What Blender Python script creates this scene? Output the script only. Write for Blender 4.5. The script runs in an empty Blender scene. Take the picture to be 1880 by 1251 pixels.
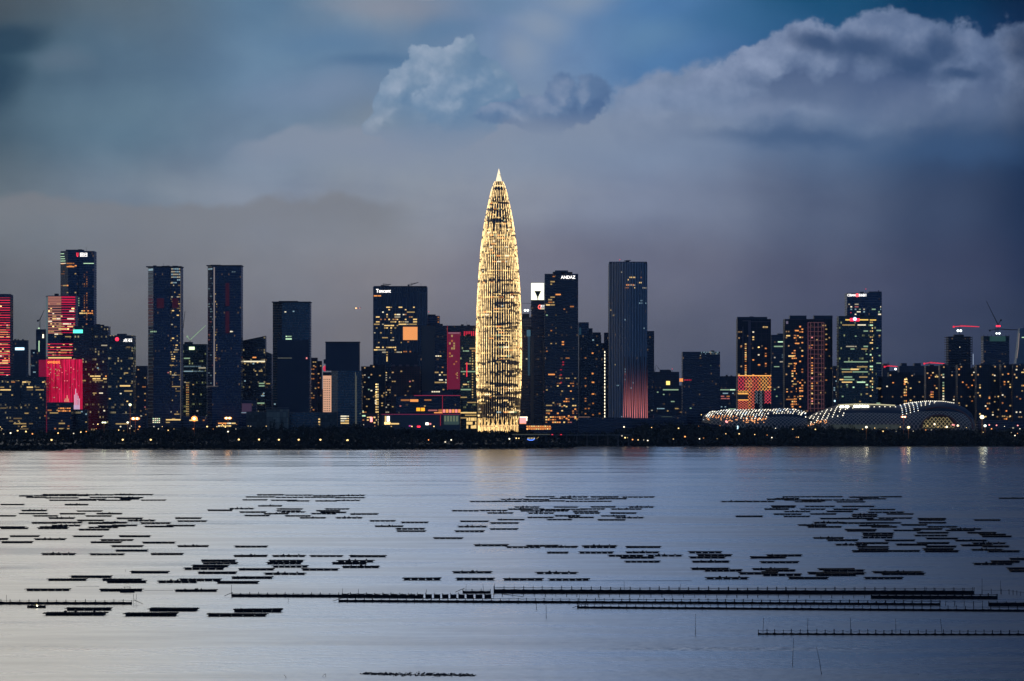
import bpy, bmesh, math, random
from mathutils import Vector, Matrix

S = bpy.context.scene
C = S.collection
F = 6803.0          # focal length in photograph pixels (photo 1880 x 1251)
HC = 73.4           # height of the viewpoint above the water
YH = 727.0          # photograph row of the horizon

# ------------------------------------------------------------------ camera
cd = bpy.data.cameras.new('camera')
cam = bpy.data.objects.new('camera', cd)
C.objects.link(cam)
cam.location = (0, 0, HC)
cam.rotation_euler = (math.radians(90), 0, 0)
cd.sensor_width = 36.0
cd.lens = 36.0 * F / 1880.0
cd.shift_y = (YH - 625.5) / 1880.0
cd.clip_start = 1.0
cd.clip_end = 120000.0
S.camera = cam
S.render.engine = 'CYCLES'
S.cycles.use_denoising = True
S.cycles.max_bounces = 6
S.cycles.diffuse_bounces = 2
S.cycles.glossy_bounces = 3
S.cycles.transparent_max_bounces = 8
S.cycles.sample_clamp_indirect = 3.0
S.cycles.sample_clamp_direct = 0.0
S.cycles.caustics_reflective = False
S.cycles.caustics_refractive = False
S.cycles.pixel_filter_type = 'BLACKMAN_HARRIS'
S.view_settings.view_transform = 'Standard'
S.view_settings.look = 'None'
S.view_settings.exposure = 0.0
S.view_settings.gamma = 1.0
S.view_settings.use_curve_mapping = False


def lin(c):
    return tuple(((v / 255.0) / 12.92 if v <= 10 else (((v / 255.0) + 0.055) / 1.055) ** 2.4) for v in c)


class NT:
    """small helper to write node expressions"""
    def __init__(self, tree):
        self.t = tree
        self.n = tree.nodes
        self.l = tree.links

    def put(self, sock, v):
        if isinstance(v, bpy.types.NodeSocket):
            self.l.new(v, sock)
        elif v is not None:
            if sock.type == 'RGBA' and len(v) == 3:
                v = (*v, 1.0)
            sock.default_value = v

    def m(self, op, a, b=None, c=None, clamp=False):
        nd = self.n.new('ShaderNodeMath')
        nd.operation = op
        nd.use_clamp = clamp
        self.put(nd.inputs[0], a)
        if b is not None:
            self.put(nd.inputs[1], b)
        if c is not None:
            self.put(nd.inputs[2], c)
        return nd.outputs[0]

    def add(self, a, b): return self.m('ADD', a, b)
    def sub(self, a, b): return self.m('SUBTRACT', a, b)
    def mul(self, a, b): return self.m('MULTIPLY', a, b)

    def ss(self, v, a, b, lo=0.0, hi=1.0):
        nd = self.n.new('ShaderNodeMapRange')
        nd.interpolation_type = 'SMOOTHSTEP'
        self.put(nd.inputs[0], v)
        if a > b:
            a, b, lo, hi = b, a, hi, lo
        nd.inputs[1].default_value = a
        nd.inputs[2].default_value = b
        nd.inputs[3].default_value = lo
        nd.inputs[4].default_value = hi
        return nd.outputs[0]

    def xyz(self, x, y, z):
        nd = self.n.new('ShaderNodeCombineXYZ')
        self.put(nd.inputs[0], x); self.put(nd.inputs[1], y); self.put(nd.inputs[2], z)
        return nd.outputs[0]

    def sep(self, v):
        nd = self.n.new('ShaderNodeSeparateXYZ')
        self.put(nd.inputs[0], v)
        return nd.outputs

    def noise(self, vec, scale, detail=4.0, rough=0.5, dist=0.0):
        nd = self.n.new('ShaderNodeTexNoise')
        self.put(nd.inputs['Vector'], vec)
        nd.inputs['Scale'].default_value = scale
        nd.inputs['Detail'].default_value = detail
        nd.inputs['Roughness'].default_value = rough
        nd.inputs['Distortion'].default_value = dist
        return nd.outputs[0]

    def white(self, vec):
        nd = self.n.new('ShaderNodeTexWhiteNoise')
        nd.noise_dimensions = '3D'
        self.put(nd.inputs[0], vec)
        return nd.outputs[0]

    def ramp(self, v, stops, interp='LINEAR'):
        nd = self.n.new('ShaderNodeValToRGB')
        cr = nd.color_ramp
        cr.interpolation = interp
        while len(cr.elements) < len(stops):
            cr.elements.new(0.5)
        for e, (p, c) in zip(cr.elements, stops):
            e.position = p
        for e, (p, c) in zip(cr.elements, stops):
            e.color = (*c[:3], 1.0)
        self.put(nd.inputs[0], v)
        return nd.outputs[0]

    def mix(self, f, a, b, blend='MIX'):
        nd = self.n.new('ShaderNodeMix')
        nd.data_type = 'RGBA'
        nd.blend_type = blend
        self.put(nd.inputs[0], f)
        self.put(nd.inputs[6], a)
        self.put(nd.inputs[7], b)
        return nd.outputs[2]


# ------------------------------------------------------------------ world: dusk sky
def build_world():
    w = bpy.data.worlds.new('World')
    S.world = w
    w.use_nodes = True
    w.node_tree.nodes.clear()
    q = NT(w.node_tree)
    tc = q.n.new('ShaderNodeTexCoord')
    d = tc.outputs['Generated']
    x, y, z = q.sep(d)
    az = q.m('ARCTAN2', x, y)
    el = q.m('ARCSINE', z)
    U0 = q.add(q.mul(az, 6.803), 0.94)
    V0 = q.sub(0.727, q.mul(el, 6.803))
    P = q.xyz(U0, V0, q.mul(y, 2.0))
    # gentle low-frequency warp
    n1 = q.noise(P, 3.0, 5.0, 0.5)
    n2 = q.noise(q.xyz(q.add(U0, 7.3), V0, 1.7), 3.0, 5.0, 0.5)
    U = q.add(U0, q.mul(q.sub(n1, 0.5), 0.16))
    V = q.add(V0, q.mul(q.sub(n2, 0.5), 0.12))

    vs = [-2.4, -1.0, -0.28, 0.0, 0.12, 0.25, 0.37, 0.5, 0.62, 0.73]
    cols = SKY_COLS
    us = [-0.05, 0.22, 0.5, 0.72, 0.95, 1.2, 1.5, 1.72, 1.93]
    vp = q.m('DIVIDE', q.add(V, 2.4), 3.3)
    base = None
    for i, u in enumerate(us):
        stops = [((v + 2.4) / 3.3, lin(c)) for v, c in zip(vs, cols[i])]
        r = q.ramp(vp, stops, 'B_SPLINE' if False else 'EASE')
        if base is None:
            base = r
        else:
            base = q.mix(q.ss(U, us[i - 1], u), base, r)

    # stretched streaks in the decks
    st = q.noise(q.xyz(q.mul(U0, 0.8), q.mul(V0, 1.7), 3.3), 3.0, 6.0, 0.55, 0.8)
    base = q.mix(1.0, base, q.ramp(st, [(0.3, (0.90, 0.91, 0.94)), (0.5, (1, 1, 1)), (0.72, (1.09, 1.07, 1.04))]), 'MULTIPLY')

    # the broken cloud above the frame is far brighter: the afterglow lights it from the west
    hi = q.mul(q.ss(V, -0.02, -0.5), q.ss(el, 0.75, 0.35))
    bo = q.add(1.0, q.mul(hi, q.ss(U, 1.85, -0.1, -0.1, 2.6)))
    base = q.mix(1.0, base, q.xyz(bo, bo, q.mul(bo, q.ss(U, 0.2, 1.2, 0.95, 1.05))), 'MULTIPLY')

    # ---- fluffy warp for cumulus edges
    f1 = q.noise(P, 7.0, 9.0, 0.56)
    f2 = q.noise(q.xyz(q.add(U0, 3.1), q.add(V0, 5.7), 0.4), 7.0, 9.0, 0.56)
    g1 = q.noise(P, 26.0, 6.0, 0.6)
    Uf = q.add(U0, q.add(q.mul(q.sub(f1, 0.5), 0.15), q.mul(q.sub(g1, 0.5), 0.03)))
    Vf = q.add(V0, q.add(q.mul(q.sub(f2, 0.5), 0.13), q.mul(q.sub(g1, 0.5), 0.03)))
    # emboss relief, light from the upper left
    ra = q.noise(q.xyz(U0, V0, 0.9), 11.0, 8.0, 0.55)
    rb = q.noise(q.xyz(q.add(U0, 0.012), q.add(V0, 0.016), 0.9), 11.0, 8.0, 0.55)
    relief = q.mul(q.sub(rb, ra), 3.2)

    def field(blobs, k=0.25, uu=None, vv=None):
        uu = uu or Uf
        vv = vv or Vf
        best = None
        for (cx, cy, rx, ry) in blobs:
            a = q.m('DIVIDE', q.sub(uu, cx), rx)
            b = q.m('DIVIDE', q.sub(vv, cy), ry)
            dd = q.m('SQRT', q.add(q.mul(a, a), q.mul(b, b)))
            best = dd if best is None else q.m('SMOOTH_MIN', best, dd, k)
        return q.sub(1.0, best)

    def shade(f, stops, gain=1.0):
        c = q.ramp(q.m('ADD', f, q.mul(relief, gain), clamp=True), [(p, lin(cc)) for p, cc in stops])
        return c

    base = q.mix(1.0, base, q.ramp(q.add(q.mul(f1, 0.6), q.mul(n1, 0.4)), [(0.34, (0.90, 0.91, 0.93)), (0.5, (1, 1, 1)), (0.66, (1.10, 1.09, 1.07))]), 'MULTIPLY')
    # soft light veils and dark pockets (plain blobs, no hard edge)
    for (blobs, a0, a1, col, amt) in SKY_SOFT:
        f = field(blobs, 0.3, U, V)
        base = q.mix(q.mul(q.ss(f, a0, a1), amt), base, lin(col))
    # decks with a fluffy upper rim
    for (pts, soft, below, col, amt) in SKY_DECKS:
        cr = [((u - pts[0][0]) / (pts[-1][0] - pts[0][0]), (v, v, v)) for u, v in pts]
        e = q.ramp(q.m('DIVIDE', q.sub(U0, pts[0][0]), pts[-1][0] - pts[0][0], clamp=True), cr, 'EASE')
        dv = q.sub(q.add(q.mul(Vf, 0.6), q.mul(V0, 0.4)), e)
        mk = q.mul(q.ss(dv, 0.0, soft), q.ss(dv, below, 0.02))
        mk = q.mul(mk, q.mul(q.ss(U0, pts[0][0], pts[0][0] + 0.12), q.ss(U0, pts[-1][0], pts[-1][0] - 0.12)))
        base = q.mix(q.mul(mk, amt), base, lin(col))
    Ul = q.sub(Uf, 0.016); Vl = q.sub(Vf, 0.022)
    for (blobs, soft, (dark, mid, lit_), fade, A, gain, amt) in SKY_CUMULUS:
        f = field(blobs)
        fl = field(blobs, 0.25, Ul, Vl)
        al = q.mul(q.ss(f, 0.0, soft), q.mul(q.ss(V, fade[1], fade[0]), amt))
        sh = q.m('ADD', q.mul(q.sub(f, fl), A), q.add(0.18, q.mul(relief, gain)), clamp=True)
        col = q.ramp(sh, [(0.0, lin(dark)), (0.38, lin(mid)), (0.9, lin(lit_))])
        base = q.mix(al, base, col)
    for (blobs, a0, a1, col, amt) in SKY_OVER:
        f = field(blobs, 0.3, q.add(q.mul(Uf, 0.5), q.mul(U, 0.5)), q.add(q.mul(Vf, 0.5), q.mul(V, 0.5)))
        base = q.mix(q.mul(q.ss(f, a0, a1), amt), base, lin(col))

    # twilight sky model behind the viewer and towards the zenith
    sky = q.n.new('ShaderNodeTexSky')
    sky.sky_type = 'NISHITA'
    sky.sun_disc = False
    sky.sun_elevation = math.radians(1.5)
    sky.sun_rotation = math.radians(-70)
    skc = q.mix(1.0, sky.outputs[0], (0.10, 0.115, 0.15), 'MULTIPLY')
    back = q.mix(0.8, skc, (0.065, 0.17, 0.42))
    # afterglow band low in the west (left of the view)
    ga = q.m('POWER', q.m('MAXIMUM', q.m('COSINE', q.add(az, 1.45)), 0.0), 6.0)
    ge = q.ss(el, 0.9, 0.05)
    front = q.ss(y, 0.35, 0.93)
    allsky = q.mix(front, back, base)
    glow = q.mul(q.mul(ga, ge), 1.0)
    allsky = q.mix(glow, allsky, (0.62, 0.66, 0.60))
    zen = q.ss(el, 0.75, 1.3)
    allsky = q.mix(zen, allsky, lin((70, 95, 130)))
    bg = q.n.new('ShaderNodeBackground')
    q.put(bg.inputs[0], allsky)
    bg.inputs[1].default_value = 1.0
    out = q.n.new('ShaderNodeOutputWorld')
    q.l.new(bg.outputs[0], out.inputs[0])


# sky colours by column (photo x 0 .. 1880) and row
SKY_COLS = [
    # V: -2.4 -1.2 -.45  0  .12 .25 .37 .5 .62 .73
    [(238, 227, 213), (239, 232, 222), (182, 185, 190), (72, 83, 94), (53, 79, 98), (68, 89, 108), (104, 116, 127), (104, 107, 116), (90, 93, 99), (75, 77, 84)],
    [(246, 237, 223), (249, 242, 232), (195, 198, 203), (91, 108, 125), (87, 113, 138), (92, 118, 142), (119, 133, 152), (119, 122, 133), (104, 105, 112), (88, 89, 96)],
    [(220, 229, 241), (222, 234, 252), (189, 207, 230), (91, 122, 153), (104, 133, 163), (116, 137, 161), (133, 143, 162), (124, 127, 138), (112, 112, 122), (95, 96, 105)],
    [(211, 224, 241), (211, 227, 252), (181, 204, 235), (127, 142, 161), (99, 131, 163), (132, 145, 158), (140, 147, 158), (127, 126, 133), (113, 112, 118), (93, 95, 106)],
    [(194, 212, 239), (193, 213, 246), (169, 196, 235), (113, 140, 171), (118, 142, 171), (127, 146, 168), (138, 145, 158), (117, 118, 131), (104, 105, 114), (86, 90, 104)],
    [(173, 193, 229), (166, 191, 233), (142, 178, 227), (82, 125, 167), (82, 123, 165), (121, 140, 165), (123, 134, 154), (104, 108, 125), (94, 97, 110), (78, 84, 99)],
    [(128, 146, 181), (120, 142, 181), (91, 135, 185), (30, 81, 117), (46, 89, 133), (86, 109, 139), (87, 99, 122), (80, 85, 106), (76, 81, 98), (62, 71, 90)],
    [(77, 97, 137), (71, 95, 137), (47, 91, 143), (12, 55, 89), (30, 67, 109), (51, 77, 110), (59, 73, 99), (61, 69, 93), (59, 66, 86), (49, 58, 79)],
    [(42, 60, 97), (37, 59, 98), (21, 55, 101), (8, 31, 57), (18, 45, 83), (27, 53, 86), (35, 51, 78), (41, 51, 76), (41, 50, 70), (34, 43, 64)],
]
SKY_SOFT = [
    ([(0.02, 0.09, 0.09, 0.05), (0.0, 0.16, 0.09, 0.08)], 0.0, 0.7, (38, 64, 86), 0.75),
    ([(0.11, 0.13, 0.07, 0.04)], 0.0, 0.9, (100, 118, 136), 0.5),
    ([(0.775, -0.012, 0.05, 0.014)], 0.0, 0.8, (215, 200, 194), 0.9),
    ([(0.70, 0.01, 0.16, 0.03)], 0.0, 0.9, (140, 144, 158), 0.5),
    ([(0.62, 0.07, 0.16, 0.04), (0.80, 0.06, 0.14, 0.035)], 0.0, 0.9, (88, 124, 160), 0.55),
    ([(0.66, 0.108, 0.14, 0.022)], 0.0, 0.9, (76, 110, 146), 0.6),
    ([(0.58, 0.16, 0.2, 0.07)], 0.0, 1.0, (124, 142, 168), 0.65),
    ([(0.965, 0.11, 0.07, 0.07), (1.0, 0.05, 0.08, 0.06), (1.05, 0.0, 0.1, 0.05)], 0.0, 1.0, (136, 152, 174), 0.75),
    ([(0.92, 0.02, 0.09, 0.035)], 0.0, 0.9, (100, 130, 160), 0.5),
    ([(1.35, 0.05, 0.2, 0.06)], 0.0, 0.9, (56, 104, 146), 0.5),
    ([(1.18, 0.07, 0.12, 0.06)], 0.0, 1.0, (104, 140, 172), 0.5),
    ([(1.0, 0.24, 0.45, 0.07), (0.62, 0.27, 0.3, 0.05)], 0.0, 1.0, (128, 142, 165), 0.55),
]
SKY_DECKS = [
    ([(-0.3, 0.365), (0.1, 0.362), (0.3, 0.37), (0.42, 0.368), (0.5, 0.352), (0.62, 0.352), (0.8, 0.36)], 0.02, 0.16, (124, 127, 134), 0.75),
    ([(0.38, 0.29), (0.45, 0.258), (0.55, 0.232), (0.64, 0.222), (0.72, 0.235), (0.9, 0.24), (1.0, 0.24)], 0.02, 0.13, (136, 147, 165), 0.75),
    ([(0.6, 0.25), (0.85, 0.225), (0.94, 0.205), (1.1, 0.2), (1.2, 0.19), (1.4, 0.19)], 0.03, 0.16, (130, 143, 165), 0.6),
]
SKY_CUMULUS = [
    # soft shoulder bank reaching right
    ([(1.23, 0.22, 0.11, 0.10), (1.36, 0.23, 0.22, 0.12), (1.50, 0.24, 0.24, 0.15), (1.68, 0.24, 0.28, 0.16), (1.92, 0.22, 0.18, 0.16)],
     0.22, ((98, 117, 150), (120, 136, 163), (148, 161, 186)), (0.13, 0.31), 1.6, 0.3, 0.9),
    # centre cumulus
    ([(0.742, 0.175, 0.055, 0.060), (0.735, 0.22, 0.06, 0.06), (0.795, 0.130, 0.055, 0.055), (0.845, 0.125, 0.056, 0.065),
      (0.885, 0.170, 0.06, 0.07), (0.81, 0.215, 0.12, 0.09), (0.70, 0.23, 0.04, 0.03)],
     0.11, ((102, 132, 164), (116, 142, 170), (156, 171, 192)), (0.17, 0.30), 0.9, 0.5, 1.0),
    ([(0.85, 0.160, 0.062, 0.055), (0.885, 0.20, 0.07, 0.06), (0.825, 0.20, 0.05, 0.06)],
     0.14, ((98, 130, 164), (112, 140, 170), (154, 170, 192)), (0.17, 0.27), 0.8, 0.5, 0.9),
    # small darker cumulus right of it
    ([(0.95, 0.225, 0.10, 0.025), (1.02, 0.180, 0.045, 0.045), (1.075, 0.192, 0.062, 0.045), (0.99, 0.205, 0.07, 0.035)],
     0.22, ((78, 106, 146), (92, 119, 156), (144, 158, 183)), (0.185, 0.27), 0.7, 0.3, 0.95),
    # right bank top with its pale rim
    ([(1.42, 0.145, 0.10, 0.06), (1.50, 0.13, 0.12, 0.09), (1.63, 0.13, 0.15, 0.11), (1.75, 0.15, 0.10, 0.10), (1.90, 0.16, 0.12, 0.11), (1.34, 0.185, 0.12, 0.06)],
     0.16, ((76, 96, 132), (100, 119, 152), (140, 155, 184)), (0.11, 0.25), 1.4, 0.35, 1.0),
]
SKY_OVER = [
    ([(1.50, 0.085, 0.07, 0.03), (1.58, 0.09, 0.11, 0.042), (1.67, 0.11, 0.10, 0.045), (1.73, 0.09, 0.06, 0.045), (1.76, 0.135, 0.08, 0.025)], 0.0, 0.85, (48, 74, 112), 0.85),
    ([(1.89, 0.09, 0.07, 0.04)], 0.0, 0.9, (26, 48, 82), 0.6),
    ([(1.94, 0.2, 0.16, 0.45)], 0.0, 1.0, (18, 42, 76), 0.65),
    ([(1.48, 0.255, 0.3, 0.03), (1.75, 0.28, 0.25, 0.04)], 0.0, 1.0, (58, 86, 124), 0.6),
    ([(1.40, 0.205, 0.22, 0.025)], 0.0, 1.0, (132, 147, 175), 0.4),
]
build_world()

# a very weak, wide sun: the afterglow in the west (left of the view)
sd = bpy.data.lights.new('afterglow_sun', 'SUN')
sd.energy = 0.12
sd.angle = math.radians(25)
sd.color = (1.0, 0.86, 0.72)
so = bpy.data.objects.new('afterglow_sun', sd)
C.objects.link(so)
so.rotation_euler = Vector((-0.94, -0.1, 0.12)).to_track_quat('Z', 'Y').to_euler()

# ------------------------------------------------------------------ helpers
R = random.Random(11)
COUNT = {}


def wx(px, d): return (px - 940.0) * d / F
def wz(py, d): return HC + (YH - py) * d / F
def dist(py): return F * HC / (py - YH)


def mesh(name, verts, faces, mats=(), midx=None, smooth=False):
    me = bpy.data.meshes.new(name)
    me.from_pydata(verts, [], faces)
    for m in mats:
        me.materials.append(m)
    if midx:
        me.polygons.foreach_set('material_index', midx)
    if smooth:
        me.polygons.foreach_set('use_smooth', [True] * len(me.polygons))
    me.update()
    return me


def link(name, data, parent=None, loc=None, rz=None):
    o = bpy.data.objects.new(name, data)
    C.objects.link(o)
    if parent is not None:
        o.parent = parent
    if loc is not None:
        o.location = loc
    if rz:
        o.rotation_euler = (0, 0, rz)
    return o


def tag(o, label=None, cat=None, group=None, kind=None):
    if label: o['label'] = label
    if cat: o['category'] = cat
    if group: o['group'] = group
    if kind: o['kind'] = kind
    return o


def thing(name, label, cat, loc, group=None):
    return tag(link(name, None, None, loc), label, cat, group)


class MB:
    """collects shapes into one mesh"""
    def __init__(self):
        self.v = []; self.f = []; self.mi = []

    def box(self, x0, x1, y0, y1, z0, z1, mi=0):
        n = len(self.v)
        self.v += [(x0, y0, z0), (x1, y0, z0), (x1, y1, z0), (x0, y1, z0), (x0, y0, z1), (x1, y0, z1), (x1, y1, z1), (x0, y1, z1)]
        self.f += [(n, n+3, n+2, n+1), (n+4, n+5, n+6, n+7), (n, n+1, n+5, n+4), (n+1, n+2, n+6, n+5), (n+2, n+3, n+7, n+6), (n+3, n, n+4, n+7)]
        self.mi += [mi] * 6

    def obox(self, c, ang, w, dep, h, mi=0):
        """box centred at c, turned by ang round z"""
        ca, sa = math.cos(ang), math.sin(ang)
        n = len(self.v)
        for dz in (-h/2, h/2):
            for dx, dy in ((-w/2, -dep/2), (w/2, -dep/2), (w/2, dep/2), (-w/2, dep/2)):
                self.v.append((c[0] + dx*ca - dy*sa, c[1] + dx*sa + dy*ca, c[2] + dz))
        self.f += [(n, n+3, n+2, n+1), (n+4, n+5, n+6, n+7), (n, n+1, n+5, n+4), (n+1, n+2, n+6, n+5), (n+2, n+3, n+7, n+6), (n+3, n, n+4, n+7)]
        self.mi += [mi] * 6

    def tube(self, pts, r, seg=5, mi=0, taper=None):
        n0 = len(self.v)
        P = [Vector(p) for p in pts]
        for i, p in enumerate(P):
            t = (P[min(i+1, len(P)-1)] - P[max(i-1, 0)]).normalized()
            a = Vector((0, 0, 1)) if abs(t.z) < 0.9 else Vector((0, 1, 0))
            u = t.cross(a).normalized(); w = t.cross(u)
            rr = r if taper is None else r + (taper - r) * i / (len(P) - 1)
            for k in range(seg):
                an = 2*math.pi*k/seg
                self.v.append(tuple(p + (u*math.cos(an) + w*math.sin(an))*rr))
        for i in range(len(P)-1):
            for k in range(seg):
                a = n0 + i*seg + k; b = n0 + i*seg + (k+1) % seg
                self.f.append((a, b, b+seg, a+seg)); self.mi.append(mi)
        self.f.append(tuple(n0 + k for k in range(seg))[::-1]); self.mi.append(mi)
        self.f.append(tuple(n0 + (len(P)-1)*seg + k for k in range(seg))); self.mi.append(mi)

    def ball(self, c, r, mi=0, seg=8, rings=5, rz=None):
        n0 = len(self.v)
        rz = rz or r
        self.v.append((c[0], c[1], c[2]-rz))
        for i in range(1, rings):
            a = -math.pi/2 + math.pi*i/rings
            for k in range(seg):
                b = 2*math.pi*k/seg
                self.v.append((c[0]+r*math.cos(a)*math.cos(b), c[1]+r*math.cos(a)*math.sin(b), c[2]+rz*math.sin(a)))
        self.v.append((c[0], c[1], c[2]+rz))
        top = len(self.v)-1
        for k in range(seg):
            self.f.append((n0, n0+1+(k+1) % seg, n0+1+k)); self.mi.append(mi)
            e = n0+1+(rings-2)*seg
            self.f.append((e+k, e+(k+1) % seg, top)); self.mi.append(mi)
        for i in range(rings-2):
            for k in range(seg):
                a = n0+1+i*seg+k; b = n0+1+i*seg+(k+1) % seg
                self.f.append((a, b, b+seg, a+seg)); self.mi.append(mi)

    def prism(self, poly, z0, z1, mi=0, z1s=None):
        n0 = len(self.v); k = len(poly)
        for x, y in poly: self.v.append((x, y, z0))
        for i, (x, y) in enumerate(poly): self.v.append((x, y, z1s[i] if z1s else z1))
        self.f.append(tuple(range(n0+k-1, n0-1, -1))); self.f.append(tuple(range(n0+k, n0+2*k)))
        for i in range(k):
            j = (i+1) % k
            self.f.append((n0+i, n0+j, n0+k+j, n0+k+i))
        self.mi += [mi] * (k+2)

    def make(self, name, mats, parent=None, loc=None, smooth=False, rz=None):
        if not isinstance(mats, (list, tuple)): mats = [mats]
        return link(name, mesh(name, self.v, self.f, mats, self.mi if len(mats) > 1 else None, smooth), parent, loc, rz)


MATS = {}


def principled(name, base, rough=0.5, metal=0.0, ior=1.45, noise=0.0, scale=0.2):
    if name in MATS: return MATS[name]
    m = bpy.data.materials.new(name)
    m.use_nodes = True
    q = NT(m.node_tree)
    b = q.n['Principled BSDF']
    b.inputs['Roughness'].default_value = rough
    b.inputs['Metallic'].default_value = metal
    b.inputs['IOR'].default_value = ior
    b.inputs['Base Color'].default_value = (*base, 1)
    if noise:
        tc = q.n.new('ShaderNodeTexCoord')
        n = q.noise(tc.outputs['Object'], scale, 5.0, 0.6)
        c = q.ramp(n, [(0.25, tuple(v*(1-noise) for v in base)), (0.75, tuple(min(1, v*(1+noise)) for v in base))])
        q.put(b.inputs['Base Color'], c)
        q.put(b.inputs['Roughness'], q.ss(n, 0.2, 0.8, max(0, rough-0.15), min(1, rough+0.15)))
    MATS[name] = m
    return m


def emit(name, col, strength):
    if name in MATS: return MATS[name]
    m = bpy.data.materials.new(name)
    m.use_nodes = True
    q = NT(m.node_tree)
    b = q.n['Principled BSDF']
    b.inputs['Base Color'].default_value = (0.02, 0.02, 0.02, 1)
    b.inputs['Emission Color'].default_value = (*col, 1)
    b.inputs['Emission Strength'].default_value = strength
    b.inputs['Roughness'].default_value = 0.4
    m.cycles.emission_sampling = 'NONE'
    MATS[name] = m
    return m


PAL = {
    'Y': (1.0, 0.66, 0.24), 'O': (1.0, 0.36, 0.09), 'W': (1.0, 0.88, 0.62), 'G': (0.62, 0.95, 0.60),
    'C': (0.55, 0.85, 1.0), 'R': (1.0, 0.03, 0.07), 'P': (1.0, 0.30, 0.28), 'M': (0.9, 0.1, 0.5),
}
LEV = {1: 0.13, 2: 0.38, 3: 1.0, 4: 2.2}


def lit(code):
    """'Y3' = colour Y at level 3"""
    return emit('lit_' + {'Y': 'yellow', 'O': 'orange', 'W': 'warm_white', 'G': 'greenish', 'C': 'cool_white', 'R': 'red', 'P': 'salmon', 'M': 'magenta'}[code[0]] + '_' + code[1],
                PAL[code[0]], LEV[int(code[1])])


def facade(name, glass, span, fh=4.0, bay=1.8, rough=0.18, ior=1.6, band=0.28, mull=0.12, dim=0.0, dimcol=(1, .6, .25), dims=0.12, metal=0.0):
    """curtain wall: UV is in metres (u along the wall, v height)"""
    if name in MATS: return MATS[name]
    m = bpy.data.materials.new(name)
    m.use_nodes = True
    q = NT(m.node_tree)
    b = q.n['Principled BSDF']
    uv = q.n.new('ShaderNodeUVMap'); uv.uv_map = 'UVMap'
    u, v, _ = q.sep(uv.outputs[0])
    fu = q.m('DIVIDE', u, bay); fv = q.m('DIVIDE', v, fh)
    iu = q.m('FLOOR', fu); iv = q.m('FLOOR', fv)
    ru = q.m('FRACT', fu); rv = q.m('FRACT', fv)
    h = q.white(q.xyz(iu, iv, 1.3))
    hf = q.white(q.xyz(iv, 0.5, 7.7))
    isband = q.m('LESS_THAN', rv, band)
    ismul = q.m('LESS_THAN', ru, mull)
    g = q.mix(h, tuple(c*0.55 for c in glass), tuple(c*1.5 for c in glass))
    col = q.mix(q.m('MAXIMUM', isband, ismul), g, span)
    big = q.noise(q.xyz(u, v, 0.0), 0.02, 3.0, 0.5)
    col = q.mix(1.0, col, q.ramp(big, [(0.3, (0.75, 0.75, 0.75)), (0.7, (1.25, 1.25, 1.25))]), 'MULTIPLY')
    q.put(b.inputs['Base Color'], col)
    q.put(b.inputs['Roughness'], q.m('ADD', rough, q.mul(q.m('MAXIMUM', isband, ismul), 0.3)))
    b.inputs['IOR'].default_value = ior
    b.inputs['Metallic'].default_value = metal
    if dim > 0:
        inw = q.mul(q.sub(1.0, isband), q.sub(1.0, ismul))
        onn = q.mul(inw, q.m('LESS_THAN', h, q.mul(q.ss(hf, 0.3, 0.95), dim*1.6)))
        h2 = q.white(q.xyz(iu, iv, 9.1))
        b.inputs['Emission Color'].default_value = (*dimcol, 1)
        q.put(b.inputs['Emission Strength'], q.mul(onn, q.mul(h2, dims)))
        m.cycles.emission_sampling = 'NONE'
    MATS[name] = m
    return m


def walls(name, poly, z0, z1, mat, roofmat, parent, z1s=None):
    """extruded footprint with UV in metres; poly counter-clockwise seen from above"""
    mb = MB(); mb.prism(poly, z0, z1, 0, z1s)
    mb.mi[0] = 1; mb.mi[1] = 1
    me = mesh(name, mb.v, mb.f, [mat, roofmat], mb.mi)
    uvl = me.uv_layers.new(name='UVMap')
    k = len(poly)
    per = [0.0]
    for i in range(k):
        a, b2 = poly[i], poly[(i+1) % k]
        per.append(per[-1] + math.hypot(b2[0]-a[0], b2[1]-a[1]))
    for p in me.polygons:
        for li in p.loop_indices:
            vi = me.loops[li].vertex_index
            if p.index < 2:
                uvl.data[li].uv = (0.05, 0.05)
            else:
                i = p.index - 2
                u = per[i] if vi % k == i else per[i+1]
                uvl.data[li].uv = (u, me.vertices[vi].co.z)
    return link(name, me, parent)


UNIT = {}


def unit_box(mat):
    if mat.name not in UNIT:
        mb = MB(); mb.box(-.5, .5, -.5, .5, -.5, .5)
        UNIT[mat.name] = mesh('window', mb.v, mb.f, [mat])
    return UNIT[mat.name]


NWIN = [0]


def add_windows(root, entries, cap=100, name='window', rest='windows'):
    """entries: (x,y,z, angle, w, h, code). The largest become parts, the remainder one part."""
    lv = {'1': .3, '2': .7, '3': 1.2, '4': 2.0}
    entries.sort(key=lambda e: -e[4]*e[5]*lv[e[6][1]])
    for e in entries[:cap]:
        o = link(name, unit_box(lit(e[6])), root, (e[0], e[1], e[2]))
        o.rotation_euler = (0, 0, e[3]); o.scale = (e[4], 0.5, e[5])
        NWIN[0] += 1
    if len(entries) > cap:
        mb = MB(); codes = sorted({e[6] for e in entries[cap:]})
        for e in entries[cap:]:
            mb.obox((e[0], e[1], e[2]), e[3], e[4], 0.5, e[5], codes.index(e[6]))
        o = mb.make(rest, [lit(c) for c in codes], root)
        if len(codes) == 1: pass
        o['kind'] = 'stuff'


def pick(rng, s):
    """'Y3:3 O2:1' weighted"""
    it = [(a.split(':')[0], float(a.split(':')[1])) for a in s.split()]
    t = rng.random()*sum(w for _, w in it)
    for c, w in it:
        t -= w
        if t <= 0: return c
    return it[-1][0]


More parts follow.
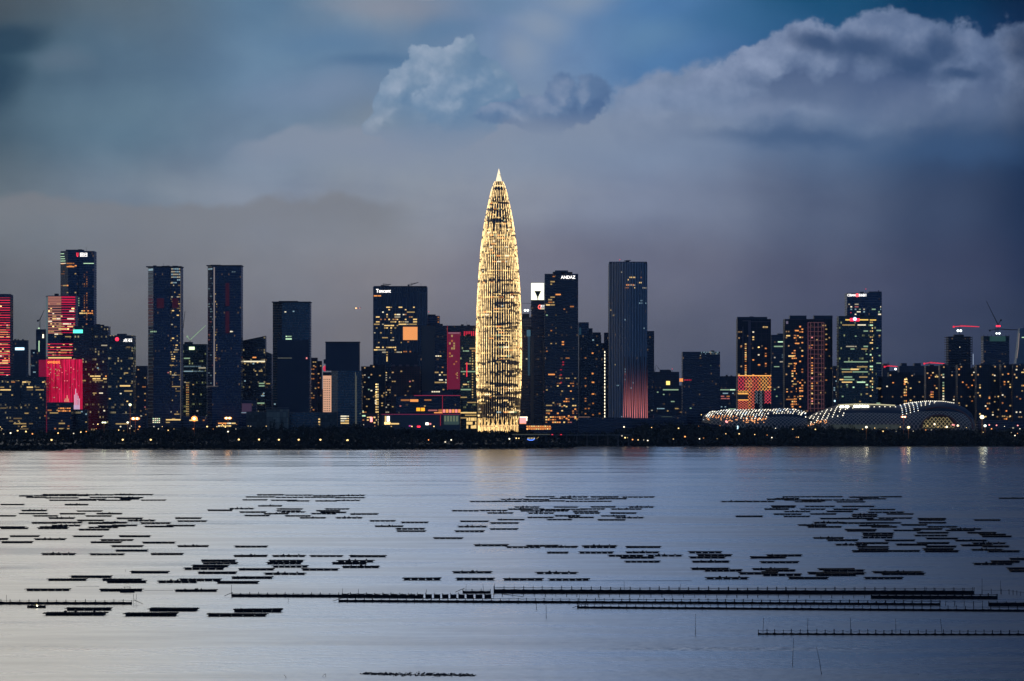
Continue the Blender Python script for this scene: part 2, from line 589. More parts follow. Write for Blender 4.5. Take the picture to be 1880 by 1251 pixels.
ROOF = principled('dark_roof', (0.012, 0.016, 0.026), 0.8)
STEEL = principled('dark_steel', (0.02, 0.025, 0.035), 0.6)
CONC = principled('pale_concrete', (0.16, 0.17, 0.16), 0.85, noise=0.25, scale=0.1)
ZG = 9.0


TOWERS = []


class Tower:
    def __init__(s, name, label, cat, x0, x1, yt, d, dep, mat, out=((0, 0), (1, 0)), seed=None, zb=ZG, group=None, roofz=None, fan=False):
        s.x0, s.x1, s.yt, s.d = x0, x1, yt, d
        s.w = (x1 - x0) * d / F
        s.h = wz(yt, d) - zb
        s.zb = zb
        s.rng = random.Random(seed if seed is not None else int(x0*7 + yt))
        s.root = thing(name, label, cat, (wx((x0+x1)/2, d), d, zb), group)
        s.out = [(fx*s.w - s.w/2, fd) for fx, fd in out]
        poly = list(s.out) + [(s.w/2, max(dep, s.out[-1][1]+6)), (-s.w/2, max(dep, s.out[0][1]+6))]
        s.poly = poly
        z1s = None
        if roofz:
            z1s = [s.h - (r * d / F) for r in roofz]
        TOWERS.append((s, dep, cat))
        s.body = walls('facade', poly, 0, s.h, mat, ROOF, s.root, z1s)

    def X(s, px): return wx(px, s.d) - s.root.location.x
    def Z(s, py): return wz(py, s.d) - s.zb

    def at(s, px):
        """point and angle on the front outline at photo column px"""
        x = s.X(px)
        for (xa, ya), (xb, yb) in zip(s.out, s.out[1:]):
            if xa - 1e-6 <= x <= xb + 1e-6 and xb > xa:
                t = (x-xa)/(xb-xa)
                return x, ya + (yb-ya)*t, math.atan2(yb-ya, xb-xa)
        return x, s.out[0][1] if x < 0 else s.out[-1][1], 0.0

    def wins(s, spec, extra=()):
        """spec list of dict(x0,x1,y0,y1 photo px, p, fh, bw, c, run, wh)"""
        ent = list(extra)
        k = s.d / F
        for sp in spec:
            x0 = sp.get('x0', s.x0+1); x1 = sp.get('x1', s.x1-1)
            y0 = sp.get('y0', s.yt+4); y1 = sp.get('y1', 785)
            fh = sp.get('fh', 4.0)/k; bw = sp.get('bw', 3.4)/k
            p = sp['p']; run = sp.get('run', 1.6); run = run*1.3 if run > 1.3 else run; wh = sp.get('wh', 0.5); fill = sp.get('fill', 0.78)
            y = y0
            while y < y1:
                gg = sp.get('g', 1.3)
                fp = p * (s.rng.random()**gg) * (2.3 if gg <= .45 else 1.6)
                x = x0
                while x < x1 - 0.2:
                    if s.rng.random() < fp/run:
                        n = 1 + int(s.rng.expovariate(1/max(0.01, run-0.9))) if run > 1 else 1
                        w = min(n*bw, x1-x)
                        px = x + w/2
                        wm = (w - bw*(1-fill))*k
                        if wm > 0.6:
                            X, Y, a = s.at(px)
                            ent.append((X, Y-0.12, s.Z(y), a, wm/max(0.3, math.cos(a)), wh*fh*k*s.rng.uniform(.8, 1.1), pick(s.rng, sp['c'])))
                        x += w
                    else:
                        x += bw
                y += fh
        add_windows(s.root, ent)

    def strip(s, name, x0, x1, y0, y1, code, proud=0.35, th=0.5):
        """lit strip or panel on the front, photo px"""
        xa, ya, a = s.at((x0+x1)/2)
        mb = MB()
        w = (x1-x0)*s.d/F/max(0.3, math.cos(a)); h = max(0.25, (y1-y0)*s.d/F)
        mb.obox((0, 0, 0), 0, w, th, h)
        o = mb.make(name, lit(code) if isinstance(code, str) else code, s.root, (xa, ya-proud, s.Z((y0+y1)/2)))
        o.rotation_euler = (0, 0, a)
        return o

    def block(s, name, x0, x1, y0, y1, mat, dy0=2.0, dy1=None):
        """extra box on top of or on the building (photo px), dy = depth range behind the front line"""
        mb = MB()
        mb.box(s.X(x0), s.X(x1), dy0, dy1 or dy0+20, s.Z(y1), s.Z(y0))
        return mb.make(name, mat, s.root)

    def text(s, txt, cx, cy, hpx, wpx, mat, name='sign_lettering', off=1.0):
        k = s.d/F
        cu = bpy.data.curves.new('lettering', 'FONT')
        cu.body = txt; cu.align_x = 'CENTER'; cu.align_y = 'CENTER'
        cu.size = 1.0; cu.extrude = 0.02; cu.offset = 0.012
        cu.materials.append(mat)
        x, y, a = s.at(cx)
        tmp = bpy.data.objects.new('tmp', cu)
        C.objects.link(tmp)
        bpy.context.view_layer.update()
        me = bpy.data.meshes.new_from_object(tmp.evaluated_get(bpy.context.evaluated_depsgraph_get()))
        bpy.data.objects.remove(tmp)
        me.name = name
        if not me.materials: me.materials.append(mat)
        o = link(name, me, s.root, (x, y-off, s.Z(cy)))
        xs = [v.co.x for v in me.vertices]; ys = [v.co.y for v in me.vertices]
        cxm, cym = (max(xs)+min(xs))/2, (max(ys)+min(ys))/2
        for v in me.vertices: v.co.x -= cxm; v.co.y -= cym
        dm = Vector((max(xs)-min(xs), max(ys)-min(ys), 0))
        o.scale = (wpx*k/max(dm.x, .01), hpx*k/max(dm.y, .01), 3)
        o.rotation_euler = (math.radians(90), 0, a)
        return o


def curve_out(n=9, bulge=6.0, x0=0.0, x1=1.0):
    return [(x0 + (x1-x0)*i/n, bulge*(1-math.sin(math.pi*i/n))) for i in range(n+1)]


# facade materials -------------------------------------------------
NAVY = facade('navy_glass', (0.003, 0.018, 0.055), (0.006, 0.026, 0.066), dim=0.015)
NAVY2 = facade('dark_navy_glass', (0.001, 0.007, 0.028), (0.003, 0.012, 0.036), dim=0.03)
TEAL = facade('teal_glass', (0.004, 0.036, 0.062), (0.003, 0.018, 0.036), ior=1.8)
TEALB = facade('banded_teal_glass', (0.012, 0.04, 0.055), (0.03, 0.06, 0.07), band=0.4, fh=4.0, ior=2.0)
FARB = facade('haze_tinted_facade', (0.012, 0.022, 0.046), (0.016, 0.026, 0.048), rough=0.5, dim=0.03)  # bluish distance haze put into the wall colour
FARC = facade('far_concrete_facade', (0.014, 0.018, 0.034), (0.028, 0.028, 0.046), fh=3.2, bay=4.5, rough=0.7, mull=0.4, band=0.35, dim=0.10, dims=0.5, dimcol=(1, .55, .2))
RES = facade('residential_facade', (0.004, 0.007, 0.016), (0.016, 0.018, 0.034), fh=3.2, bay=3.6, rough=0.6, mull=0.35, band=0.3, dim=0.05, dims=0.5)
RESP = facade('pinkish_residential_facade', (0.008, 0.008, 0.02), (0.055, 0.035, 0.05), fh=3.3, bay=4.0, rough=0.7, mull=0.3, band=0.4, dim=0.06, dims=0.5)
OFFI = facade('office_facade', (0.004, 0.012, 0.024), (0.006, 0.010, 0.020), fh=4.0, bay=2.4, dim=0.14, dims=0.35, dimcol=(1, .8, .4))
OFFG = facade('green_glass_office', (0.006, 0.022, 0.022), (0.004, 0.012, 0.016), fh=4.0, bay=2.4, dim=0.12, dims=0.3, dimcol=(.8, .9, .4))
GREYG = facade('grey_grid_facade', (0.012, 0.02, 0.036), (0.05, 0.06, 0.075), fh=4.0, bay=3.2, rough=0.4, mull=0.25, band=0.2, dim=0.06)
PINKG = facade('pink_grid_facade', (0.006, 0.008, 0.022), (0.14, 0.07, 0.10), fh=6.4, bay=5.4, rough=0.6, mull=0.14, band=0.12)
BLOCKF = facade('pale_panel_wall', (0.10, 0.115, 0.10), (0.055, 0.065, 0.06), fh=8.0, bay=5.0, rough=0.7, mull=0.05, band=0.06)
BLOCKD = facade('dull_panel_wall', (0.03, 0.04, 0.042), (0.02, 0.03, 0.03), fh=5.0, bay=4.0, rough=0.7, mull=0.05, band=0.06)
SALMON = facade('floodlit_salmon_wall', (0.02, 0.01, 0.01), (0.75, 0.42, 0.30), fh=3.3, bay=3.0, rough=0.8, mull=0.5, band=0.5)
SKEL = principled('bare_concrete_frame', (0.012, 0.018, 0.032), 0.9)
PALEFRAME = principled('pale_mauve_cladding', (0.11, 0.09, 0.12), 0.8)
GREYPAN = principled('grey_cladding', (0.10, 0.11, 0.125), 0.6)


def ledwall(name, c1, c2, s0, s1, scale=(0.3, 0.02)):
    """an LED media facade: vertical lamp strings of uneven brightness"""
    m = bpy.data.materials.new(name); m.use_nodes = True
    q = NT(m.node_tree); b = q.n['Principled BSDF']
    uv = q.n.new('ShaderNodeUVMap'); uv.uv_map = 'UVMap'
    u, v, _ = q.sep(uv.outputs[0])
    n = q.noise(q.xyz(q.mul(u, scale[0]), q.mul(v, scale[1]), 2.0), 1.0, 4.0, 0.6)
    ru = q.m('FRACT', q.m('DIVIDE', u, 2.6))
    bar = q.ss(q.m('ABSOLUTE', q.sub(ru, 0.5)), 0.12, 0.42, 0.35, 1.0)
    q.put(b.inputs['Emission Color'], q.mix(q.ss(n, 0.35, 0.7), c1, c2))
    q.put(b.inputs['Emission Strength'], q.mul(bar, q.ss(n, 0.25, 0.75, s0, s1)))
    b.inputs['Base Color'].default_value = (0.02, 0.005, 0.008, 1)
    m.cycles.emission_sampling = 'NONE'
    MATS[name] = m
    return m


LEDR = ledwall('red_led_facade', (0.62, 0.0, 0.04), (0.95, 0.015, 0.10), 0.6, 1.3)
LEDR2 = ledwall('dull_red_led_facade', (0.28, 0.0, 0.03), (0.5, 0.02, 0.08), 0.3, 0.7)
LEDD = ledwall('dark_red_led_facade', (0.3, 0.0, 0.035), (0.45, 0.02, 0.06), 0.25, 0.5)

# ------------------------------------------------------------------ water, land
def build_water():
    m = bpy.data.materials.new('bay_water'); m.use_nodes = True
    q = NT(m.node_tree); b = q.n['Principled BSDF']
    tc = q.n.new('ShaderNodeTexCoord')
    P = tc.outputs['Object']
    x, y, z = q.sep(P)
    b.inputs['Base Color'].default_value = (0.03, 0.038, 0.046, 1)
    b.inputs['IOR'].default_value = 1.333
    # wind patches: long streaks across the view
    n1 = q.noise(q.xyz(q.mul(x, 1/420.0), q.mul(y, 1/90.0), 0.0), 1.0, 5.0, 0.6, 0.3)
    n2 = q.noise(q.xyz(q.mul(x, 1/60.0), q.mul(y, 1/26.0), 4.0), 1.0, 4.0, 0.6)
    n = q.add(q.mul(n1, 0.7), q.mul(n2, 0.3))
    rough = q.mul(q.ss(n, 0.35, 0.62, WATER_R[0], WATER_R[1]), q.ss(y, 1800.0, 5000.0, 1.0, 0.62))
    q.put(b.inputs['Roughness'], rough)
    # ripples
    r1 = q.noise(q.xyz(q.mul(x, 1/5.0), q.mul(y, 1/3.0), 0.0), 1.0, 3.0, 0.55)
    r2 = q.noise(q.xyz(q.mul(x, 1/26.0), q.mul(y, 1/11.0), 7.0), 1.0, 3.0, 0.55)
    # a ruffled patch or two where the breeze touches the surface
    def patch(cx, cy, rx, ry):
        a = q.m('DIVIDE', q.sub(x, cx), rx); c = q.m('DIVIDE', q.sub(y, cy), ry)
        nn = q.add(q.add(q.mul(a, a), q.mul(c, c)), q.mul(q.sub(n2, 0.5), 1.8))
        return q.ss(nn, 1.1, 0.3)
    pt = q.m('MAXIMUM', patch(-150, 1078, 50, 16), patch(60, 1075, 50, 9))
    pt = q.m('MAXIMUM', pt, patch(-330, 1900, 55, 60))
    hgt = q.add(q.mul(r1, 0.6), q.mul(r2, 0.4))
    bp = q.n.new('ShaderNodeBump')
    bp.inputs['Strength'].default_value = 1.0
    q.put(bp.inputs['Distance'], q.add(q.mul(q.ss(n, 0.3, 0.7), 0.40), q.add(0.22, q.mul(pt, 1.3))))
    q.put(bp.inputs['Height'], hgt)
    q.l.new(bp.outputs[0], b.inputs['Normal'])
    mb = MB()
    mb.v = [(-9000, -2500, 0), (9000, -2500, 0), (9000, 5700, 0), (-9000, 5700, 0)]
    mb.f = [(0, 1, 2, 3)]
    o = mb.make('water', m)
    tag(o, kind='structure')


WATER_R = (0.20, 0.36)
build_water()

SHORE = [(-6000, 833), (-200, 829), (60, 828), (112, 827.5), (116, 824.6), (300, 826), (640, 826), (900, 824.6), (1050, 823.2), (1058, 820.2), (1250, 819.3), (1600, 819.6), (2000, 820.2), (7000, 822)]


def shore_py(px):
    for (a, b), (c, d) in zip(SHORE, SHORE[1:]):
        if a <= px <= c: return b + (d-b)*(px-a)/(c-a)
    return 822


def build_land():
    m = principled('dark_park_ground', (0.008, 0.012, 0.010), 0.95, noise=0.4, scale=0.02)
    pts = []
    px = -6000
    while px <= 7000:
        d = dist(shore_py(px)); x = wx(px, d)
        pts.append((x, d))
        px += 20 if -100 <= px < 2000 else 300
    vs, fs = [], []
    prof = [(0, -0.5), (4, 0.5), (25, 1.6), (90, 3.2), (240, 6.5), (400, 9.0)]
    rows = [[(x, d + dy, z + (R.uniform(-.15, .15) if 0 < dy < 400 else 0)) for x, d in pts] for dy, z in prof]
    rows.append([(x, 6500, 9.0) for x, d in pts])
    rows.append([(x*1.6, 19500, 9.0) for x, d in pts])
    n = len(pts)
    for r in rows: vs += r
    for i in range(len(rows)-1):
        for k in range(n-1):
            a = i*n+k
            fs.append((a, a+1, a+n+1, a+n))
    o = link('ground', mesh('ground', vs, fs, [m]))
    tag(o, kind='structure')
    # waterfront road: a sheet above the ground
    mr = principled('asphalt', (0.02, 0.022, 0.028), 0.8)
    mb = MB(); mb.box(-2500, 2500, 5560, 5585, 8.6, 9.02)
    tag(mb.make('road', mr), kind='structure')


build_land()

# ------------------------------------------------------------------ trees
LEAF = principled('dark_foliage', (0.006, 0.011, 0.008), 0.9)
BARK = principled('dark_bark', (0.015, 0.012, 0.01), 0.9)
TOPS = [(-200, 786), (0, 788), (60, 790), (130, 787), (200, 785), (300, 784), (400, 783), (450, 782), (500, 783), (560, 782), (600, 778), (640, 777), (670, 780), (720, 784), (760, 786), (820, 787), (870, 790), (920, 791), (955, 787), (985, 792), (1010, 796), (1060, 794), (1100, 796), (1150, 784), (1180, 776), (1230, 773), (1290, 776), (1340, 778), (1400, 782), (1460, 782), (1490, 778), (1530, 779), (1600, 785), (1660, 786), (1760, 787), (1830, 788), (1880, 786), (2100, 786)]


def top_py(px):
    for (a, b), (c, d) in zip(TOPS, TOPS[1:]):
        if a <= px <= c: return b + (d-b)*(px-a)/(c-a)
    return 786


def crown_faces(V, Fc, c, rx, rz, n, rng, s=1.6):
    """leaf clumps spread through an uneven crown"""
    lob = [(rng.uniform(-.5, .5)*rx, rng.uniform(-.5, .5)*rx, rng.uniform(-.35, .45)*rz, rng.uniform(.45, .75)) for _ in range(5)]
    for _ in range(n):
        lx, ly, lz, lr = rng.choice(lob)
        a = rng.uniform(0, 2*math.pi); b = math.asin(rng.uniform(-1, 1)); r = lr*rng.random()**0.33
        p = Vector((c[0]+lx+r*rx*math.cos(a)*math.cos(b), c[1]+ly+r*rx*math.sin(a)*math.cos(b), c[2]+lz+r*rz*math.sin(b)))
        u = Vector((rng.gauss(0, 1), rng.gauss(0, 1), rng.gauss(0, 1))).normalized()
        w = u.cross(Vector((rng.gauss(0, 1), rng.gauss(0, 1), rng.gauss(0, 1)))).normalized()
        q = s*rng.uniform(.5, 1.2)
        k = len(V)
        V += [tuple(p-u*q), tuple(p+w*q*.6), tuple(p+u*q), tuple(p-w*q*.6)]
        Fc.append((k, k+1, k+2, k+3))


def build_treeline():
    rng = random.Random(5)
    V, Fc = [], []
    for fr, off, step, n in ((-0.02, 99, 4, 50), (0.06, 27, 7, 80), (0.28, 16, 8, 70), (0.6, 8, 7, 80), (1.0, 0, 6, 130)):
        px = -160
        while px < 2060:
            sd_ = dist(shore_py(px)); d = sd_ + 12 + (5520 - sd_ - 12)*fr + rng.uniform(-12, 12)
            gz = 1.2 + 7.8*min(1, (d-sd_)/400)
            zt = wz(top_py(px) + off + rng.uniform(-1.5, 3.2), d)
            if off == 99: d = sd_ + rng.uniform(3, 9); gz = 0.2; zt = gz + rng.uniform(5.0, 7.5)
            zt = max(zt, gz + 4)
            h = zt-gz
            rx = min(9, max(4, h*0.45))*rng.uniform(.8, 1.15)
            crown_faces(V, Fc, (wx(px, d), d, gz+h*0.52), rx, h*0.50, n, rng, 2.0)
            px += step*rng.uniform(.7, 1.3)
    o = link('treeline', mesh('treeline', V, Fc, [LEAF]))
    tag(o, 'dark continuous belt of park trees and mangrove along the far shore', 'trees', kind='stuff')


build_treeline()


def tree(px, py_top, d, label, spread=5.0, slim=False):
    gz = 8.0; h = wz(py_top, d)-gz
    t = thing('poplar_tree' if slim else 'park_tree', label, 'tree', (wx(px, d), d, gz), 'single trees standing out of the park belt')
    mb = MB(); mb.tube([(0, 0, 0), (0.2, 0, h*.4), (0, .1, h*.85)], 0.45, 6, taper=0.12)
    for k in range(5):
        a = k*1.3; z = h*(.35+.1*k)
        mb.tube([(0, 0, z), (math.cos(a)*spread*.5, math.sin(a)*spread*.5, z+h*.14)], 0.14, 5, taper=.05)
    mb.make('trunk', BARK, t)
    V, Fc = [], []
    crown_faces(V, Fc, (0, 0, h*.62), spread, h*.38, 420 if not slim else 260, random.Random(int(px)), 0.8)
    link('crown', mesh('crown', V, Fc, [LEAF]), t)


tree(497, 770, 5470, 'slim dark tree in front of the pale panelled block, nearer its west edge', 3.2, True)
tree(503, 768, 5465, 'tallest slim dark tree against the pale panelled block', 3.0, True)
tree(517, 772, 5470, 'bushy dark tree in front of the eastern half of the pale panelled block', 4.0)
tree(647, 773, 5480, 'round dark tree below the stepped dark glass tower', 6.0)
tree(958, 782, 5480, 'dark round tree at the eastern foot of the golden tower', 6.5)
tree(1232, 768, 5480, 'tall dark tree in the park between the finned tower and the black tower', 8.0)
tree(1183, 772, 5490, 'dark tree just below the red lit fins of the finned tower', 7.0)
tree(1500, 774, 5480, 'broad dark tree in front of the dotted stadium shell', 9.0)

# ------------------------------------------------------------------ the golden tower
def build_golden():
    d = 5640.0; k = d/F; zb = ZG
    cx = 915.7
    PR = [(307, .15), (313, 1.6), (318, 2.8), (325, 5.0), (332, 8.5), (342, 13), (360, 17.5), (380, 21.8), (400, 26), (430, 30.6), (456, 34), (490, 36.8), (520, 38.8), (540, 40), (570, 41.2), (600, 42.2), (640, 42.7), (680, 42.4), (710, 41.4), (735, 40.2), (760, 39.0), (785, 38.0), (800, 38.0), (812, 38.0)]
    def rad(z):
        py = YH - (z + zb - HC)/k
        if py <= PR[0][0]: return PR[0][1]*k
        for (a, b), (c, e) in zip(PR, PR[1:]):
            if a <= py <= c: return (b + (e-b)*(py-a)/(c-a))*k
        return PR[-1][1]*k
    H = wz(309, d)-zb
    ztip0 = wz(331, d)-zb
    t = thing('golden_tower', 'tall bullet-shaped tower outlined by glowing golden ribs', 'skyscraper', (wx(cx, d), d+36, zb))
    # glass core
    core = principled('tower_core_glass', (0.004, 0.009, 0.022), 0.2, ior=1.6)
    V, Fc = [], []
    zs = [ztip0*i/70 for i in range(71)]
    N = 56
    for z in zs:
        r = rad(z)-1.3
        for j in range(N):
            a = 2*math.pi*(j+.5)/N
            V.append((r*math.cos(a), r*math.sin(a), z))
    for i in range(70):
        for j in range(N):
            a = i*N+j; b = i*N+(j+1) % N
            Fc.append((a, b, b+N, a+N))
    Fc.append(tuple(70*N+j for j in range(N)))
    link('glass_core', mesh('glass_core', V, Fc, [core]), t)
    # rib material: lamp strings, some stretches switched off
    m = bpy.data.materials.new('golden_rib_light'); m.use_nodes = True
    q = NT(m.node_tree); b = q.n['Principled BSDF']
    g = q.n.new('ShaderNodeNewGeometry')
    x, y, z = q.sep(g.outputs['Position'])
    n1 = q.noise(q.xyz(q.mul(x, 1/55.0), q.mul(y, 1/55.0), q.mul(z, 1/9.0)), 1.0, 4.0, 0.62)
    n2 = q.noise(q.xyz(q.mul(x, 1/3.2), q.mul(y, 1/3.2), q.mul(z, 1/5.0)), 1.0, 2.0, 0.6)
    mb_ = q.add(q.mul(n1, 0.72), q.mul(n2, 0.28))
    on = q.ss(mb_, 0.40, 0.50)
    # near the foot and the top fewer strings burn
    low = q.ss(z, 120.0, 40.0, 0.0, 0.09)
    on = q.ss(q.sub(mb_, low), 0.435, 0.485, 0.04, 1.0)
    seg = q.ss(q.m('FRACT', q.m('DIVIDE', z, 4.6)), 0.06, 0.2, 0.55, 1.0)
    q.put(b.inputs['Emission Color'], q.mix(n2, (1.0, 0.57, 0.19), (1.0, 0.76, 0.36)))
    q.put(b.inputs['Emission Strength'], q.mul(q.mul(on, q.mul(seg, q.ss(n2, 0.3, 0.7, 0.55, 1.5))), 2.3))
    b.inputs['Base Color'].default_value = (0.2, 0.18, 0.15, 1)
    m.cycles.emission_sampling = 'NONE'
    # 56 ribs
    for j in range(56):
        a = 2*math.pi*j/56
        zend = ztip0 if j % 4 == 0 else (wz(348, d)-zb if j % 4 == 2 else wz(405 if j % 4 == 1 else 425, d)-zb)
        zz = [8.0 + (zend-8.0)*i/60 for i in range(61)]
        V, Fc = [], []
        for z in zz:
            r = rad(z); wv = 0.23 if r > 14 else 0.23*max(.6, r/14)
            for (dr, dt) in ((0, -wv), (0, wv), (-.55, wv), (-.55, -wv)):
                V.append(((r+dr)*math.cos(a)-dt*math.sin(a), (r+dr)*math.sin(a)+dt*math.cos(a), z))
        for i in range(60):
            for e in range(4):
                p0 = i*4+e; p1 = i*4+(e+1) % 4
                Fc.append((p0, p1, p1+4, p0+4))
        link('rib', mesh('rib', V, Fc, [m]), t)
    # lattice feet under the ribs
    gold = emit('lit_gold', (1.0, 0.62, 0.22), 1.3)
    mb = MB()
    for j in range(56):
        a0 = 2*math.pi*j/56; a1 = 2*math.pi*(j+(1 if j % 2 else -1))/56
        r = rad(0)
        p = lambda a, z, rr: (rr*math.cos(a), rr*math.sin(a), z)
        mb.tube([p(a0, 8.0, r), p((a0+a1)/2, 19.0, r+.4), p(a1, 30.0, r+.2)], 0.45, 4)
        mb.tube([p(a0, 30.0, r), p((a0+a1)/2, 19.0, r+.4), p(a1, 8.0, r)], 0.45, 4)
    mb.make('base_lattice', gold, t)
    # glowing lobby: tapering golden panels between the feet
    for j in range(36, 48) :
        pass
    mb = MB()
    for j in range(28, 56):
        a = 2*math.pi*(j+.5)/56; r = rad(12)-0.9
        w0 = 1.5; w1 = 0.5
        ca, sa = math.cos(a), math.sin(a)
        n = len(mb.v)
        for (dt, z) in ((-w1, 11), (w1, 11), (w0, 20), (-w0, 20)):
            mb.v.append((r*ca-dt*sa, r*sa+dt*ca, z))
        for (dt, z) in ((-w1, 11), (w1, 11), (w0, 20), (-w0, 20)):
            mb.v.append(((r-.6)*ca-dt*sa, (r-.6)*sa+dt*ca, z))
        mb.f += [(n, n+1, n+2, n+3), (n+4, n+7, n+6, n+5), (n, n+3, n+7, n+4), (n+1, n+5, n+6, n+2), (n+2, n+6, n+7, n+3), (n, n+4, n+5, n+1)]
        mb.mi += [0]*6
    mb.make('lobby_glazing', emit('lit_lobby', (1.0, 0.60, 0.24), 0.9), t)
    # lit floors behind the ribs
    rng = random.Random(3); ent = []
    z = 26.0
    while z < H-45:
        r = rad(z)-1.0
        p = 0.36 if 0.25*H < z < 0.86*H else 0.20
        fp = p*rng.uniform(0.1, 1.6)
        if 0.895*H < z < 0.93*H: fp = 0.05
        a = math.pi*1.0
        while a < 2*math.pi:
            n = 1+int(rng.expovariate(0.25))
            da = n*2*math.pi/56
            if rng.random() < fp:
                steps = n
                for s_ in range(0, steps, 2):
                    nn = min(2, steps-s_)
                    am = a + (s_+nn/2)*2*math.pi/56
                    if am > 2*math.pi: break
                    w = nn*2*math.pi/56*r
                    ent.append((r*math.cos(am), r*math.sin(am), z, am+math.pi/2, w, rng.uniform(1.3, 2.4), pick(rng, 'Y3:4 W3:1 Y2:6 O3:1 O2:2 G2:.6 C2:.2')))
            a += da + 0.001
        z += 4.5
    add_windows(t, ent)
    # floor edges: thin rings, half of them washed with light
    gold2 = emit('dim_gold_ring', (1.0, 0.62, 0.25), 0.30)
    for i in range(int((H-60)/4.5)):
        z = 28 + i*4.5
        if rng.random() < 0.88: continue
        r = rad(z)-0.35
        mb = MB()
        mb.tube([(r*math.cos(a_), r*math.sin(a_), z) for a_ in [math.pi*(1+q_/28) for q_ in range(29)]], 0.28, 4)
        mb.make('floor_ring', gold2, t)
    # crown: lit cap and needle
    zc = wz(338, d)-zb
    mb = MB()
    mb.prism([( (rad(zc-1)-.9)*math.cos(2*math.pi*j/24), (rad(zc-1)-.9)*math.sin(2*math.pi*j/24)) for j in range(24)], wz(346, d)-zb, wz(338, d)-zb)
    mb.make('lit_crown_band', emit('lit_crown', (1.0, 0.72, 0.36), 1.0), t)
    V, Fc = [], []
    zt = wz(307, d)-zb; z0 = wz(331, d)-zb
    for i in range(9):
        f = i/8; z = z0+(zt-z0)*f; r = (5.6*(1-f)**0.95+0.15)*k
        for j in range(14):
            a = 2*math.pi*j/14; V.append((r*math.cos(a), r*math.sin(a), z))
    for i in range(8):
        for j in range(14):
            a = i*14+j; b2 = i*14+(j+1) % 14
            Fc.append((a, b2, b2+14, a+14))
    link('spire', mesh('spire', V, Fc, [emit('lit_spire', (1.0, 0.84, 0.55), 1.3)]), t)
    mb = MB(); mb.tube([(3.2*k, -3*k, z0-2), (1.6*k, -1.5*k, zt-9)], 0.9, 5); mb.tube([(-3.6*k, -3*k, z0-2), (-1.9*k, -1.5*k, zt-12)], 0.7, 5)
    mb.make('spire_ridge', STEEL, t)


build_golden()

# ------------------------------------------------------------------ towers, west to east
YO = 'Y3:4 O3:2 Y2:4 O2:3 W3:1 Y1:4'
OFF = 'Y3:3 W3:2 Y2:4 G2:2 G3:1 C2:1 Y1:3 W2:2'
WARM = 'O3:4 Y3:2 O2:4 Y2:2 O1:2'

t = Tower('office_tower', 'tower striped with red light bands at the western edge of the skyline', 'skyscraper', -40, 19, 541, 5900, 34, NAVY)
for i in range(32):
    t.strip('light_band', -39, 18.5, 546.5+i*4.55, 547.7+i*4.55, 'R3' if i % 3 else 'R2', 0.4)
t.wins([dict(x0=-20, p=.42, c='Y3:3 Y2:3 O3:2 P2:2 W3:1 Y4:.4', run=1.8, y1=690, y0=549.5, fh=3.78*.999)])
t.block('parapet', -40, 18, 540, 545, NAVY2, 1)

t = Tower('office_tower', 'small bluish distant tower with a white glowing sign beside the red-striped tower', 'skyscraper', 22, 49, 625, 6700, 26, FARB)
t.strip('sign', 28, 44.5, 638.5, 643, 'C4', .8)
t.wins([dict(p=.22, c='Y2:3 W2:1 G2:1', run=2, y0=660, y1=690)])
t = Tower('office_tower', 'narrow pale grey distant tower behind the construction crane', 'skyscraper', 56, 67, 642, 6900, 18, FARB)
t.wins([dict(p=.2, c='C2:2 C1:3', run=1.5, y0=648, y1=690)])
t = Tower('tower_under_construction', 'slim unfinished tower with a lit hoist beneath a crane', 'skyscraper', 66, 84, 605, 6450, 22, FARB)
t.strip('hoist_light', 71, 72.5, 626, 646, 'G3', 1)
t.strip('work_light', 78, 80.5, 614, 621, 'W4', 1); t.strip('work_light', 70, 73, 602, 604, 'G3', 1)

t = Tower('office_tower', 'tallest western tower with a red and white rooftop sign', 'skyscraper', 110, 172, 461, 6300, 44, NAVY, out=((0, 8), (.24, 0), (.52, 0), (.54, 3), (1, 3)))
t.block('roof_screen', 120, 152, 458.5, 462, NAVY2, 4)
for i, y in enumerate((466, 471.2, 475.3, 479.3, 483.6)):
    t.strip('light_band', 110.3, 117+i*.9, y-.5, y+.5, 'G3' if i < 4 else 'W3', .6)
t.strip('light_band', 153, 172, 483.2, 484.4, 'G3', .6)
t.text('U', 142.3, 468, 7.6, 6.4, lit('R4'), 'sign_lettering')
t.text('回日', 153.3, 468, 7.2, 13, emit('sign_white', (1, .96, .92), 2.2), 'sign_lettering')
t.wins([dict(x0=111, x1=141, y0=464, y1=600, p=.20, c='O2:4 O3:2 Y2:2 P2:1 O1:4', run=1.8, g=1.8), dict(x0=111, x1=141, y0=484, y1=492, p=.6, c='O3:3 O2:3', run=2.5, g=.3),
        dict(x0=153.5, x1=156, y0=500, y1=590, p=.42, c='O2:3 O1:2', run=1, g=.4, bw=2), dict(x0=158, x1=160.5, y0=500, y1=590, p=.42, c='O2:3 O1:2', run=1, g=.4, bw=2),
        dict(x0=145, x1=171, y0=571, y1=577, p=.5, c='O3:3 Y3:1', run=1.3, g=.3), dict(x0=142, x1=147, y0=548, y1=562, p=.7, c='G2:3 G3:1', run=1, g=.3), dict(x0=120, x1=171, y0=578, y1=600, p=.14, c='O2:2 Y2:1')])

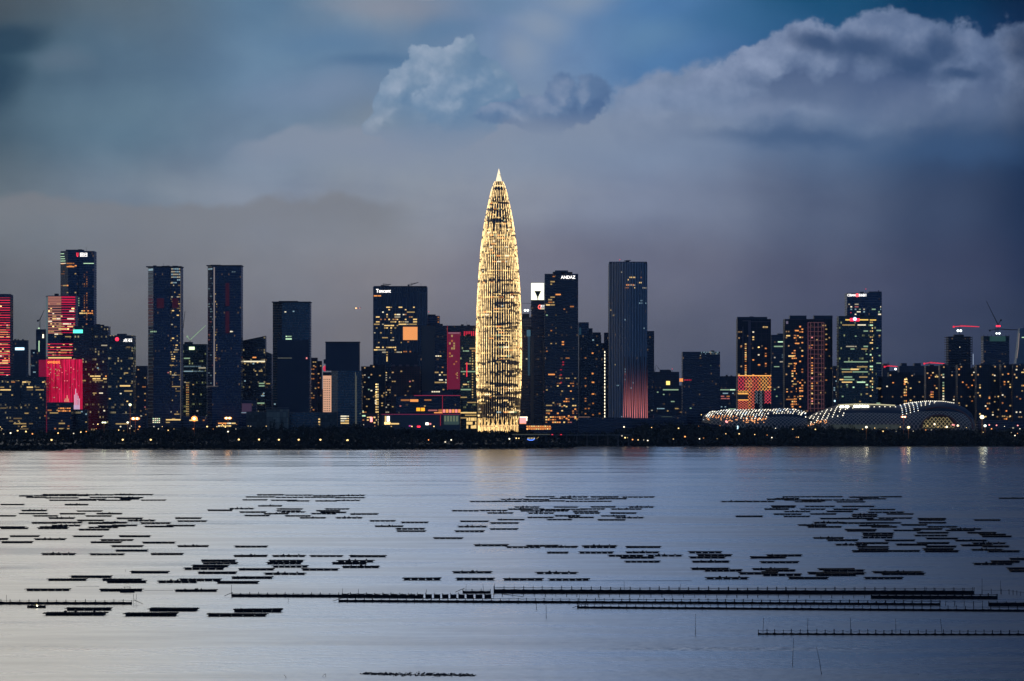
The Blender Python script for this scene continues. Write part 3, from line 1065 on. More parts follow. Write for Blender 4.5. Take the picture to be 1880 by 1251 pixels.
# pink and red LED tower
t = Tower('office_tower', 'tower with glowing salmon and red floors in front of the tallest western tower', 'skyscraper', 82, 138, 543, 6000, 40, NAVY, out=((0, 16), (.11, 1.5), (.54, 0), (1, 6)))
for i in range(15):
    y = 544.5 + i*4.7
    a = 0.6 if i < 3 else 1
    t.strip('light_band', 88, 112.5, y, y+(4.2 if i < 3 else 2.4), emit('salmon_floor', (0.62, 0.24, 0.18), 0.55), .45)
    t.strip('light_band', 113, 137.5, y, y+(2.6 if i < 3 else 1.3), emit('crimson_floor', (0.75, 0.01, 0.07), 0.75), .45)
for i in range(5):
    y = 631 + i*5.2
    t.strip('light_band', 86, 135, y, y+1.3, emit('crimson_floor', (0.75, 0.01, 0.07), 0.75), .45)
t.strip('teal_corner', 82.5, 87.5, 546, 655, emit('teal_corner_glow', (0.10, 0.17, 0.20), 0.5), .1)  # corner face given a faint glow of its own, no lamp there
t.wins([dict(x0=88, x1=136, y0=557.3, y1=622, p=.55, fh=3.9*1.063, c='Y3:4 W3:2 Y2:3 Y4:1', run=1.6, g=.5), dict(x0=88, x1=132, y0=632.6, y1=660, fh=4.35, p=.5, c='Y3:4 O3:1 Y2:2', run=2, g=.5)])

# low red LED building
t = Tower('media_facade_building', 'bright red media facade block with white streaks at its lower corner', 'office building', 85, 147.5, 660, 5780, 30, LEDR)
t.strip('red_side_panel', 70.5, 84, 661, 709, MATS['dark_red_led_facade'] if False else emit('dull_red_panel', (0.32, 0.0, 0.04), 0.55), -6, 3)
t.strip('red_side_panel', 74, 84, 728, 737, emit('dull_red_panel', (0.32, 0.0, 0.04), 0.55), -6, 3)
t.text('◎中国信托', 99, 665.5, 5, 23, emit('sign_orange', (1, .28, .05), 1.8), 'sign_lettering')
t.wins([dict(x0=87, x1=147, y0=672, y1=735, p=.10, fh=2.6, bw=2.0, c='P3:2 P2:4 W2:1 O2:1 Y2:1', run=1, g=1.2, wh=.5), dict(x0=88, x1=112, y0=672, y1=693, p=.3, fh=3, bw=2, c='Y2:2 O2:2', run=1)])
for i in range(14):
    x = 116 + i*2.25; r_ = [0, 8, 12, 20, 11, 3, 0, 8, 13, 27, 38, 30, 25, 20][i]
    if r_: t.strip('light_streak', x, x+1.1, 740-r_*.7 if i < 6 else 752-r_, 738 if i < 6 else 775, emit('lilac_streak', (0.85, 0.55, 0.75), 0.9) if i > 6 else emit('peach_streak', (1, .5, .3), .8), .6)
t.strip('light_streak', 132.5, 146.5, 744, 774, emit('lilac_panel', (0.62, 0.42, 0.72), 0.55), .45)

t = Tower('office_tower', 'dark tower with a turquoise glowing sign behind the red media facade', 'skyscraper', 134, 198, 599, 5900, 40, OFFI, out=((0, 0), (.55, 0), (.56, 2), (1, 2)))
t.strip('sign', 134.5, 152, 605.5, 612, emit('turquoise_sign', (0.12, 0.95, 0.72), 1.5), 1)
t.block('roof_plant', 170, 186, 597, 600, NAVY2, 4)
t.wins([dict(x0=150, y0=616, y1=780, p=.11, c='Y2:4 W2:2 G2:1 C2:1 Y3:1.5 W3:.6', run=2, g=1.6), dict(x0=165, x1=196, y0=691, y1=697, p=.9, c='Y3:2 O3:1', run=2, g=.2)])
t = Tower('office_tower', 'office tower with a red dot sign and white lettering, next to the turquoise sign tower', 'skyscraper', 198.5, 245, 616, 5750, 38, OFFI)
t.block('roof_plant', 214, 230, 613, 617, NAVY2, 6)
mb = MB(); mb.ball((0, 0, 0), 3.0, 0, 12, 7); mb.make('round_sign', lit('R4'), t.root, (t.X(215), -1.2, t.Z(623)))
t.text('点石', 234.5, 625, 6, 16.5, emit('sign_white', (1, .96, .92), 2.2), 'sign_lettering')
t.wins([dict(y0=633, y1=785, p=.17, c=OFF+' G3:1', run=2.2, g=1.3)])
t = Tower('apartment_block', 'bluish distant block seen in the gap west of the teal-edged tower', 'apartment building', 246, 269, 672, 6600, 24, FARC)
t.wins([dict(y0=690, y1=780, p=.14, c='O2:2 Y2:1 P2:1', run=1)])

# low office masses in front (west)
t = Tower('office_block', 'long low office block full of yellow lit floors at the western edge', 'office building', -40, 85, 692, 5700, 40, OFFI)
t.block('stair_tower', 28, 37, 700, 745, OFFI, -3, 4)
t.wins([dict(x0=0, y0=697, y1=790, p=.30, c='Y2:5 Y3:2 O2:1 Y1:3', run=2, g=1), dict(x0=28, x1=36.5, y0=700, y1=745, p=.6, c='Y2:3 Y1:2', run=1, g=.2)])
t = Tower('office_block', 'dark low office block in front of the red media facade', 'office building', 86, 131, 739, 5660, 30, NAVY2)
t.wins([dict(x0=87, y0=744, y1=790, p=.30, c='Y2:3 O2:2 Y1:3', run=1.6, g=1), dict(x0=106, x1=130, y0=750, y1=757, p=.75, c='O3:2 O2:2', run=1, g=.2)])
t = Tower('office_block', 'wide dim parking-deck building at the foot of the red dot sign tower', 'office building', 205, 262, 760, 5640, 30, NAVY2)
t.wins([dict(x0=212, x1=262, y0=764, y1=785, p=.16, c='Y2:2 Y3:1 W2:1', run=2)])

# the two tall grey-blue twins
t = Tower('twin_tower', 'tall slab tower with a pale teal banded west edge and flat roof frame', 'skyscraper', 269, 332, 491, 5800, 42, NAVY, out=((0, 26), (.20, 0), (.70, 0), (.72, 1.5), (1, 1.5)), group='two tall matching slab towers with flat roof frames')
t.block('roof_frame', 268, 333, 489, 490.6, STEEL, -1, 44); t.block('roof_plant', 296, 306, 488, 489.4, STEEL, 8)
for i in range(40):
    y = 500+i*6.6
    mb = MB(); (xa, ya, an) = t.at(275)
    mb.obox((0, 0, 0), 0, 9.6/math.cos(an), .6, 2.2*t.d/F*.55)
    if y < 760:
        o = mb.make('edge_band', principled('skylit_teal_band', (0.10, 0.22, 0.26), 0.35, ior=2.0), t.root, (xa, ya-.5, t.Z(y))); o.rotation_euler = (0, 0, an)  # floor bands paled with the western skylight on this face
t.wins([dict(x0=270, x1=281, y0=495, y1=499, p=.9, c='C2:1', run=1, g=.1, bw=2, wh=.8), dict(x0=314, x1=331, y0=494, y1=520, p=.45, c='C2:2 W2:2', run=1, g=.2, fh=4.3, bw=3),
        dict(x0=313, x1=331, y0=520, y1=775, p=.34, c='Y2:4 Y1:4 W2:1 Y3:.5', run=1.5, g=1, fh=3.6, bw=1.9), dict(x0=312, x1=325, y0=655, y1=690, p=.5, c='Y2:3 Y3:1', run=1.5, g=.5, fh=3.4, bw=2),
        dict(x0=283, x1=312, y0=600, y1=775, p=.02, c='C2:1 P2:1', run=1), dict(x0=274, x1=288, y0=609, y1=611, p=.6, c='G2:1', run=1, g=.1)])
t.strip('edge_light', 331.2, 332, 500, 770, emit('thin_grey_edge', (.30, .26, .24), .35), .6)
t.strip('dim_red_lamps', 288, 301, 548, 566, emit('faint_red_panel', (.14, .0, .02), .16), .3); t.strip('dim_red_lamps', 316, 327, 548, 566, emit('faint_red_panel', (.14, .0, .02), .16), .3)

t = Tower('twin_tower', 'tall slab tower with one thin pale vertical light line near its west corner', 'skyscraper', 380, 442.5, 489, 5800, 42, NAVY, out=((0, 14), (.15, 0), (1, 0)), group='two tall matching slab towers with flat roof frames')
t.block('roof_frame', 379, 443.5, 487, 488.7, STEEL, -1, 44); t.block('roof_plant', 386, 404, 486, 487.3, STEEL, 8)
t.strip('edge_light', 392.2, 394.4, 491, 709, emit('long_pale_edge', (.42, .36, .36), .5), .8)
t.strip('edge_light', 379, 401, 709, 710, emit('thin_grey_edge', (.30, .26, .24), .35), .8)
t.wins([dict(x0=381, x1=391, y0=494, y1=498, p=.8, c='C2:1', run=1, g=.1, bw=2.6), dict(x0=381, x1=391, y0=502, y1=705, p=.16, c='C1:3 P1:1', run=1, g=.8),
        dict(x0=394.5, x1=399, y0=540, y1=705, p=.42, c='Y2:2 Y1:4 O1:2', run=1, g=.6, bw=1.9), dict(x0=381, x1=441, y0=730, y1=780, p=.10, c='C2:2 Y2:1 C1:2', run=1.4),
        dict(x0=425, x1=441, y0=490, y1=500, p=.4, c='C1:1', run=1), dict(x0=422, x1=428, y0=609, y1=612, p=.7, c='W3:1', run=1, g=.1)])
t.strip('dim_red_lamps', 414, 421, 520, 562, emit('faint_red_panel', (.14, .0, .02), .16), .3); t.strip('dim_red_lamps', 414, 421, 572, 612, emit('faint_red_panel', (.14, .0, .02), .16), .3)

t = Tower('office_tower', 'unlit tower behind the luffing crane, between the two tall slab towers', 'skyscraper', 333, 379, 632, 6200, 40, OFFG, out=((0, 0), (.08, 0), (.1, 3), (1, 3)))
t.block('roof_frame', 338, 352, 628, 633, STEEL, 4)
t.strip('work_light', 347, 357, 637, 642.5, emit('work_lamp', (.8, 1, .6), 1.5), 1)
t.wins([dict(y0=645, y1=770, p=.10, c='G2:2 C2:1 W2:1 Y2:1', run=2), dict(x0=341, x1=347, y0=703, y1=780, p=.6, c='Y2:3 O2:1', run=1, g=.4), dict(x0=336, x1=375, y0=673, y1=674.5, p=.9, c='C1:1', run=2, g=.1), dict(x0=336, x1=375, y0=682, y1=684, p=.8, c='C2:1 C1:1', run=2, g=.1)])
t = Tower('office_tower', 'office tower with a sloping roofline and bright bands below its crown', 'skyscraper', 443, 487, 617, 6000, 30, OFFI, roofz=(9, 0, 0, 9))
t.wins([dict(y0=643, y1=668, p=.42, c='O3:2 Y3:2 Y2:2', run=3, g=.9), dict(y0=668, y1=760, p=.14, c='G2:3 Y2:2 G3:1 C2:1', run=2.2), dict(x0=443, x1=487, y0=664, y1=666, p=1.4, c='W3:2 Y3:1', run=4, g=.1)])
t = Tower('office_tower', 'lower stepped wing beside the sloping-roof tower', 'office building', 487.5, 498.5, 646, 6020, 28, NAVY2, roofz=(0, 4, 4, 0))
t.wins([dict(y0=655, y1=770, p=.12, c='O3:1 G3:1 Y2:2', run=2)])
t = Tower('mall_building', 'low building with a faint magenta glow and lit canopy below the sloping-roof tower', 'building', 443, 470, 735, 5750, 30, NAVY2)
t.strip('glow_panel', 444, 462, 741, 760, emit('mauve_panel', (.09, .05, .10), .45), .3); t.strip('canopy_light', 443, 461, 757.5, 758.6, 'C2', 1.5)

t = Tower('office_tower', 'plain dark glass tower with a thin flat roof and two small lights near its top', 'skyscraper', 500, 569, 556, 5850, 42, TEAL, out=((0, 10), (.26, 0), (1, 0)))
t.block('roof_slab', 499, 570, 554, 555.6, STEEL, -2, 44); t.block('roof_plant', 511, 546, 552.6, 553.9, STEEL, 8)
t.block('front_box', 509, 567, 624, 790, NAVY2, -3, 1.5)
t.wins([dict(x0=522, x1=527, y0=573, y1=577, p=2, c='W3:1', run=1, g=.1), dict(x0=537, x1=541, y0=572, y1=575, p=2, c='C2:1', run=1, g=.1), dict(x0=524, x1=536, y0=618, y1=624, p=.9, c='G3:1 G2:1', run=2, g=.1),
        dict(x0=502, x1=567, y0=626, y1=770, p=.006, c='C2:1', run=1)])
t.strip('thin_light_line', 510, 536, 657.3, 658.2, emit('faint_line', (.4, .4, .3), .35), 3.5)
t.strip('small_lamp', 562, 564.5, 656.5, 659.5, 'P3', 3.6)
t = Tower('apartment_block', 'stepped brownish apartment block between two dark glass towers', 'apartment building', 569, 582, 657, 6200, 24, RESP)
t.wins([dict(y0=665, y1=775, p=.20, c='O2:3 Y2:2', run=1)])
t = Tower('apartment_block', 'lower step of the brownish apartments beside the salmon tower', 'apartment building', 582, 590, 663, 6210, 24, RESP)
t.wins([dict(y0=668, y1=770, p=.22, c='G2:2 Y2:2 O2:2', run=1.5)])
t = Tower('hotel_tower', 'slim salmon floodlit tower with a grid of dark windows', 'apartment building', 593, 607.5, 690, 5900, 18, SALMON)
t.body.data.materials[0] = emit('salmon_wall_glow', (0.78, 0.42, 0.27), 0.9)  # the wall itself glows, standing in for floodlighting
ent = []
for i in range(16):
    for j in range(4):
        X, Y, a = t.at(595+j*3.4)
        mb = None
        o = link('window', unit_box(NAVY2 if False else STEEL), t.root, (X, Y-.2, t.Z(697+i*4.1))); o.scale = (1.3, .5, 1.7)
mb = MB(); mb.prism([(-6.4, 0), (6.4, 0), (6.4, 14), (-6.4, 14)], t.h, t.h+5.5); mb.make('roof_lantern', NAVY2, t.root)
mb = MB(); mb.ball((-3.5, 5, t.h+11.5), 3.2, 0, 12, 7, rz=4.6); mb.make('red_beacon_globe', emit('red_globe', (.75, .04, .10), .8), t.root)
t = Tower('office_tower', 'dark stepped glass tower with a wider lower half, next to the salmon tower', 'skyscraper', 608, 664, 681, 5750, 36, TEAL, out=((0, 6), (.22, 0), (1, 0)))
t.block('upper_box', 597.5, 659, 630, 681, NAVY2, 2, 34); t.block('roof_slab', 597, 660, 627.5, 629.7, STEEL, 1, 36); t.block('corner_pod', 594, 599, 660, 668, NAVY2, 4)
t.strip('edge_light', 652.2, 652.9, 684, 785, emit('faint_line', (.4, .4, .3), .35), .5)
t.strip('edge_light', 654.3, 654.9, 690, 785, emit('faint_line', (.4, .4, .3), .35), .5)
t.wins([dict(x0=612, x1=662, y0=684, y1=770, p=.008, c='C2:1 G2:1', run=1), dict(x0=625, x1=641, y0=764.5, y1=778, p=1.2, c='Y3:2 W3:2', run=2, g=.1, fh=3.6), dict(x0=625, x1=645, y0=642, y1=675, p=.03, c='G2:1', run=1)])
t = Tower('utility_block', 'pale grey-green panelled block behind slim trees', 'building', 489, 529, 752, 5560, 26, BLOCKF)
t.block('roof_rail', 486, 530, 748.5, 749.4, GREYPAN, -.5, .5)
for i in range(12):
    mb = MB(); mb.box(-.15, .15, -.3, .3, 0, 3.0); mb.make('roof_post', GREYPAN, t.root, (t.X(488+i*3.7), 0, t.h-.3))
t = Tower('utility_block', 'dark wide block behind the pale panelled block', 'building', 452, 489, 756, 5600, 30, BLOCKD)
t = Tower('utility_block', 'dull green-grey cube at the foot of the salmon tower', 'building', 586, 619, 757, 5580, 26, BLOCKD)
t.wins([dict(x0=584, x1=589, y0=770, y1=780, p=1, c='Y3:1 Y2:1', run=1, g=.2)])
t = Tower('office_block', 'dim low glass block below the plain dark glass tower', 'building', 530, 586, 758, 5600, 30, TEAL)

# residential cluster and screen tower
t = Tower('apartment_block', 'grey apartment block with scattered windows west of the lettered tower', 'apartment building', 663, 690, 673, 6150, 26, RES)
t.wins([dict(y0=680, y1=785, p=.2, c=OFF, run=1)])
t = Tower('apartment_block', 'apartment block with a bright column of windows at the foot of the lettered tower', 'apartment building', 679, 707, 670, 5900, 26, RES)
t.wins([dict(y0=676, y1=785, p=.16, c='Y2:3 Y3:2 W3:1', run=1), dict(x0=689, x1=695, y0=706, y1=780, p=.7, c='Y3:3 W3:2 Y4:.5', run=1, g=.3)])
t = Tower('apartment_block', 'dark slot-like apartment block between two paler ones', 'apartment building', 706, 718, 664, 6000, 24, NAVY2)
t.wins([dict(y0=680, y1=790, p=.35, c='Y3:2 W2:2 Y2:2', run=1)])
t = Tower('apartment_block', 'pinkish balconied apartment block below the orange screen', 'apartment building', 718, 771, 673, 5850, 30, RESP)
for x, w_ in ((722, 5), (735, 5), (748, 6), (763, 5)):
    t.block('roof_pavilion', x-w_/2, x+w_/2, 669.5, 673.5, PALEFRAME, 3, 10)
t.wins([dict(y0=682, y1=780, p=.07, c='Y2:3 Y3:2 P2:1', run=1)])
t = Tower('lettered_tower', 'dark blue office tower with white lettering and a glowing orange screen', 'skyscraper', 685, 784, 527, 6100, 46, facade('blue_line_facade', (0.003, 0.010, 0.028), (0.006, 0.035, 0.075), fh=26, bay=6.0, mull=0.22, band=0.03, dim=0), out=((0, 0), (.82, 0), (1, 16)))
t.block('parapet', 686, 783, 525.4, 527.4, NAVY2, 1, 44)
t.text('Tencent', 704, 534.4, 6.6, 27, emit('sign_white', (1, .96, .92), 2.2))
t.strip('orange_screen', 740, 766.5, 600.5, 624.5, emit('orange_screen', (0.95, 0.36, 0.11), 0.95), 1.0, 1.2)
t.strip('lit_corner', 709.5, 711.5, 655, 666.5, 'Y3', .6); t.strip('lit_corner', 721.5, 724, 667, 674, 'Y3', .6)
t.strip('lit_hall', 742, 757, 651, 655.5, 'W3', 1.0); t.strip('lit_hall', 758, 764, 651, 655.5, 'Y3', 1.0)
t.block('front_step', 713, 767, 648, 672, NAVY2, -4, 0)
t.wins([dict(x0=686, x1=765, y0=545, y1=560, p=.10, c='O2:2 O3:1 P2:1', run=2), dict(x0=686, x1=700, y0=543.5, y1=546, p=1, c='O3:1', run=1.5, g=.1), dict(x0=686, x1=766, y0=560, y1=598, p=.52, c='Y3:4 Y2:3 W2:1 O2:1 W3:1', run=1.5, g=1.0), dict(x0=686, x1=738, y0=598, y1=672, p=.40, c='Y3:3 Y2:3 W2:1 Y1:2', run=1.5, g=1), dict(x0=740, x1=766, y0=628, y1=648, p=.26, c='Y3:2 O2:2', run=1.5), dict(x0=768, x1=783, y0=555, y1=600, p=.015, c='O1:1 C1:1', run=3)])
for x in (701, 757):
    pass
t = Tower('office_tower', 'small dark shoulder tower just east of the lettered tower', 'skyscraper', 784, 807, 580, 6300, 30, NAVY)
t.block('roof_plant', 785, 798, 577.5, 580.5, STEEL, 5); t.wins([dict(x0=803, x1=807, y0=583, y1=592, p=.8, c='O2:1 O1:1', run=1, g=.2), dict(p=.02, c='Y2:1', run=1, y1=650)])
t = Tower('office_tower', 'grey gridded tower with lower floors lit yellow, west of the red-sided tower', 'skyscraper', 772, 821, 598, 5900, 36, NAVY2)
t.block('grid_panel', 774, 798, 599, 718, MATS['grey_grid_facade'], -.8, 0)
t.wins([dict(x0=786, x1=820, y0=684, y1=711, p=.85, c='Y3:3 W3:2 Y2:2', run=1.7, g=.9), dict(x0=799, x1=812, y0=654, y1=657, p=1, c='W3:1 Y3:1', run=1, g=.1), dict(x0=799, x1=820, y0=670, y1=680, p=.2, c='O2:1 Y2:1', run=2), dict(x0=774, x1=798, y0=600, y1=700, p=.12, c='C1:2 Y1:2', run=1), dict(y0=711, y1=722, p=.2, c='Y2:1', run=1.4)])
t = Tower('office_tower', 'dark tower with one crimson washed face behind the golden tower', 'skyscraper', 821, 874, 598, 5910, 36, NAVY2)
t.strip('crimson_wash_glow', 822, 845, 610, 715, MATS['dull_red_led_facade'] if False else emit('crimson_wash_glow', (0.24, 0.012, 0.05), 0.55), -.1, .3)  # self-glowing sheet on the face carries the red wash of light
t.strip('red_edge_light', 821, 821.8, 599, 716, 'R2', .8); t.strip('red_edge_light', 845.3, 846, 610, 716, 'R2', .8)
for i in range(7):
    t.strip('red_fin_light', 851.8+i*3.4, 853+i*3.4, 608.5, 617, 'R3', .7)
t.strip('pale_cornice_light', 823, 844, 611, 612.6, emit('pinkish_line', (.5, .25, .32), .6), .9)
t.wins([dict(x0=824, x1=836, y0=617, y1=655, p=.32, c='Y2:3 O2:2 Y3:1', run=1, g=.6, wh=.8), dict(x0=824, x1=844, y0=655, y1=712, p=.035, c='O2:1', run=1), dict(x0=838, x1=841, y0=685, y1=695, p=1, c='Y2:1', run=1, g=.1)])
t = Tower('office_tower', 'greenish glass tower with lit floors touching the western side of the golden tower', 'skyscraper', 844.5, 876, 617, 5760, 30, OFFG)
t.strip('red_sign_column', 856, 858, 666, 692, 'R3', .7)
t.wins([dict(y0=640, y1=785, p=.28, c='Y2:4 G2:2 Y3:2 O2:1', run=2.4, g=1.1), dict(x0=866, x1=869, y0=640, y1=730, p=.9, c='Y2:2 Y3:1', run=1, g=.2), dict(x0=856, x1=875, y0=763, y1=786, p=1.0, c='Y3:3 O3:1', run=4, g=.2, wh=.8, fh=6)])

# mall podium
t = Tower('shopping_mall', 'low shopping mall with red roof lines and orange lit terraces below the gridded tower', 'shopping mall', 727, 845, 727, 5680, 60, NAVY2, out=((0, 0), (1, 0)))
t.block('upper_storey', 775, 830, 718, 727, NAVY2, 4)
t.strip('red_roof_line', 760, 845, 726, 727, emit('red_line', (.8, .05, .15), .4), .8); t.strip('red_roof_line', 700, 845, 760.5, 761.6, emit('dim_red_line', (.6, .04, .16), .3), 6)
t.block('lower_storey', 701, 845, 761.6, 790, TEAL, -8, 0)
t.strip('terrace_window', 736, 752, 733.5, 736.5, 'O2', .8); t.strip('terrace_window', 753, 768, 733.5, 738, 'O3', .8)
t.strip('terrace_window', 779, 792, 733.5, 736, 'O2', .8)
for x in (764.5, 772.8):
    t.strip('amber_sign', x, x+7, 749, 755, emit('amber_sign', (1, .40, .02), 1.5), 1.0)
for i in range(6):
    t.strip('lit_bay', 813+i*5.6, 817.6+i*5.6, 752, 758, 'O3' if i % 2 else 'P3', .9)
t.strip('lit_bay', 786, 803, 752.5, 755, 'P2', .9); t.strip('lit_bay', 805, 812, 752, 757, 'O2', .9)
t.strip('lit_bay', 797, 812, 757, 759, 'O3', 1.2)
t.strip('red_column', 812, 812.8, 727, 760, 'R2', 1.5); t.strip('red_column', 808.5, 809.3, 762, 782, 'R2', 9.5)
t.strip('entrance_portal', 707, 709, 764, 780, 'Y3', 9); t.strip('entrance_portal', 710.5, 715.5, 764.5, 774, emit('white_portal', (1, .93, .8), 2.5), 9); t.strip('entrance_portal', 706, 717, 775, 779.5, 'Y4', 9.2)
t.strip('awning_light', 718, 733, 777, 779.5, 'Y3', 9); t.strip('lit_shopfront', 781.5, 787, 776, 780.5, emit('white_portal', (1, .93, .8), 2.5), 9); t.strip('lit_shopfront', 788, 792, 777, 780, 'P3', 9)
t.strip('lit_shopfront', 766, 772, 782, 785, 'R4', 9); t.strip('lit_shopfront', 751, 755, 781.5, 783, 'M3', 9)
t.strip('glazed_hall', 815, 843, 763, 780, emit('dim_glazed_hall', (.035, .06, .055), .9), 8.5)
for i in range(5): t.strip('hall_window', 816+i*5.4, 819+i*5.4, 764, 774, emit('hall_window', (.16, .2, .12), .8), 8.9)
t.wins([dict(x0=729, x1=810, y0=741, y1=760, p=.06, c='Y2:1 P2:1 W2:1', run=1.5), dict(x0=792, x1=808, y0=719.5, y1=722.5, p=1.6, c='W3:1', run=1, g=.1)])
t = Tower('shop_building', 'low brownish shop building with a pink glowing sign west of the mall entrance', 'building', 664, 693, 760, 5620, 24, RESP)
t.strip('pink_sign', 679.5, 684, 766, 775, 'P4', .8); t.strip('green_sign', 665, 671, 762.5, 765, 'G3', .8); t.wins([dict(y0=757, y1=784, p=.3, c='Y3:2 O2:1', run=1)])

# east of the golden tower
t = Tower('office_tower', 'dark tower topped by a white lantern box with a dark triangle', 'skyscraper', 975, 1001, 551, 6000, 26, NAVY2)
mb = MB(); k = t.d/F
mb.box(t.X(975.3), t.X(998.5), 0, 22, t.Z(551), t.Z(520)); mb.make('lantern_box', emit('white_lantern', (1.0, 1.0, .74), 1.6), t.root)
mb = MB()
tri = [(t.X(981), t.Z(534.5)), (t.X(993.5), t.Z(534.5)), (t.X(988.5), t.Z(545)), (t.X(988), t.Z(551)), (t.X(987), t.Z(551)), (t.X(986), t.Z(545))]
n = len(tri); mb.v = [(x, -.7, z) for x, z in tri]+[(x, -.1, z) for x, z in tri]
mb.f = [tuple(range(n)), tuple(range(2*n-1, n-1, -1))]+[(i, i+n, (i+1) % n+n, (i+1) % n) for i in range(n)]; mb.mi = [0]*len(mb.f)
mb.make('dark_triangle', principled('olive_panel', (.03, .035, .02), .8), t.root)
t.text('G', 990.5, 564, 8, 5.5, emit('sign_red', (1, .12, .10), 2.4)); t.text('北江', 996, 562.5, 4.6, 8, emit('sign_white', (1, .96, .92), 2.2), off=1.2); t.strip('sign_underline', 992, 1000, 566.5, 568, 'W3', 1.2)
t.wins([dict(y0=575, y1=700, p=.03, c='O2:1 P1:1', run=1)])
t = Tower('office_tower', 'square-topped dark tower with white work lights on its roof behind the golden tower', 'skyscraper', 955, 999, 583, 6060, 30, FARB)
t.block('roof_house', 959, 972, 576, 584, STEEL, 4)
for x in (964, 969):
    mb = MB(); mb.ball((0, 0, 0), 1.9, 0, 10, 6); mb.make('work_light', emit('work_white', (.9, 1, 1), 3), t.root, (t.X(x), 3, t.Z(570)))
mb = MB(); mb.tube([(t.X(958), 6, t.Z(583)), (t.X(958), 6, t.Z(557)), (t.X(976), 6, t.Z(557))], .35, 5); mb.tube([(t.X(976), 6, t.Z(557)), (t.X(970), 6, t.Z(583))], .3, 5); mb.make('roof_gantry', STEEL, t.root)
for i in range(3):
    for j in range(6):
        o = link('louvre', unit_box(emit('dull_louvre', (.10, .10, .14), .45)), t.root, (t.X(961+j*4.2), -.3, t.Z(588+i*5))); o.scale = (3.8*.55*.9*1.4, .4, 1.5)
t = Tower('office_tower', 'dark tower with a long grey vertical panel and pale blue slot beside golden tower', 'skyscraper', 956, 1000, 604, 5880, 34, NAVY2)
t.block('grey_fin_wall', 974, 980, 615, 778, GREYPAN, -1.2, .5); t.block('grey_fin_wall', 996.5, 998, 625, 778, GREYPAN, -1.2, .5)
t.strip('blue_slot', 967, 974, 606, 618, emit('dim_cyan', (.08, .22, .32), .5), .3)
t.strip('blue_slot', 969, 973, 618, 690, emit('faint_cyan', (.02, .07, .12), .5), .3)
t.wins([dict(y0=650, y1=775, p=.01, c='P2:1 W2:1', run=1)])
t = Tower('hotel_tower', 'dark hotel tower with white roof lettering and orange lit rooms', 'skyscraper', 1000, 1061.5, 503, 5750, 40, NAVY2, out=((0, 0), (.32, 0), (.33, 1.5), (1, 1.5)))
t.block('roof_house', 1019, 1043, 496.5, 503, NAVY, 6); t.block('roof_house', 1015, 1019.5, 499, 503, NAVY2, 8)
t.text('ANDAZ', 1043, 509.2, 5.6, 26.5, emit('sign_white', (1, .96, .92), 2.2))
t.wins([dict(x0=1002, x1=1019, y0=508, y1=770, p=.30, c='O2:3 Y2:3 O3:1 Y3:1 G2:.5', run=1.6, g=1.3), dict(x0=1014, x1=1030, y0=541, y1=545, p=1.4, c='O3:2 Y3:1', run=2.5, g=.1), dict(x0=1019, x1=1022, y0=560, y1=700, p=.25, c='Y1:2 Y2:1', run=1),
        dict(x0=1030, x1=1056, y0=530, y1=660, p=.055, c='O3:3 O2:2', run=1.4, g=1.6), dict(x0=1031, x1=1036, y0=628, y1=636, p=1, c='O3:1', run=2, g=.1), dict(x0=1022, x1=1060, y0=690, y1=778, p=.20, c=WARM, run=1), dict(x0=1028, x1=1036, y0=665, y1=712, p=.15, c='R2:2 R3:1', run=1), dict(x0=1002, x1=1060, y0=745, y1=782, p=.30, c='O3:3 Y3:2 W2:1 O2:2', run=1)])
t = Tower('office_tower', 'grey-blue stepped tower between the hotel tower and the finned tower', 'skyscraper', 1062, 1081, 592, 5950, 30, NAVY)
t.block('step', 1081, 1088, 603, 700, NAVY2, 3, 26); t.strip('pale_pane', 1063, 1067, 602, 615, emit('faint_cyan', (.02, .07, .12), .5), .3)
t = Tower('apartment_tower', 'broad tower with pale vertical lines and a column of orange rooms east of the hotel', 'skyscraper', 1063, 1104, 615, 5850, 34, NAVY2)
t.block('roof_step', 1088, 1103, 610.5, 615, NAVY2, 4)
for x, w_ in ((1063.5, 3), (1072, .7), (1078, .7), (1084, .7), (1091, .7), (1098, 1.2), (1103, .8)):
    t.block('pale_pier', x, x+w_, 617, 770, principled('dull_blue_pier', (.055, .065, .085), .7), -1.0, .3)
t.wins([dict(x0=1086, x1=1091.5, y0=622, y1=762, p=.36, c='O3:3 Y3:2 P3:1', run=2, g=.8, fh=4.6), dict(x0=1073, x1=1077, y0=625, y1=765, p=.26, c='O2:3 O3:1', run=1), dict(x0=1079, x1=1103, y0=620, y1=770, p=.03, c='Y2:1 C2:1 O2:1', run=1), dict(x0=1063, x1=1100, y0=748, y1=766, p=.2, c='O2:1 C2:1 W2:1', run=1)])
t = Tower('office_tower', 'slender dark tower with a dashed white vertical light line', 'skyscraper', 1104, 1117, 630, 5900, 24, NAVY2)
for i in range(21): t.strip('light_dash', 1109.6, 1111, 645+i*5.9, 648.6+i*5.9, 'W4', .6)
t = Tower('office_tower', 'sliver of a dark tower just behind the western edge of the finned tower', 'skyscraper', 1109, 1119, 611, 6050, 24, NAVY2)
t = Tower('office_tower', 'plain dark slab with few lights behind the eastern edge of the finned tower', 'skyscraper', 1186, 1201, 608, 5950, 30, NAVY2)
t.wins([dict(x0=1191, y0=612, y1=770, p=.02, c='W2:1 Y2:1', run=1)])
t = Tower('theatre_building', 'long low dark hall with a pale roof line west of the finned tower', 'building', 1062, 1160, 767, 5620, 40, NAVY2)
t.strip('roof_line_light', 1062, 1083, 765.5, 766.3, emit('dull_peach', (.4, .22, .16), .7), .5)
t = Tower('restaurant_row', 'low row of orange lit restaurants at the eastern foot of the golden tower', 'building', 965, 1013, 779, 5600, 14, NAVY2)
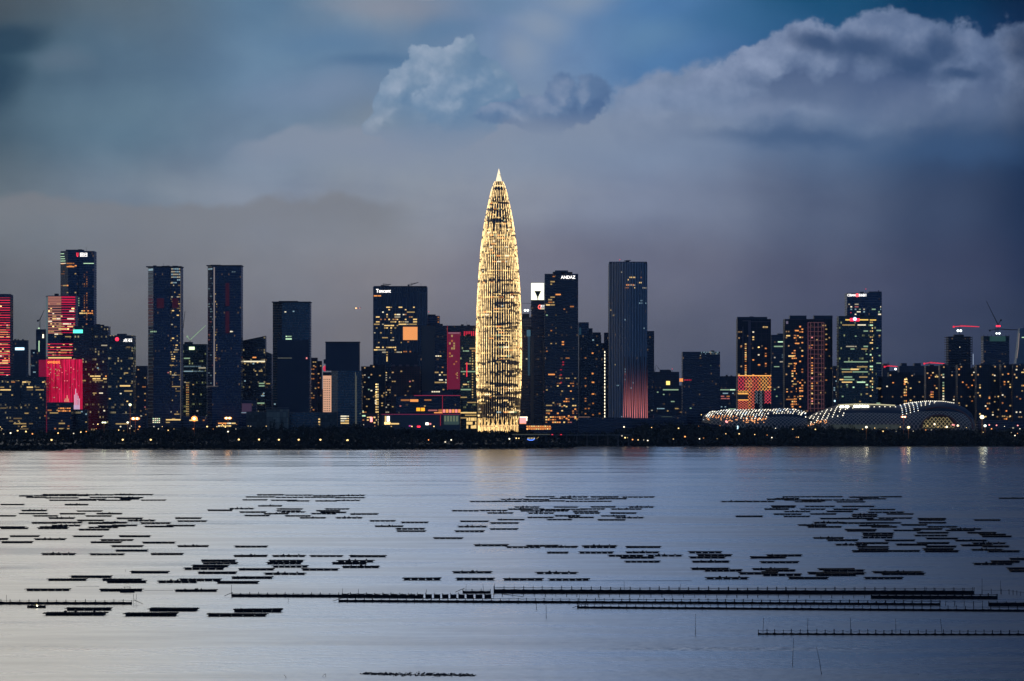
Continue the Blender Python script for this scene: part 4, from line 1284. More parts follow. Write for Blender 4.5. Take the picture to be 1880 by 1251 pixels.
t.strip('lit_front', 967, 1012, 784, 787, emit('orange_front', (.6, .17, .04), .8), .5)
t.wins([dict(x0=966, x1=1012, y0=783, y1=788, p=.5, c='O3:2 Y3:2', run=1, g=.2)], ())
t = Tower('billboard_building', 'small dark building carrying a glowing pink and white billboard beside the golden tower', 'building', 952, 968, 765, 5620, 16, NAVY2)
t.strip('billboard', 954, 966, 765.5, 778, emit('pink_billboard', (1.0, .33, .32), 1.5), 1.0, 1.0)
t.strip('billboard_border', 954, 968.5, 765.3, 767, 'W4', 1.7); t.strip('billboard_border', 954, 966, 777.5, 778.6, 'O3', 1.7); t.strip('billboard_border', 966, 968, 767, 773, 'W4', 1.7)


# ------------------------------------------------------------------ finned tower
def build_finned():
    fo = curve_out(10, 9.0)
    t = Tower('finned_tower', 'tall grey tower with rounded corners and vertical fins, glowing red at its foot', 'skyscraper', 1118, 1189, 484, 5700, 44,
              facade('finned_glass', (0.010, 0.020, 0.038), (0.016, 0.026, 0.044), fh=4.0, bay=3.0, mull=0.2, dim=0.02, rough=.3), out=fo)
    t.block('crown_ring', 1119, 1188, 480.5, 484, NAVY2, 6, 40)
    t.block('roof_machine', 1149, 1156, 477.5, 481, STEEL, 12, 18)
    mb = MB(); mb.tube([(t.X(1146), 15, t.Z(479)), (t.X(1159), 15, t.Z(477.6))], .6, 5); mb.make('roof_arm', STEEL, t.root)
    fin = principled('pale_fin', (0.32, 0.37, 0.44), 0.5)
    for i in range(24):
        px = 1118.6 + i*(1188.4-1118.6)/23
        w = .55 if i % 2 else .75
        pts = []
        for yy in (482, 560, 640, 700, 740, 772):
            sq = 1.4*math.exp(-((yy-600)/90)**2)              # slight waist
            xx = px - (px-1153.5)/35*sq
            X, Y, a = t.at(min(max(xx, 1118.3), 1188.7))
            pts.append((X, Y-.9, t.Z(yy)))
        mb = MB(); mb.tube(pts, w, 4); mb.make('fin', fin, t.root)
    # V-shaped lit fins at the foot
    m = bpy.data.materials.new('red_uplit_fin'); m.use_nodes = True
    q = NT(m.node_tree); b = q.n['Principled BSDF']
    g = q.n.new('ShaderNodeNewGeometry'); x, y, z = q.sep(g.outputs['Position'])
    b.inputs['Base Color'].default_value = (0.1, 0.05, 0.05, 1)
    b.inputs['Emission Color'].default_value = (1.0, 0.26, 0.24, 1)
    q.put(b.inputs['Emission Strength'], q.m('POWER', q.ss(z, 138.0, 30.0, 0.0, 0.95), 2.0))  # uplight fading upwards is put into the fins' own emission
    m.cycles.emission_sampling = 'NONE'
    pts0 = [1144.5+i*4.15 for i in range(12)]
    for i, px in enumerate(pts0):
        for s_ in (-1, 1):
            xt = px + s_*2.0; xb = px
            if not 1143 < xt < 1190.5: continue
            mb = MB()
            P_ = []
            for yy, f in ((655, 1.0), (700, .8), (740, .42), (774, 0.0)):
                X, Y, a = t.at(min(xb+(xt-xb)*f, 1188.9)); P_.append((X, Y-1.4, t.Z(yy)))
            mb.tube(P_, .27, 4); mb.make('lit_fin', m, t.root)
    t.wins([dict(x0=1135, x1=1187, y0=500, y1=533, p=.2, c='O2:2 Y3:2 W2:1', run=1.5, g=1.2), dict(x0=1148, x1=1176, y0=514, y1=527, p=.55, c='Y3:2 O3:2 W2:1 Y2:1', run=2, g=.5), dict(x0=1168, x1=1188, y0=552, y1=557, p=.5, c='C2:2 W2:1', run=1.5, g=.1),
            dict(x0=1146, x1=1150, y0=530, y1=780, p=.16, c='C2:2 W2:1 P2:.5', run=1), dict(x0=1120, x1=1188, y0=560, y1=775, p=.012, c='C2:1 Y2:1', run=1)])


build_finned()

t = Tower('office_tower', 'bluish low office tower with greenish lit floors east of the finned tower', 'skyscraper', 1201, 1247, 683, 6300, 34, FARB)
t.block('roof_plant', 1212, 1230, 679, 683, FARB, 5)
mb = MB(); mb.tube([(t.X(1202), 8, t.Z(683)), (t.X(1205), 8, t.Z(670)), (t.X(1211), 8, t.Z(679))], .5, 5); mb.make('roof_arch', STEEL, t.root)
t.strip('lit_room', 1223, 1230, 700, 707, emit('yellow_room', (1, .75, .2), 1.5), .8)
t.wins([dict(x0=1202, y0=690, y1=770, p=.20, c='Y2:3 G2:3 Y3:1.5 C2:2 G3:1', run=2, g=1.1)])
t = Tower('office_tower', 'black windowless-looking tower with a faint speckled fringe under its roof', 'skyscraper', 1253.5, 1322, 646, 5700, 40, NAVY2, out=((0, 4), (.4, 0), (1, 0)))
t.wins([dict(x0=1283, x1=1321, y0=647, y1=655, p=.35, c='C2:3 W2:1 C1:3', run=1, g=.3, bw=1.6, fh=2.5), dict(x0=1296, x1=1306, y0=662, y1=690, p=.12, c='G1:2 C1:1', run=1), dict(x0=1262, x1=1276, y0=745, y1=752, p=.3, c='G2:1 C1:1', run=2), dict(x0=1256, x1=1270, y0=698, y1=702, p=.5, c='R2:1', run=1, g=.2)])
t.strip('small_orange_sign', 1247.5, 1254, 695, 701, 'O3', 2)
t = Tower('office_tower', 'bluish distant tower seen between the black tower and the framed apartment tower', 'skyscraper', 1322, 1356, 691, 6600, 34, FARB)
t.wins([dict(y0=706, y1=770, p=.13, c='C2:3 Y2:1 G2:1', run=2), dict(x0=1322, x1=1352, y0=716, y1=720, p=.9, c='G2:2 G3:1 C2:1', run=2.5, g=.1), dict(x0=1323, x1=1340, y0=728, y1=733, p=.8, c='P2:2 O2:1', run=2.5, g=.1)])

# framed apartment tower
t = Tower('apartment_tower', 'apartment tower wearing a pale mauve frame above the glowing lattice building', 'apartment building', 1354, 1415.5, 586, 5850, 34, RES)
t.block('roof_house', 1354, 1409, 582, 586, NAVY2, 4); t.block('roof_house', 1377, 1384, 581, 582.3, NAVY2, 8)
t.block('frame_beam', 1363, 1378.5, 588.3, 590.3, PALEFRAME, -1.4, .3); t.block('frame_pier', 1373.5, 1378.4, 590.3, 700, PALEFRAME, -1.4, .3); t.block('frame_pier', 1363.2, 1364.6, 600, 700, PALEFRAME, -1.4, .3)
t.block('frame_beam', 1378.6, 1414, 590.5, 591.6, PALEFRAME, -1.0, .2)
for i in range(9): t.block('floor_edge', 1379, 1415, 601+i*11.6, 601.7+i*11.6, principled('mauve_edge', (.05, .045, .07), .8), -.8, .2)
for x in (1388, 1397, 1406): t.block('wall_line', x, x+.7, 592, 700, principled('mauve_edge', (.05, .045, .07), .8), -.8, .2)
t.wins([dict(x0=1367, x1=1372, y0=632, y1=690, p=.62, c='O3:3 Y3:2 O2:1', run=1, g=.3, fh=3.4), dict(x0=1381, x1=1386, y0=596, y1=690, p=.3, c='O3:2 Y3:2 W3:1', run=1), dict(x0=1391, x1=1396, y0=596, y1=690, p=.36, c='Y3:3 W3:2 O3:1 Y4:1', run=1.4, g=.8), dict(x0=1404, x1=1408, y0=640, y1=690, p=.3, c='O3:1 O2:2', run=1), dict(x0=1400, x1=1410, y0=601, y1=605, p=1, c='Y3:2 W3:1', run=1.3, g=.1), dict(x0=1355, x1=1362, y0=600, y1=690, p=.04, c='O2:1', run=1)])
t = Tower('office_tower', 'bluish office tower in the gap between two orange-windowed apartment towers', 'skyscraper', 1416, 1441, 615, 6500, 34, FARB)
t.block('roof_plant', 1428, 1438, 612.5, 615, FARB, 4)
t.wins([dict(x0=1417, x1=1440, y0=628, y1=637, p=.8, c='G2:2 G3:1', run=4, g=.2), dict(y0=640, y1=755, p=.16, c='G2:2 Y2:2 G3:1 W2:1', run=2, g=1.5), dict(x0=1417, x1=1440, y0=652, y1=666, p=.5, c='W2:1 C1:2 Y1:1', run=3, g=.5)])

t = Tower('apartment_tower', 'broad apartment tower with a salmon gridded face and orange windows behind the stadium', 'apartment building', 1441, 1529, 586, 5820, 40, RES, out=((0, 0), (.86, 0), (1, 6)))
t.block('roof_house', 1450.5, 1481, 579.5, 586, NAVY2, 4); t.block('roof_house', 1495, 1529, 579.5, 586, NAVY2, 4)
t.block('roof_beam', 1442, 1512, 586, 588, principled('mauve_edge', (.05, .045, .07), .8), -1.0, .3)
t.strip('roof_corner_panel', 1443, 1447, 590, 595, emit('dim_lilac', (.20, .17, .26), .6), .8)
for i in range(20):
    y = 592+i*8.3
    t.block('grid_beam', 1483, 1512, y, y+1.0, emit('salmon_grid', (.30, .115, .13), .5), -1.0, .2) if False else t.strip('grid_beam', 1483, 1512, y, y+1.0, emit('salmon_grid', (.30, .115, .13), .30+.0), .8)
for x in (1487.6, 1494.6, 1501.4, 1508, 1512): t.strip('grid_pier', x, x+1.0, 592, 756, emit('salmon_grid', (.30, .115, .13), .30), .9)
t.strip('grid_pier', 1482.5, 1484.5, 592, 756, emit('dim_pink_pier', (.20, .06, .09), .35), .9)
t.wins([dict(x0=1443, x1=1468, y0=598, y1=756, p=.17, c=WARM+' O3:2', run=1.5, g=1.3), dict(x0=1453, x1=1463, y0=616, y1=752, p=.5, c='O3:4 O2:3 Y3:1', run=1.2, g=.7), dict(x0=1467, x1=1475, y0=600, y1=752, p=.45, c='O3:3 Y3:2 O2:2', run=1.3, g=.7, fh=4.2), dict(x0=1489, x1=1494, y0=620, y1=750, p=.42, c='O3:3 Y3:2 P3:1', run=1, g=.6), dict(x0=1494, x1=1511, y0=610, y1=750, p=.08, c='O2:2 Y2:1', run=1), dict(x0=1515, x1=1520, y0=600, y1=700, p=.3, c='Y2:2 O2:2 G2:.5', run=1), dict(x0=1484, x1=1511, y0=639, y1=643, p=.7, c='O2:2 P2:2', run=2, g=.2)])
t = Tower('apartment_block', 'low bluish distant block in the gap east of the salmon gridded tower', 'apartment building', 1529, 1545, 672, 6600, 26, FARC)
t.wins([dict(y0=700, y1=740, p=.3, c='C2:2 W1:2', run=1)])
t.strip('moon_white_lamp', 1531, 1533.5, 735, 738, 'C4', 3)

t = Tower('bank_tower', 'navy tower with a white and red rooftop bank sign', 'skyscraper', 1555, 1619, 538, 5900, 42, NAVY)
t.block('roof_edge', 1595, 1619, 535.5, 538.5, NAVY2, 2); t.block('roof_post', 1613, 1614.5, 533, 536, STEEL, 5, 6)
t.text('CZBANK', 1564, 542.3, 4.2, 17, emit('sign_white', (1, .96, .92), 2.2)); t.text('浙商银行', 1583.5, 542.3, 5.2, 14.5, emit('sign_white', (1, .96, .92), 2.2))
mb = MB(); mb.ball((0, 0, 0), 2.9, 0, 12, 7); mb.make('red_roundel', emit('sign_coral', (1, .10, .12), 2.0), t.root, (t.X(1573.6), -1.2, t.Z(542.4)))
t.wins([dict(x0=1557, y0=559, y1=584, p=.25, c='W3:2 G2:2 C2:1 P2:1 W2:2', run=1.4, g=1.3), dict(x0=1597, x1=1618, y0=584, y1=770, p=.16, c='G2:3 Y2:2 W2:1', run=2)])
t = Tower('office_tower', 'front tower of the bank complex with a yellow line, blue logo and greenish floors', 'skyscraper', 1540, 1609, 580.5, 5780, 38, OFFG)
t.strip('yellow_light_line', 1552, 1594, 586.5, 588.6, emit('yellow_line', (1, .62, .12), 1.1), .8); t.strip('yellow_light_line', 1597, 1608.5, 587, 588.8, emit('yellow_line', (1, .62, .12), 1.1), .8)
t.strip('red_logo_bar', 1560.5, 1567.5, 584.5, 590, 'R4', 1.0); t.strip('red_logo_bar', 1571, 1578, 585, 590, 'R4', 1.0)
mb = MB(); k = t.d/F
mb.prism([(-4.4*k*.8, 0), (4.4*k*.8, 0), (0.9, 1.2), (-.9, 1.2)], 0, 0.01) if False else mb.ball((0, 0, 0), 2.8, 0, 12, 7)
mb.make('blue_white_logo', emit('blue_logo', (.45, .5, 1.0), 3), t.root, (t.X(1569.3), -1.6, t.Z(586)))
t.wins([dict(x0=1541, x1=1594, y0=594, y1=668, p=.30, c='G2:4 Y2:2 W2:1 G3:1 Y3:.6', run=3.4, g=1.6), dict(x0=1541, x1=1594, y0=669, y1=712, p=.62, c='Y2:3 G2:3 G3:2 Y3:1', run=3, g=.7), dict(x0=1542, x1=1590, y0=597, y1=599, p=1.2, c='W3:1 O3:2 Y2:1', run=5, g=.1), dict(x0=1541, x1=1594, y0=714, y1=745, p=.3, c='Y2:2 G2:3', run=1.6),
        dict(x0=1596.5, x1=1603, y0=592, y1=735, p=.75, c='Y3:4 G3:2 Y2:2', run=1.8, g=.35, fh=4.6), dict(x0=1596, x1=1608, y0=660, y1=735, p=.3, c='G2:2 Y2:2', run=2)])

# ------------------------------------------------------------------ lattice building by the stadium
def build_lattice():
    d = 5600; k = d/F
    t = thing('lattice_building', 'glowing red and orange diamond lattice building behind the stadium', 'building', (wx(1385, d), d, ZG))
    X = lambda px: (px-1385)*k
    Z = lambda py: wz(py, d)-ZG
    core = NAVY2
    for nm, x0, x1, y0, y1 in (('upper_volume', 1356, 1414, 690, 717), ('east_foot', 1404, 1413, 717, 740), ('middle_volume', 1374, 1386, 717, 800), ('west_foot', 1356, 1374, 735, 800), ('recessed_core', 1357, 1374, 722, 735)):
        mb = MB(); mb.box(X(x0), X(x1), 1.5 if nm != 'recessed_core' else 4, 24, Z(y1), Z(y0)); mb.make(nm, core, t)
    grad = [emit('lattice_pink', (.95, .08, .12), 1.09), emit('lattice_coral', (.95, .17, .09), 1.16), emit('lattice_orange', (.98, .30, .08), 1.23), emit('lattice_amber', (.98, .45, .10), 1.30), emit('lattice_yellow', (.98, .55, .2), 1.38), emit('lattice_dim', (.13, .17, .20), 1.16)]
    cw = 3.08
    def zig(px, amp, y0, y1, mat, s0=1, per=7.1):
        n = max(2, round((y1-y0)/per)*2)
        pts = [(X(px + s0*(amp if i % 2 else -amp)), -0.6 if i % 2 else -.2, Z(y0+(y1-y0)*i/n)) for i in range(n+1)]
        mb = MB(); mb.tube(pts, .32, 4); mb.make('lattice_bar', mat, t)
    cols = [0, 0, 1, 2, 1, 1, 2, 3, 3, 2, 3, 3]
    per = 15.0
    for i in range(10):
        px = 1357.6 + i*6.15
        for s_ in (1, -1):
            yb = 717.5
            zig(px, 2.9, 690, yb, grad[cols[i]], s_, per)
    for i in range(5):
        px = 1357.6 + i*6.15
        for s_ in (1, -1):
            if i < 3:
                zig(px, 2.9, 717.5, 723, grad[3], s_, 6)
                zig(px, 2.9, 735, 752.5, grad[1], s_, 9)
            else:
                zig(px, 2.9, 717.5, 752.5, grad[2 if i == 3 else 1], s_, 12)
    for px, y1 in ((1389, 741), (1397, 752)):
        for s_ in (1, -1): zig(px, 2.6, 717.5, y1, grad[5], s_, 12)
    for px in (1406.5, 1412.5):
        for s_ in (1, -1): zig(px, 2.9, 717.5, 741, grad[0], s_, 13)
    for x0, x1, y, m_ in ((1355, 1416, 690, grad[3]), (1355, 1374, 723.4, grad[3]), (1355, 1374, 734.6, grad[3]), (1410, 1416, 711, grad[3])):
        mb = MB(); mb.tube([(X(x0), -.6, Z(y)), (X(x1), -.6, Z(y))], .6, 4); mb.make('lattice_edge_bar', m_, t)
    ent = []
    for i in range(9):
        ent.append((X(1370+(i % 3)*5), .9, Z(700+(i//3)*5), 0, 2.5, 1.4, 'Y2'))
    add_windows(t, ent)


build_lattice()


# ------------------------------------------------------------------ stadium shells
def build_stadium():
    d = 5540; k = d/F
    shell = bpy.data.materials.new('stadium_shell'); shell.use_nodes = True
    q = NT(shell.node_tree); b = q.n['Principled BSDF']
    uv = q.n.new('ShaderNodeUVMap'); uv.uv_map = 'UVMap'
    u, v, _ = q.sep(uv.outputs[0])
    a_ = q.m('FRACT', q.m('DIVIDE', q.add(u, v), 9.0)); b_ = q.m('FRACT', q.m('DIVIDE', q.sub(u, v), 9.0))
    ln = q.m('MAXIMUM', q.m('LESS_THAN', a_, 0.10), q.m('LESS_THAN', b_, 0.10))
    q.put(b.inputs['Base Color'], q.mix(ln, (0.004, 0.014, 0.034), (0.006, 0.017, 0.038)))
    b.inputs['IOR'].default_value = 1.25; b.inputs['Roughness'].default_value = 0.5; b.inputs['Metallic'].default_value = 0.0
    glaz = bpy.data.materials.new('stadium_glazing'); glaz.use_nodes = True
    q = NT(glaz.node_tree); b = q.n['Principled BSDF']
    uv = q.n.new('ShaderNodeUVMap'); uv.uv_map = 'UVMap'
    u, v, _ = q.sep(uv.outputs[0])
    a_ = q.m('FRACT', q.m('DIVIDE', q.add(u, q.mul(v, 1.3)), 6.0)); b_ = q.m('FRACT', q.m('DIVIDE', q.sub(u, q.mul(v, 1.3)), 6.0))
    ln = q.m('MAXIMUM', q.m('LESS_THAN', a_, 0.14), q.m('LESS_THAN', b_, 0.14))
    nn = q.noise(q.xyz(q.mul(u, .02), 0.0, 3.0), 1.0, 3.0, .6)
    q.put(b.inputs['Base Color'], q.mix(ln, (0.01, 0.02, 0.03), (0.2, 0.2, 0.2)))
    q.put(b.inputs['Emission Color'], q.mix(nn, (0.55, 0.34, 0.16), (0.35, 0.42, 0.36)))
    q.put(b.inputs['Emission Strength'], q.mul(ln, q.ss(nn, .3, .7, .02, .09)))
    glaz.cycles.emission_sampling = 'NONE'

    def loft(name, prof, R0, parent, ox, low=0.28, pw=0.62):
        """prof: (px, top py, bottom py); front half of a shell; returns a point function"""
        NS = 16
        V, Fc, UV, MI = [], [], [], []
        st = []
        px = prof[0][0]
        xs = []
        while px < prof[-1][0]: xs.append(px); px += 4
        xs.append(prof[-1][0])
        def P(px, t):
            for (a, b1, c1, r1), (e, b2, c2, r2) in zip(prof, prof[1:]):
                if a <= px <= e+1e-6:
                    f = (px-a)/(e-a); f2 = f
                    tp = b1+(b2-b1)*f2; bt = c1+(c2-c1)*f; rr = r1+(r2-r1)*f; break
            z0 = wz(bt, d)-ZG; z1 = wz(tp, d)-ZG
            # t 0 = foot at the front, 1 = ridge, 2 = foot at the back
            an = t*math.pi/2
            return ((px-ox)*k, -rr*math.cos(an), z0+(z1-z0)*max(0.0, math.sin(an))**pw)
        n = 2*NS+1
        for px in xs:
            for j in range(n): V.append(P(px, 2*j/(n-1)))
        for i in range(len(xs)-1):
            for j in range(n-1):
                a = i*n+j
                Fc.append((a, a+n, a+n+1, a+1)); MI.append(1 if (2*j/(n-1)) < low else 0)
        me = mesh(name, V, Fc, [shell, glaz], MI, True)
        ul = me.uv_layers.new(name='UVMap')
        for lp in me.loops:
            i, j = divmod(lp.vertex_index, n)
            ul.data[lp.index].uv = (xs[i]*k, j*3.4)
        link(name, me, parent)
        return P

    # west shell
    ox = 1385
    t1 = thing('stadium_hall', 'long low domed stadium hall covered in dotted white lights', 'stadium', (wx(ox, d), d+40, ZG))
    P1 = loft('shell', [(1291, 773, 776, 3), (1296, 762, 777, 14), (1308, 755.5, 779, 26), (1337, 752.4, 784, 38), (1380, 751.6, 788, 42), (1418, 751.4, 790, 42), (1440, 749.6, 790, 40), (1462, 751.5, 790, 36), (1484, 757, 790, 28)], 40, t1, ox)
    rng = random.Random(8)
    white = emit('white_roof_lamp', (1, .93, .74), 2.0); orange = emit('orange_roof_lamp', (1, .42, .16), 1.5); coolw = emit('cool_roof_lamp', (.75, .88, 1.0), 1.6)
    def dots(parent, pts, cap=100):
        mbu = {}
        for m in (white, orange, coolw):
            mb = MB(); mb.ball((0, 0, 0), 1.0, 0, 6, 4); mbu[m.name] = mesh('roof_lamp', mb.v, mb.f, [m])
        pts.sort(key=lambda p: -p[3])
        for p in pts[:cap]:
            o = link('roof_lamp', mbu[p[4].name], parent, p[:3]); o.scale = (p[3],)*3
        if len(pts) > cap:
            mb = MB(); mm = [white, orange, coolw]
            for p in pts[cap:]: mb.ball(p[:3], p[3], mm.index(p[4]), 6, 4)
            o = mb.make('roof_lamps', mm, parent); o['kind'] = 'stuff'
    pts = []
    px = 1294
    while px < 1482:
        lean = 0.0
        for j in range(9):
            tt = .24+j*.075
            xx = px + j*1.5
            if xx > 1482 or rng.random() < .20: continue
            if 1408 < xx < 1480 and tt < .42: continue
            x, y, z = P1(min(xx, 1483), tt)
            o_ = tt < .36 and rng.random() < .55
            pts.append((x, y-.5, z, rng.choice([.55, .75, .95]), orange if o_ else (coolw if rng.random() < .2 else white)))
        px += 5.1
    for i in range(28):
        x, y, z = P1(1365+rng.random()*42, rng.uniform(.10, .26)); pts.append((x, y-.5, z, rng.uniform(.6, 1.0), orange))
    for i in range(12):
        x, y, z = P1(1300+rng.random()*60, rng.uniform(.10, .22)); pts.append((x, y-.5, z, rng.uniform(.6, .9), orange))
    dots(t1, pts)
    for x_, y_ in ((1333, 774), (1334.5, 775)):
        mb = MB(); mb.ball((0, 0, 0), 1.5, 0, 8, 5); mb.make('entrance_light', lit('P4'), t1, ((x_-ox)*k, -43, wz(y_, d)-ZG))
    mb = MB(); mb.box((1353-ox)*k, (1355-ox)*k, -44, -43, wz(789, d)-ZG, wz(782, d)-ZG); mb.make('banner_light', lit('C4'), t1)
    # east shell
    ox = 1640
    t2 = thing('stadium_bowl', 'larger curved stadium shell with floodlit rim and dotted arch roof', 'stadium', (wx(ox, d), d+50, ZG))
    P2 = loft('shell', [(1474, 778, 790, 10), (1482, 770, 790, 24), (1500, 759, 790, 40), (1528, 748, 790, 54), (1545, 743, 790, 60), (1580, 741.5, 790, 62), (1620, 742.5, 790, 62), (1655, 744.5, 790, 60), (1680, 740, 790, 60), (1708, 737.2, 790, 60), (1738, 737.6, 790, 58), (1760, 741, 790, 52), (1778, 749, 790, 42), (1792, 760, 792, 26), (1798, 782, 792, 8)], 60, t2, ox, low=.34, pw=.7)
    pts = []
    for r in range(7):
        for i in range(9):
            px = 1482 + i*9.3 + r*2.0
            if px > 1556: continue
            x, y, z = P2(px, .30+r*.075)
            if rng.random() < .13: continue
            pts.append((x, y-.5, z, .85, white))
    for i in range(24):
        px = 1557+i*5.0
        if px < 1652: x, y, z = P2(px, .56+.0016*(px-1557)); pts.append((x, y-.5, z, .85, white)) if i % 2 == 0 else None
    for c in range(9):
        for j in range(8):
            tt = .34+j*.085 + c*.02
            px = 1659 + c*7.2 - (1-(tt-.34))*2 + max(0, c-4)*1.5*(tt-.6)*4
            if tt > .97 or (c > 4 and tt < .5+.045*(c-4)): continue
            x, y, z = P2(px, tt); pts.append((x, y-.5, z, .72, coolw if rng.random() < .3 else white))
    for i in range(26):
        x, y, z = P2(1668+i*3.6, 1.0 if i < 22 else .97); pts.append((x, y-.6, z+.4, .75, white))
    for i in range(34):
        x, y, z = P2(1478+rng.random()*40, rng.uniform(.14, .3)); pts.append((x, y-.5, z, .7, orange if rng.random() < .6 else white))
    dots(t2, pts)
    # floodlit rim
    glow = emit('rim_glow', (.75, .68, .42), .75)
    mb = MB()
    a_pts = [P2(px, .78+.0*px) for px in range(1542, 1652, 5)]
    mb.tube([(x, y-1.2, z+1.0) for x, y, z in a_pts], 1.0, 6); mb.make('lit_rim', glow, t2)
    for px in (1545.5, 1549, 1555, 1558.5, 1571, 1575, 1580, 1585, 1589.5, 1594.5):
        x, y, z = P2(px, .64)
        mb = MB(); mb.ball((0, 0, 0), 2.0, 0, 10, 6); mb.make('floodlight', emit('floodlight_white', (1, .95, .8), 4.0), t2, (x, y-1.5, z+.6))
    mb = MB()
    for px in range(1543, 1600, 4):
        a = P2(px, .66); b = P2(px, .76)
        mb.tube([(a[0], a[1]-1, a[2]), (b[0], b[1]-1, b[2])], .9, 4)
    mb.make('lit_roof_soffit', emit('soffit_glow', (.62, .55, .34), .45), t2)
    # arched opening at the east end
    V = []; ax = 1722; aw = 32
    arch = [((ax + aw*math.cos(math.pi*i/16) - ox)*k, wz(786 - 24*math.sin(math.pi*i/16)**.8, d)-ZG) for i in range(17)]
    mb = MB()
    n = len(arch); mb.v = [(x, -63, z) for x, z in arch]+[(x, -20, z) for x, z in arch]
    mb.f = [tuple(range(n-1, -1, -1))]; mb.mi = [0]
    for i in range(n-1): mb.f.append((i, i+1, n+i+1, n+i)); mb.mi.append(0)
    mb.make('arch_shade_sheet', principled('deep_shadow_wall', (.006, .01, .012), .9), t2)  # dark sheet closes the arch, carrying the recess's shade in its colour
    mb = MB(); mb.tube([(x*1.0, -64.2, z) for x, z in arch], 1.5, 6); mb.make('arch_frame', principled('dull_red_arch', (.07, .035, .04), .7), t2)
    mb = MB(); wide = [((ax+4 + (aw+26)*math.cos(math.pi*i/20) - ox)*k, wz(788 - 40*math.sin(math.pi*i/20)**.8, d)-ZG) for i in range(0, 14)]
    mb.tube([(x, -64 + i*1.2, z) for i, (x, z) in enumerate(wide)][::-1], 1.6, 6); mb.make('roof_edge', principled('dull_red_arch', (.07, .035, .04), .7), t2)
    bar = emit('lit_yellow_truss', (.55, .45, .22), .42)
    for s_ in (-1, 1):
        for i in range(-3, 11):
            x0 = ax-30+i*7
            pts_ = []
            for j in range(7):
                xx = x0 + s_*j*3.4 + (0 if s_ > 0 else 20); u_ = (xx-ax)/aw
                if abs(u_) >= .97: continue
                top = 786-23*max(0, math.sin(math.acos(u_)))**.8
                yy = 786-j*4.0
                if yy < top: continue
                pts_.append(((xx-ox)*k, -63.6, wz(yy, d)-ZG))
            if len(pts_) > 1:
                mb = MB(); mb.tube(pts_, .42, 4); mb.make('truss_bar', bar, t2)
    for (x_, y_, c_) in ((1713.5, 779, 'W4'), (1736, 784, 'W4'), (1749, 780.5, 'P3'), (1756, 781.5, 'W4'), (1700, 782, 'Y3'), (1720, 784, 'Y3')):
        mb = MB(); mb.ball((0, 0, 0), 1.5 if c_ != 'Y3' else .9, 0, 8, 5); mb.make('entrance_light', lit(c_), t2, ((x_-ox)*k, -66, wz(y_, d)-ZG))
    mb = MB(); mb.box((1523-ox)*k, (1650-ox)*k, -64, -62.5, wz(788, d)-ZG, wz(779.5, d)-ZG); mb.make('concourse_wall', emit('dim_concourse', (.05, .06, .05), .5), t2)


build_stadium()


# ------------------------------------------------------------------ cranes and towers to the east
def crane(px, ybase, ytop, jib, d, label, code=None, counter=None, zoff=0, cab=None, lights=()):
    """tower crane: mast at column px; jib = (px end, py end); all photo coords"""
    k = d/F; z0 = wz(ybase, d)
    t = thing('tower_crane', label, 'crane', (wx(px, d), d, z0))
    X = lambda p: (p-px)*k
    Z = lambda p: wz(p, d)-z0
    mb = MB()
    H = Z(ytop)
    for sx in (-.8, .8):
        for sy in (-.8, .8): mb.tube([(sx, sy, 0), (sx, sy, H)], .16, 4)
    z = 0; s_ = 1
    while z < H-1.8:
        mb.tube([(-.8*s_, -.8, z), (.8*s_, -.8, z+1.8)], .1, 4); z += 1.8; s_ = -s_
    mb.tube([(0, 0, H), (0, 0, H+4)], .35, 4)
    mb.make('mast', STEEL, t)
    m = lit(code) if code else STEEL
    mb = MB(); xe, ze = X(jib[0]), Z(jib[1])
    mb.tube([(0, 0, H+1), (xe, 0, ze)], .42, 4); mb.tube([(0, 0, H+2.6), (xe, 0, ze+.3)], .2, 4)
    L = math.hypot(xe, ze-H); n = max(4, int(L/5))
    for i in range(n):
        f = i/n; g = (i+1)/n
        mb.tube([(xe*f, 0, H+1+(ze-H-1)*f), (xe*g, 0, H+2.6+(ze+.3-H-2.6)*g)], .13, 4)
    mb.make('jib', m, t)
    if counter:
        mb = MB(); mb.tube([(0, 0, H+1), (X(counter[0]), 0, Z(counter[1]))], .5, 4); mb.box(X(counter[0])-1.4, X(counter[0])+1.4, -.8, .8, Z(counter[1])-1.8, Z(counter[1])+1.2)
        mb.make('counter_jib', m, t)
        mb = MB(); mb.tube([(0, 0, H+4), (X(counter[0]), 0, Z(counter[1])+1)], .12, 4); mb.tube([(0, 0, H+4), (xe*.6, 0, H+1+(ze-H)*.6)], .12, 4); mb.make('tie_rope', STEEL, t)
    if cab:
        mb = MB(); mb.box(-3.4, 3.8, -1.4, 1.4, H-1.3, H+1.3); mb.make('machine_deck', lit(cab), t)
    for (lx, ly, r_, c_) in lights:
        mb = MB(); mb.ball((0, 0, 0), r_, 0, 10, 6); mb.make('work_light', emit('work_white', (.9, 1, 1), 3) if c_ == 'C' else lit(c_), t, (X(lx), -2, Z(ly)))
    return t


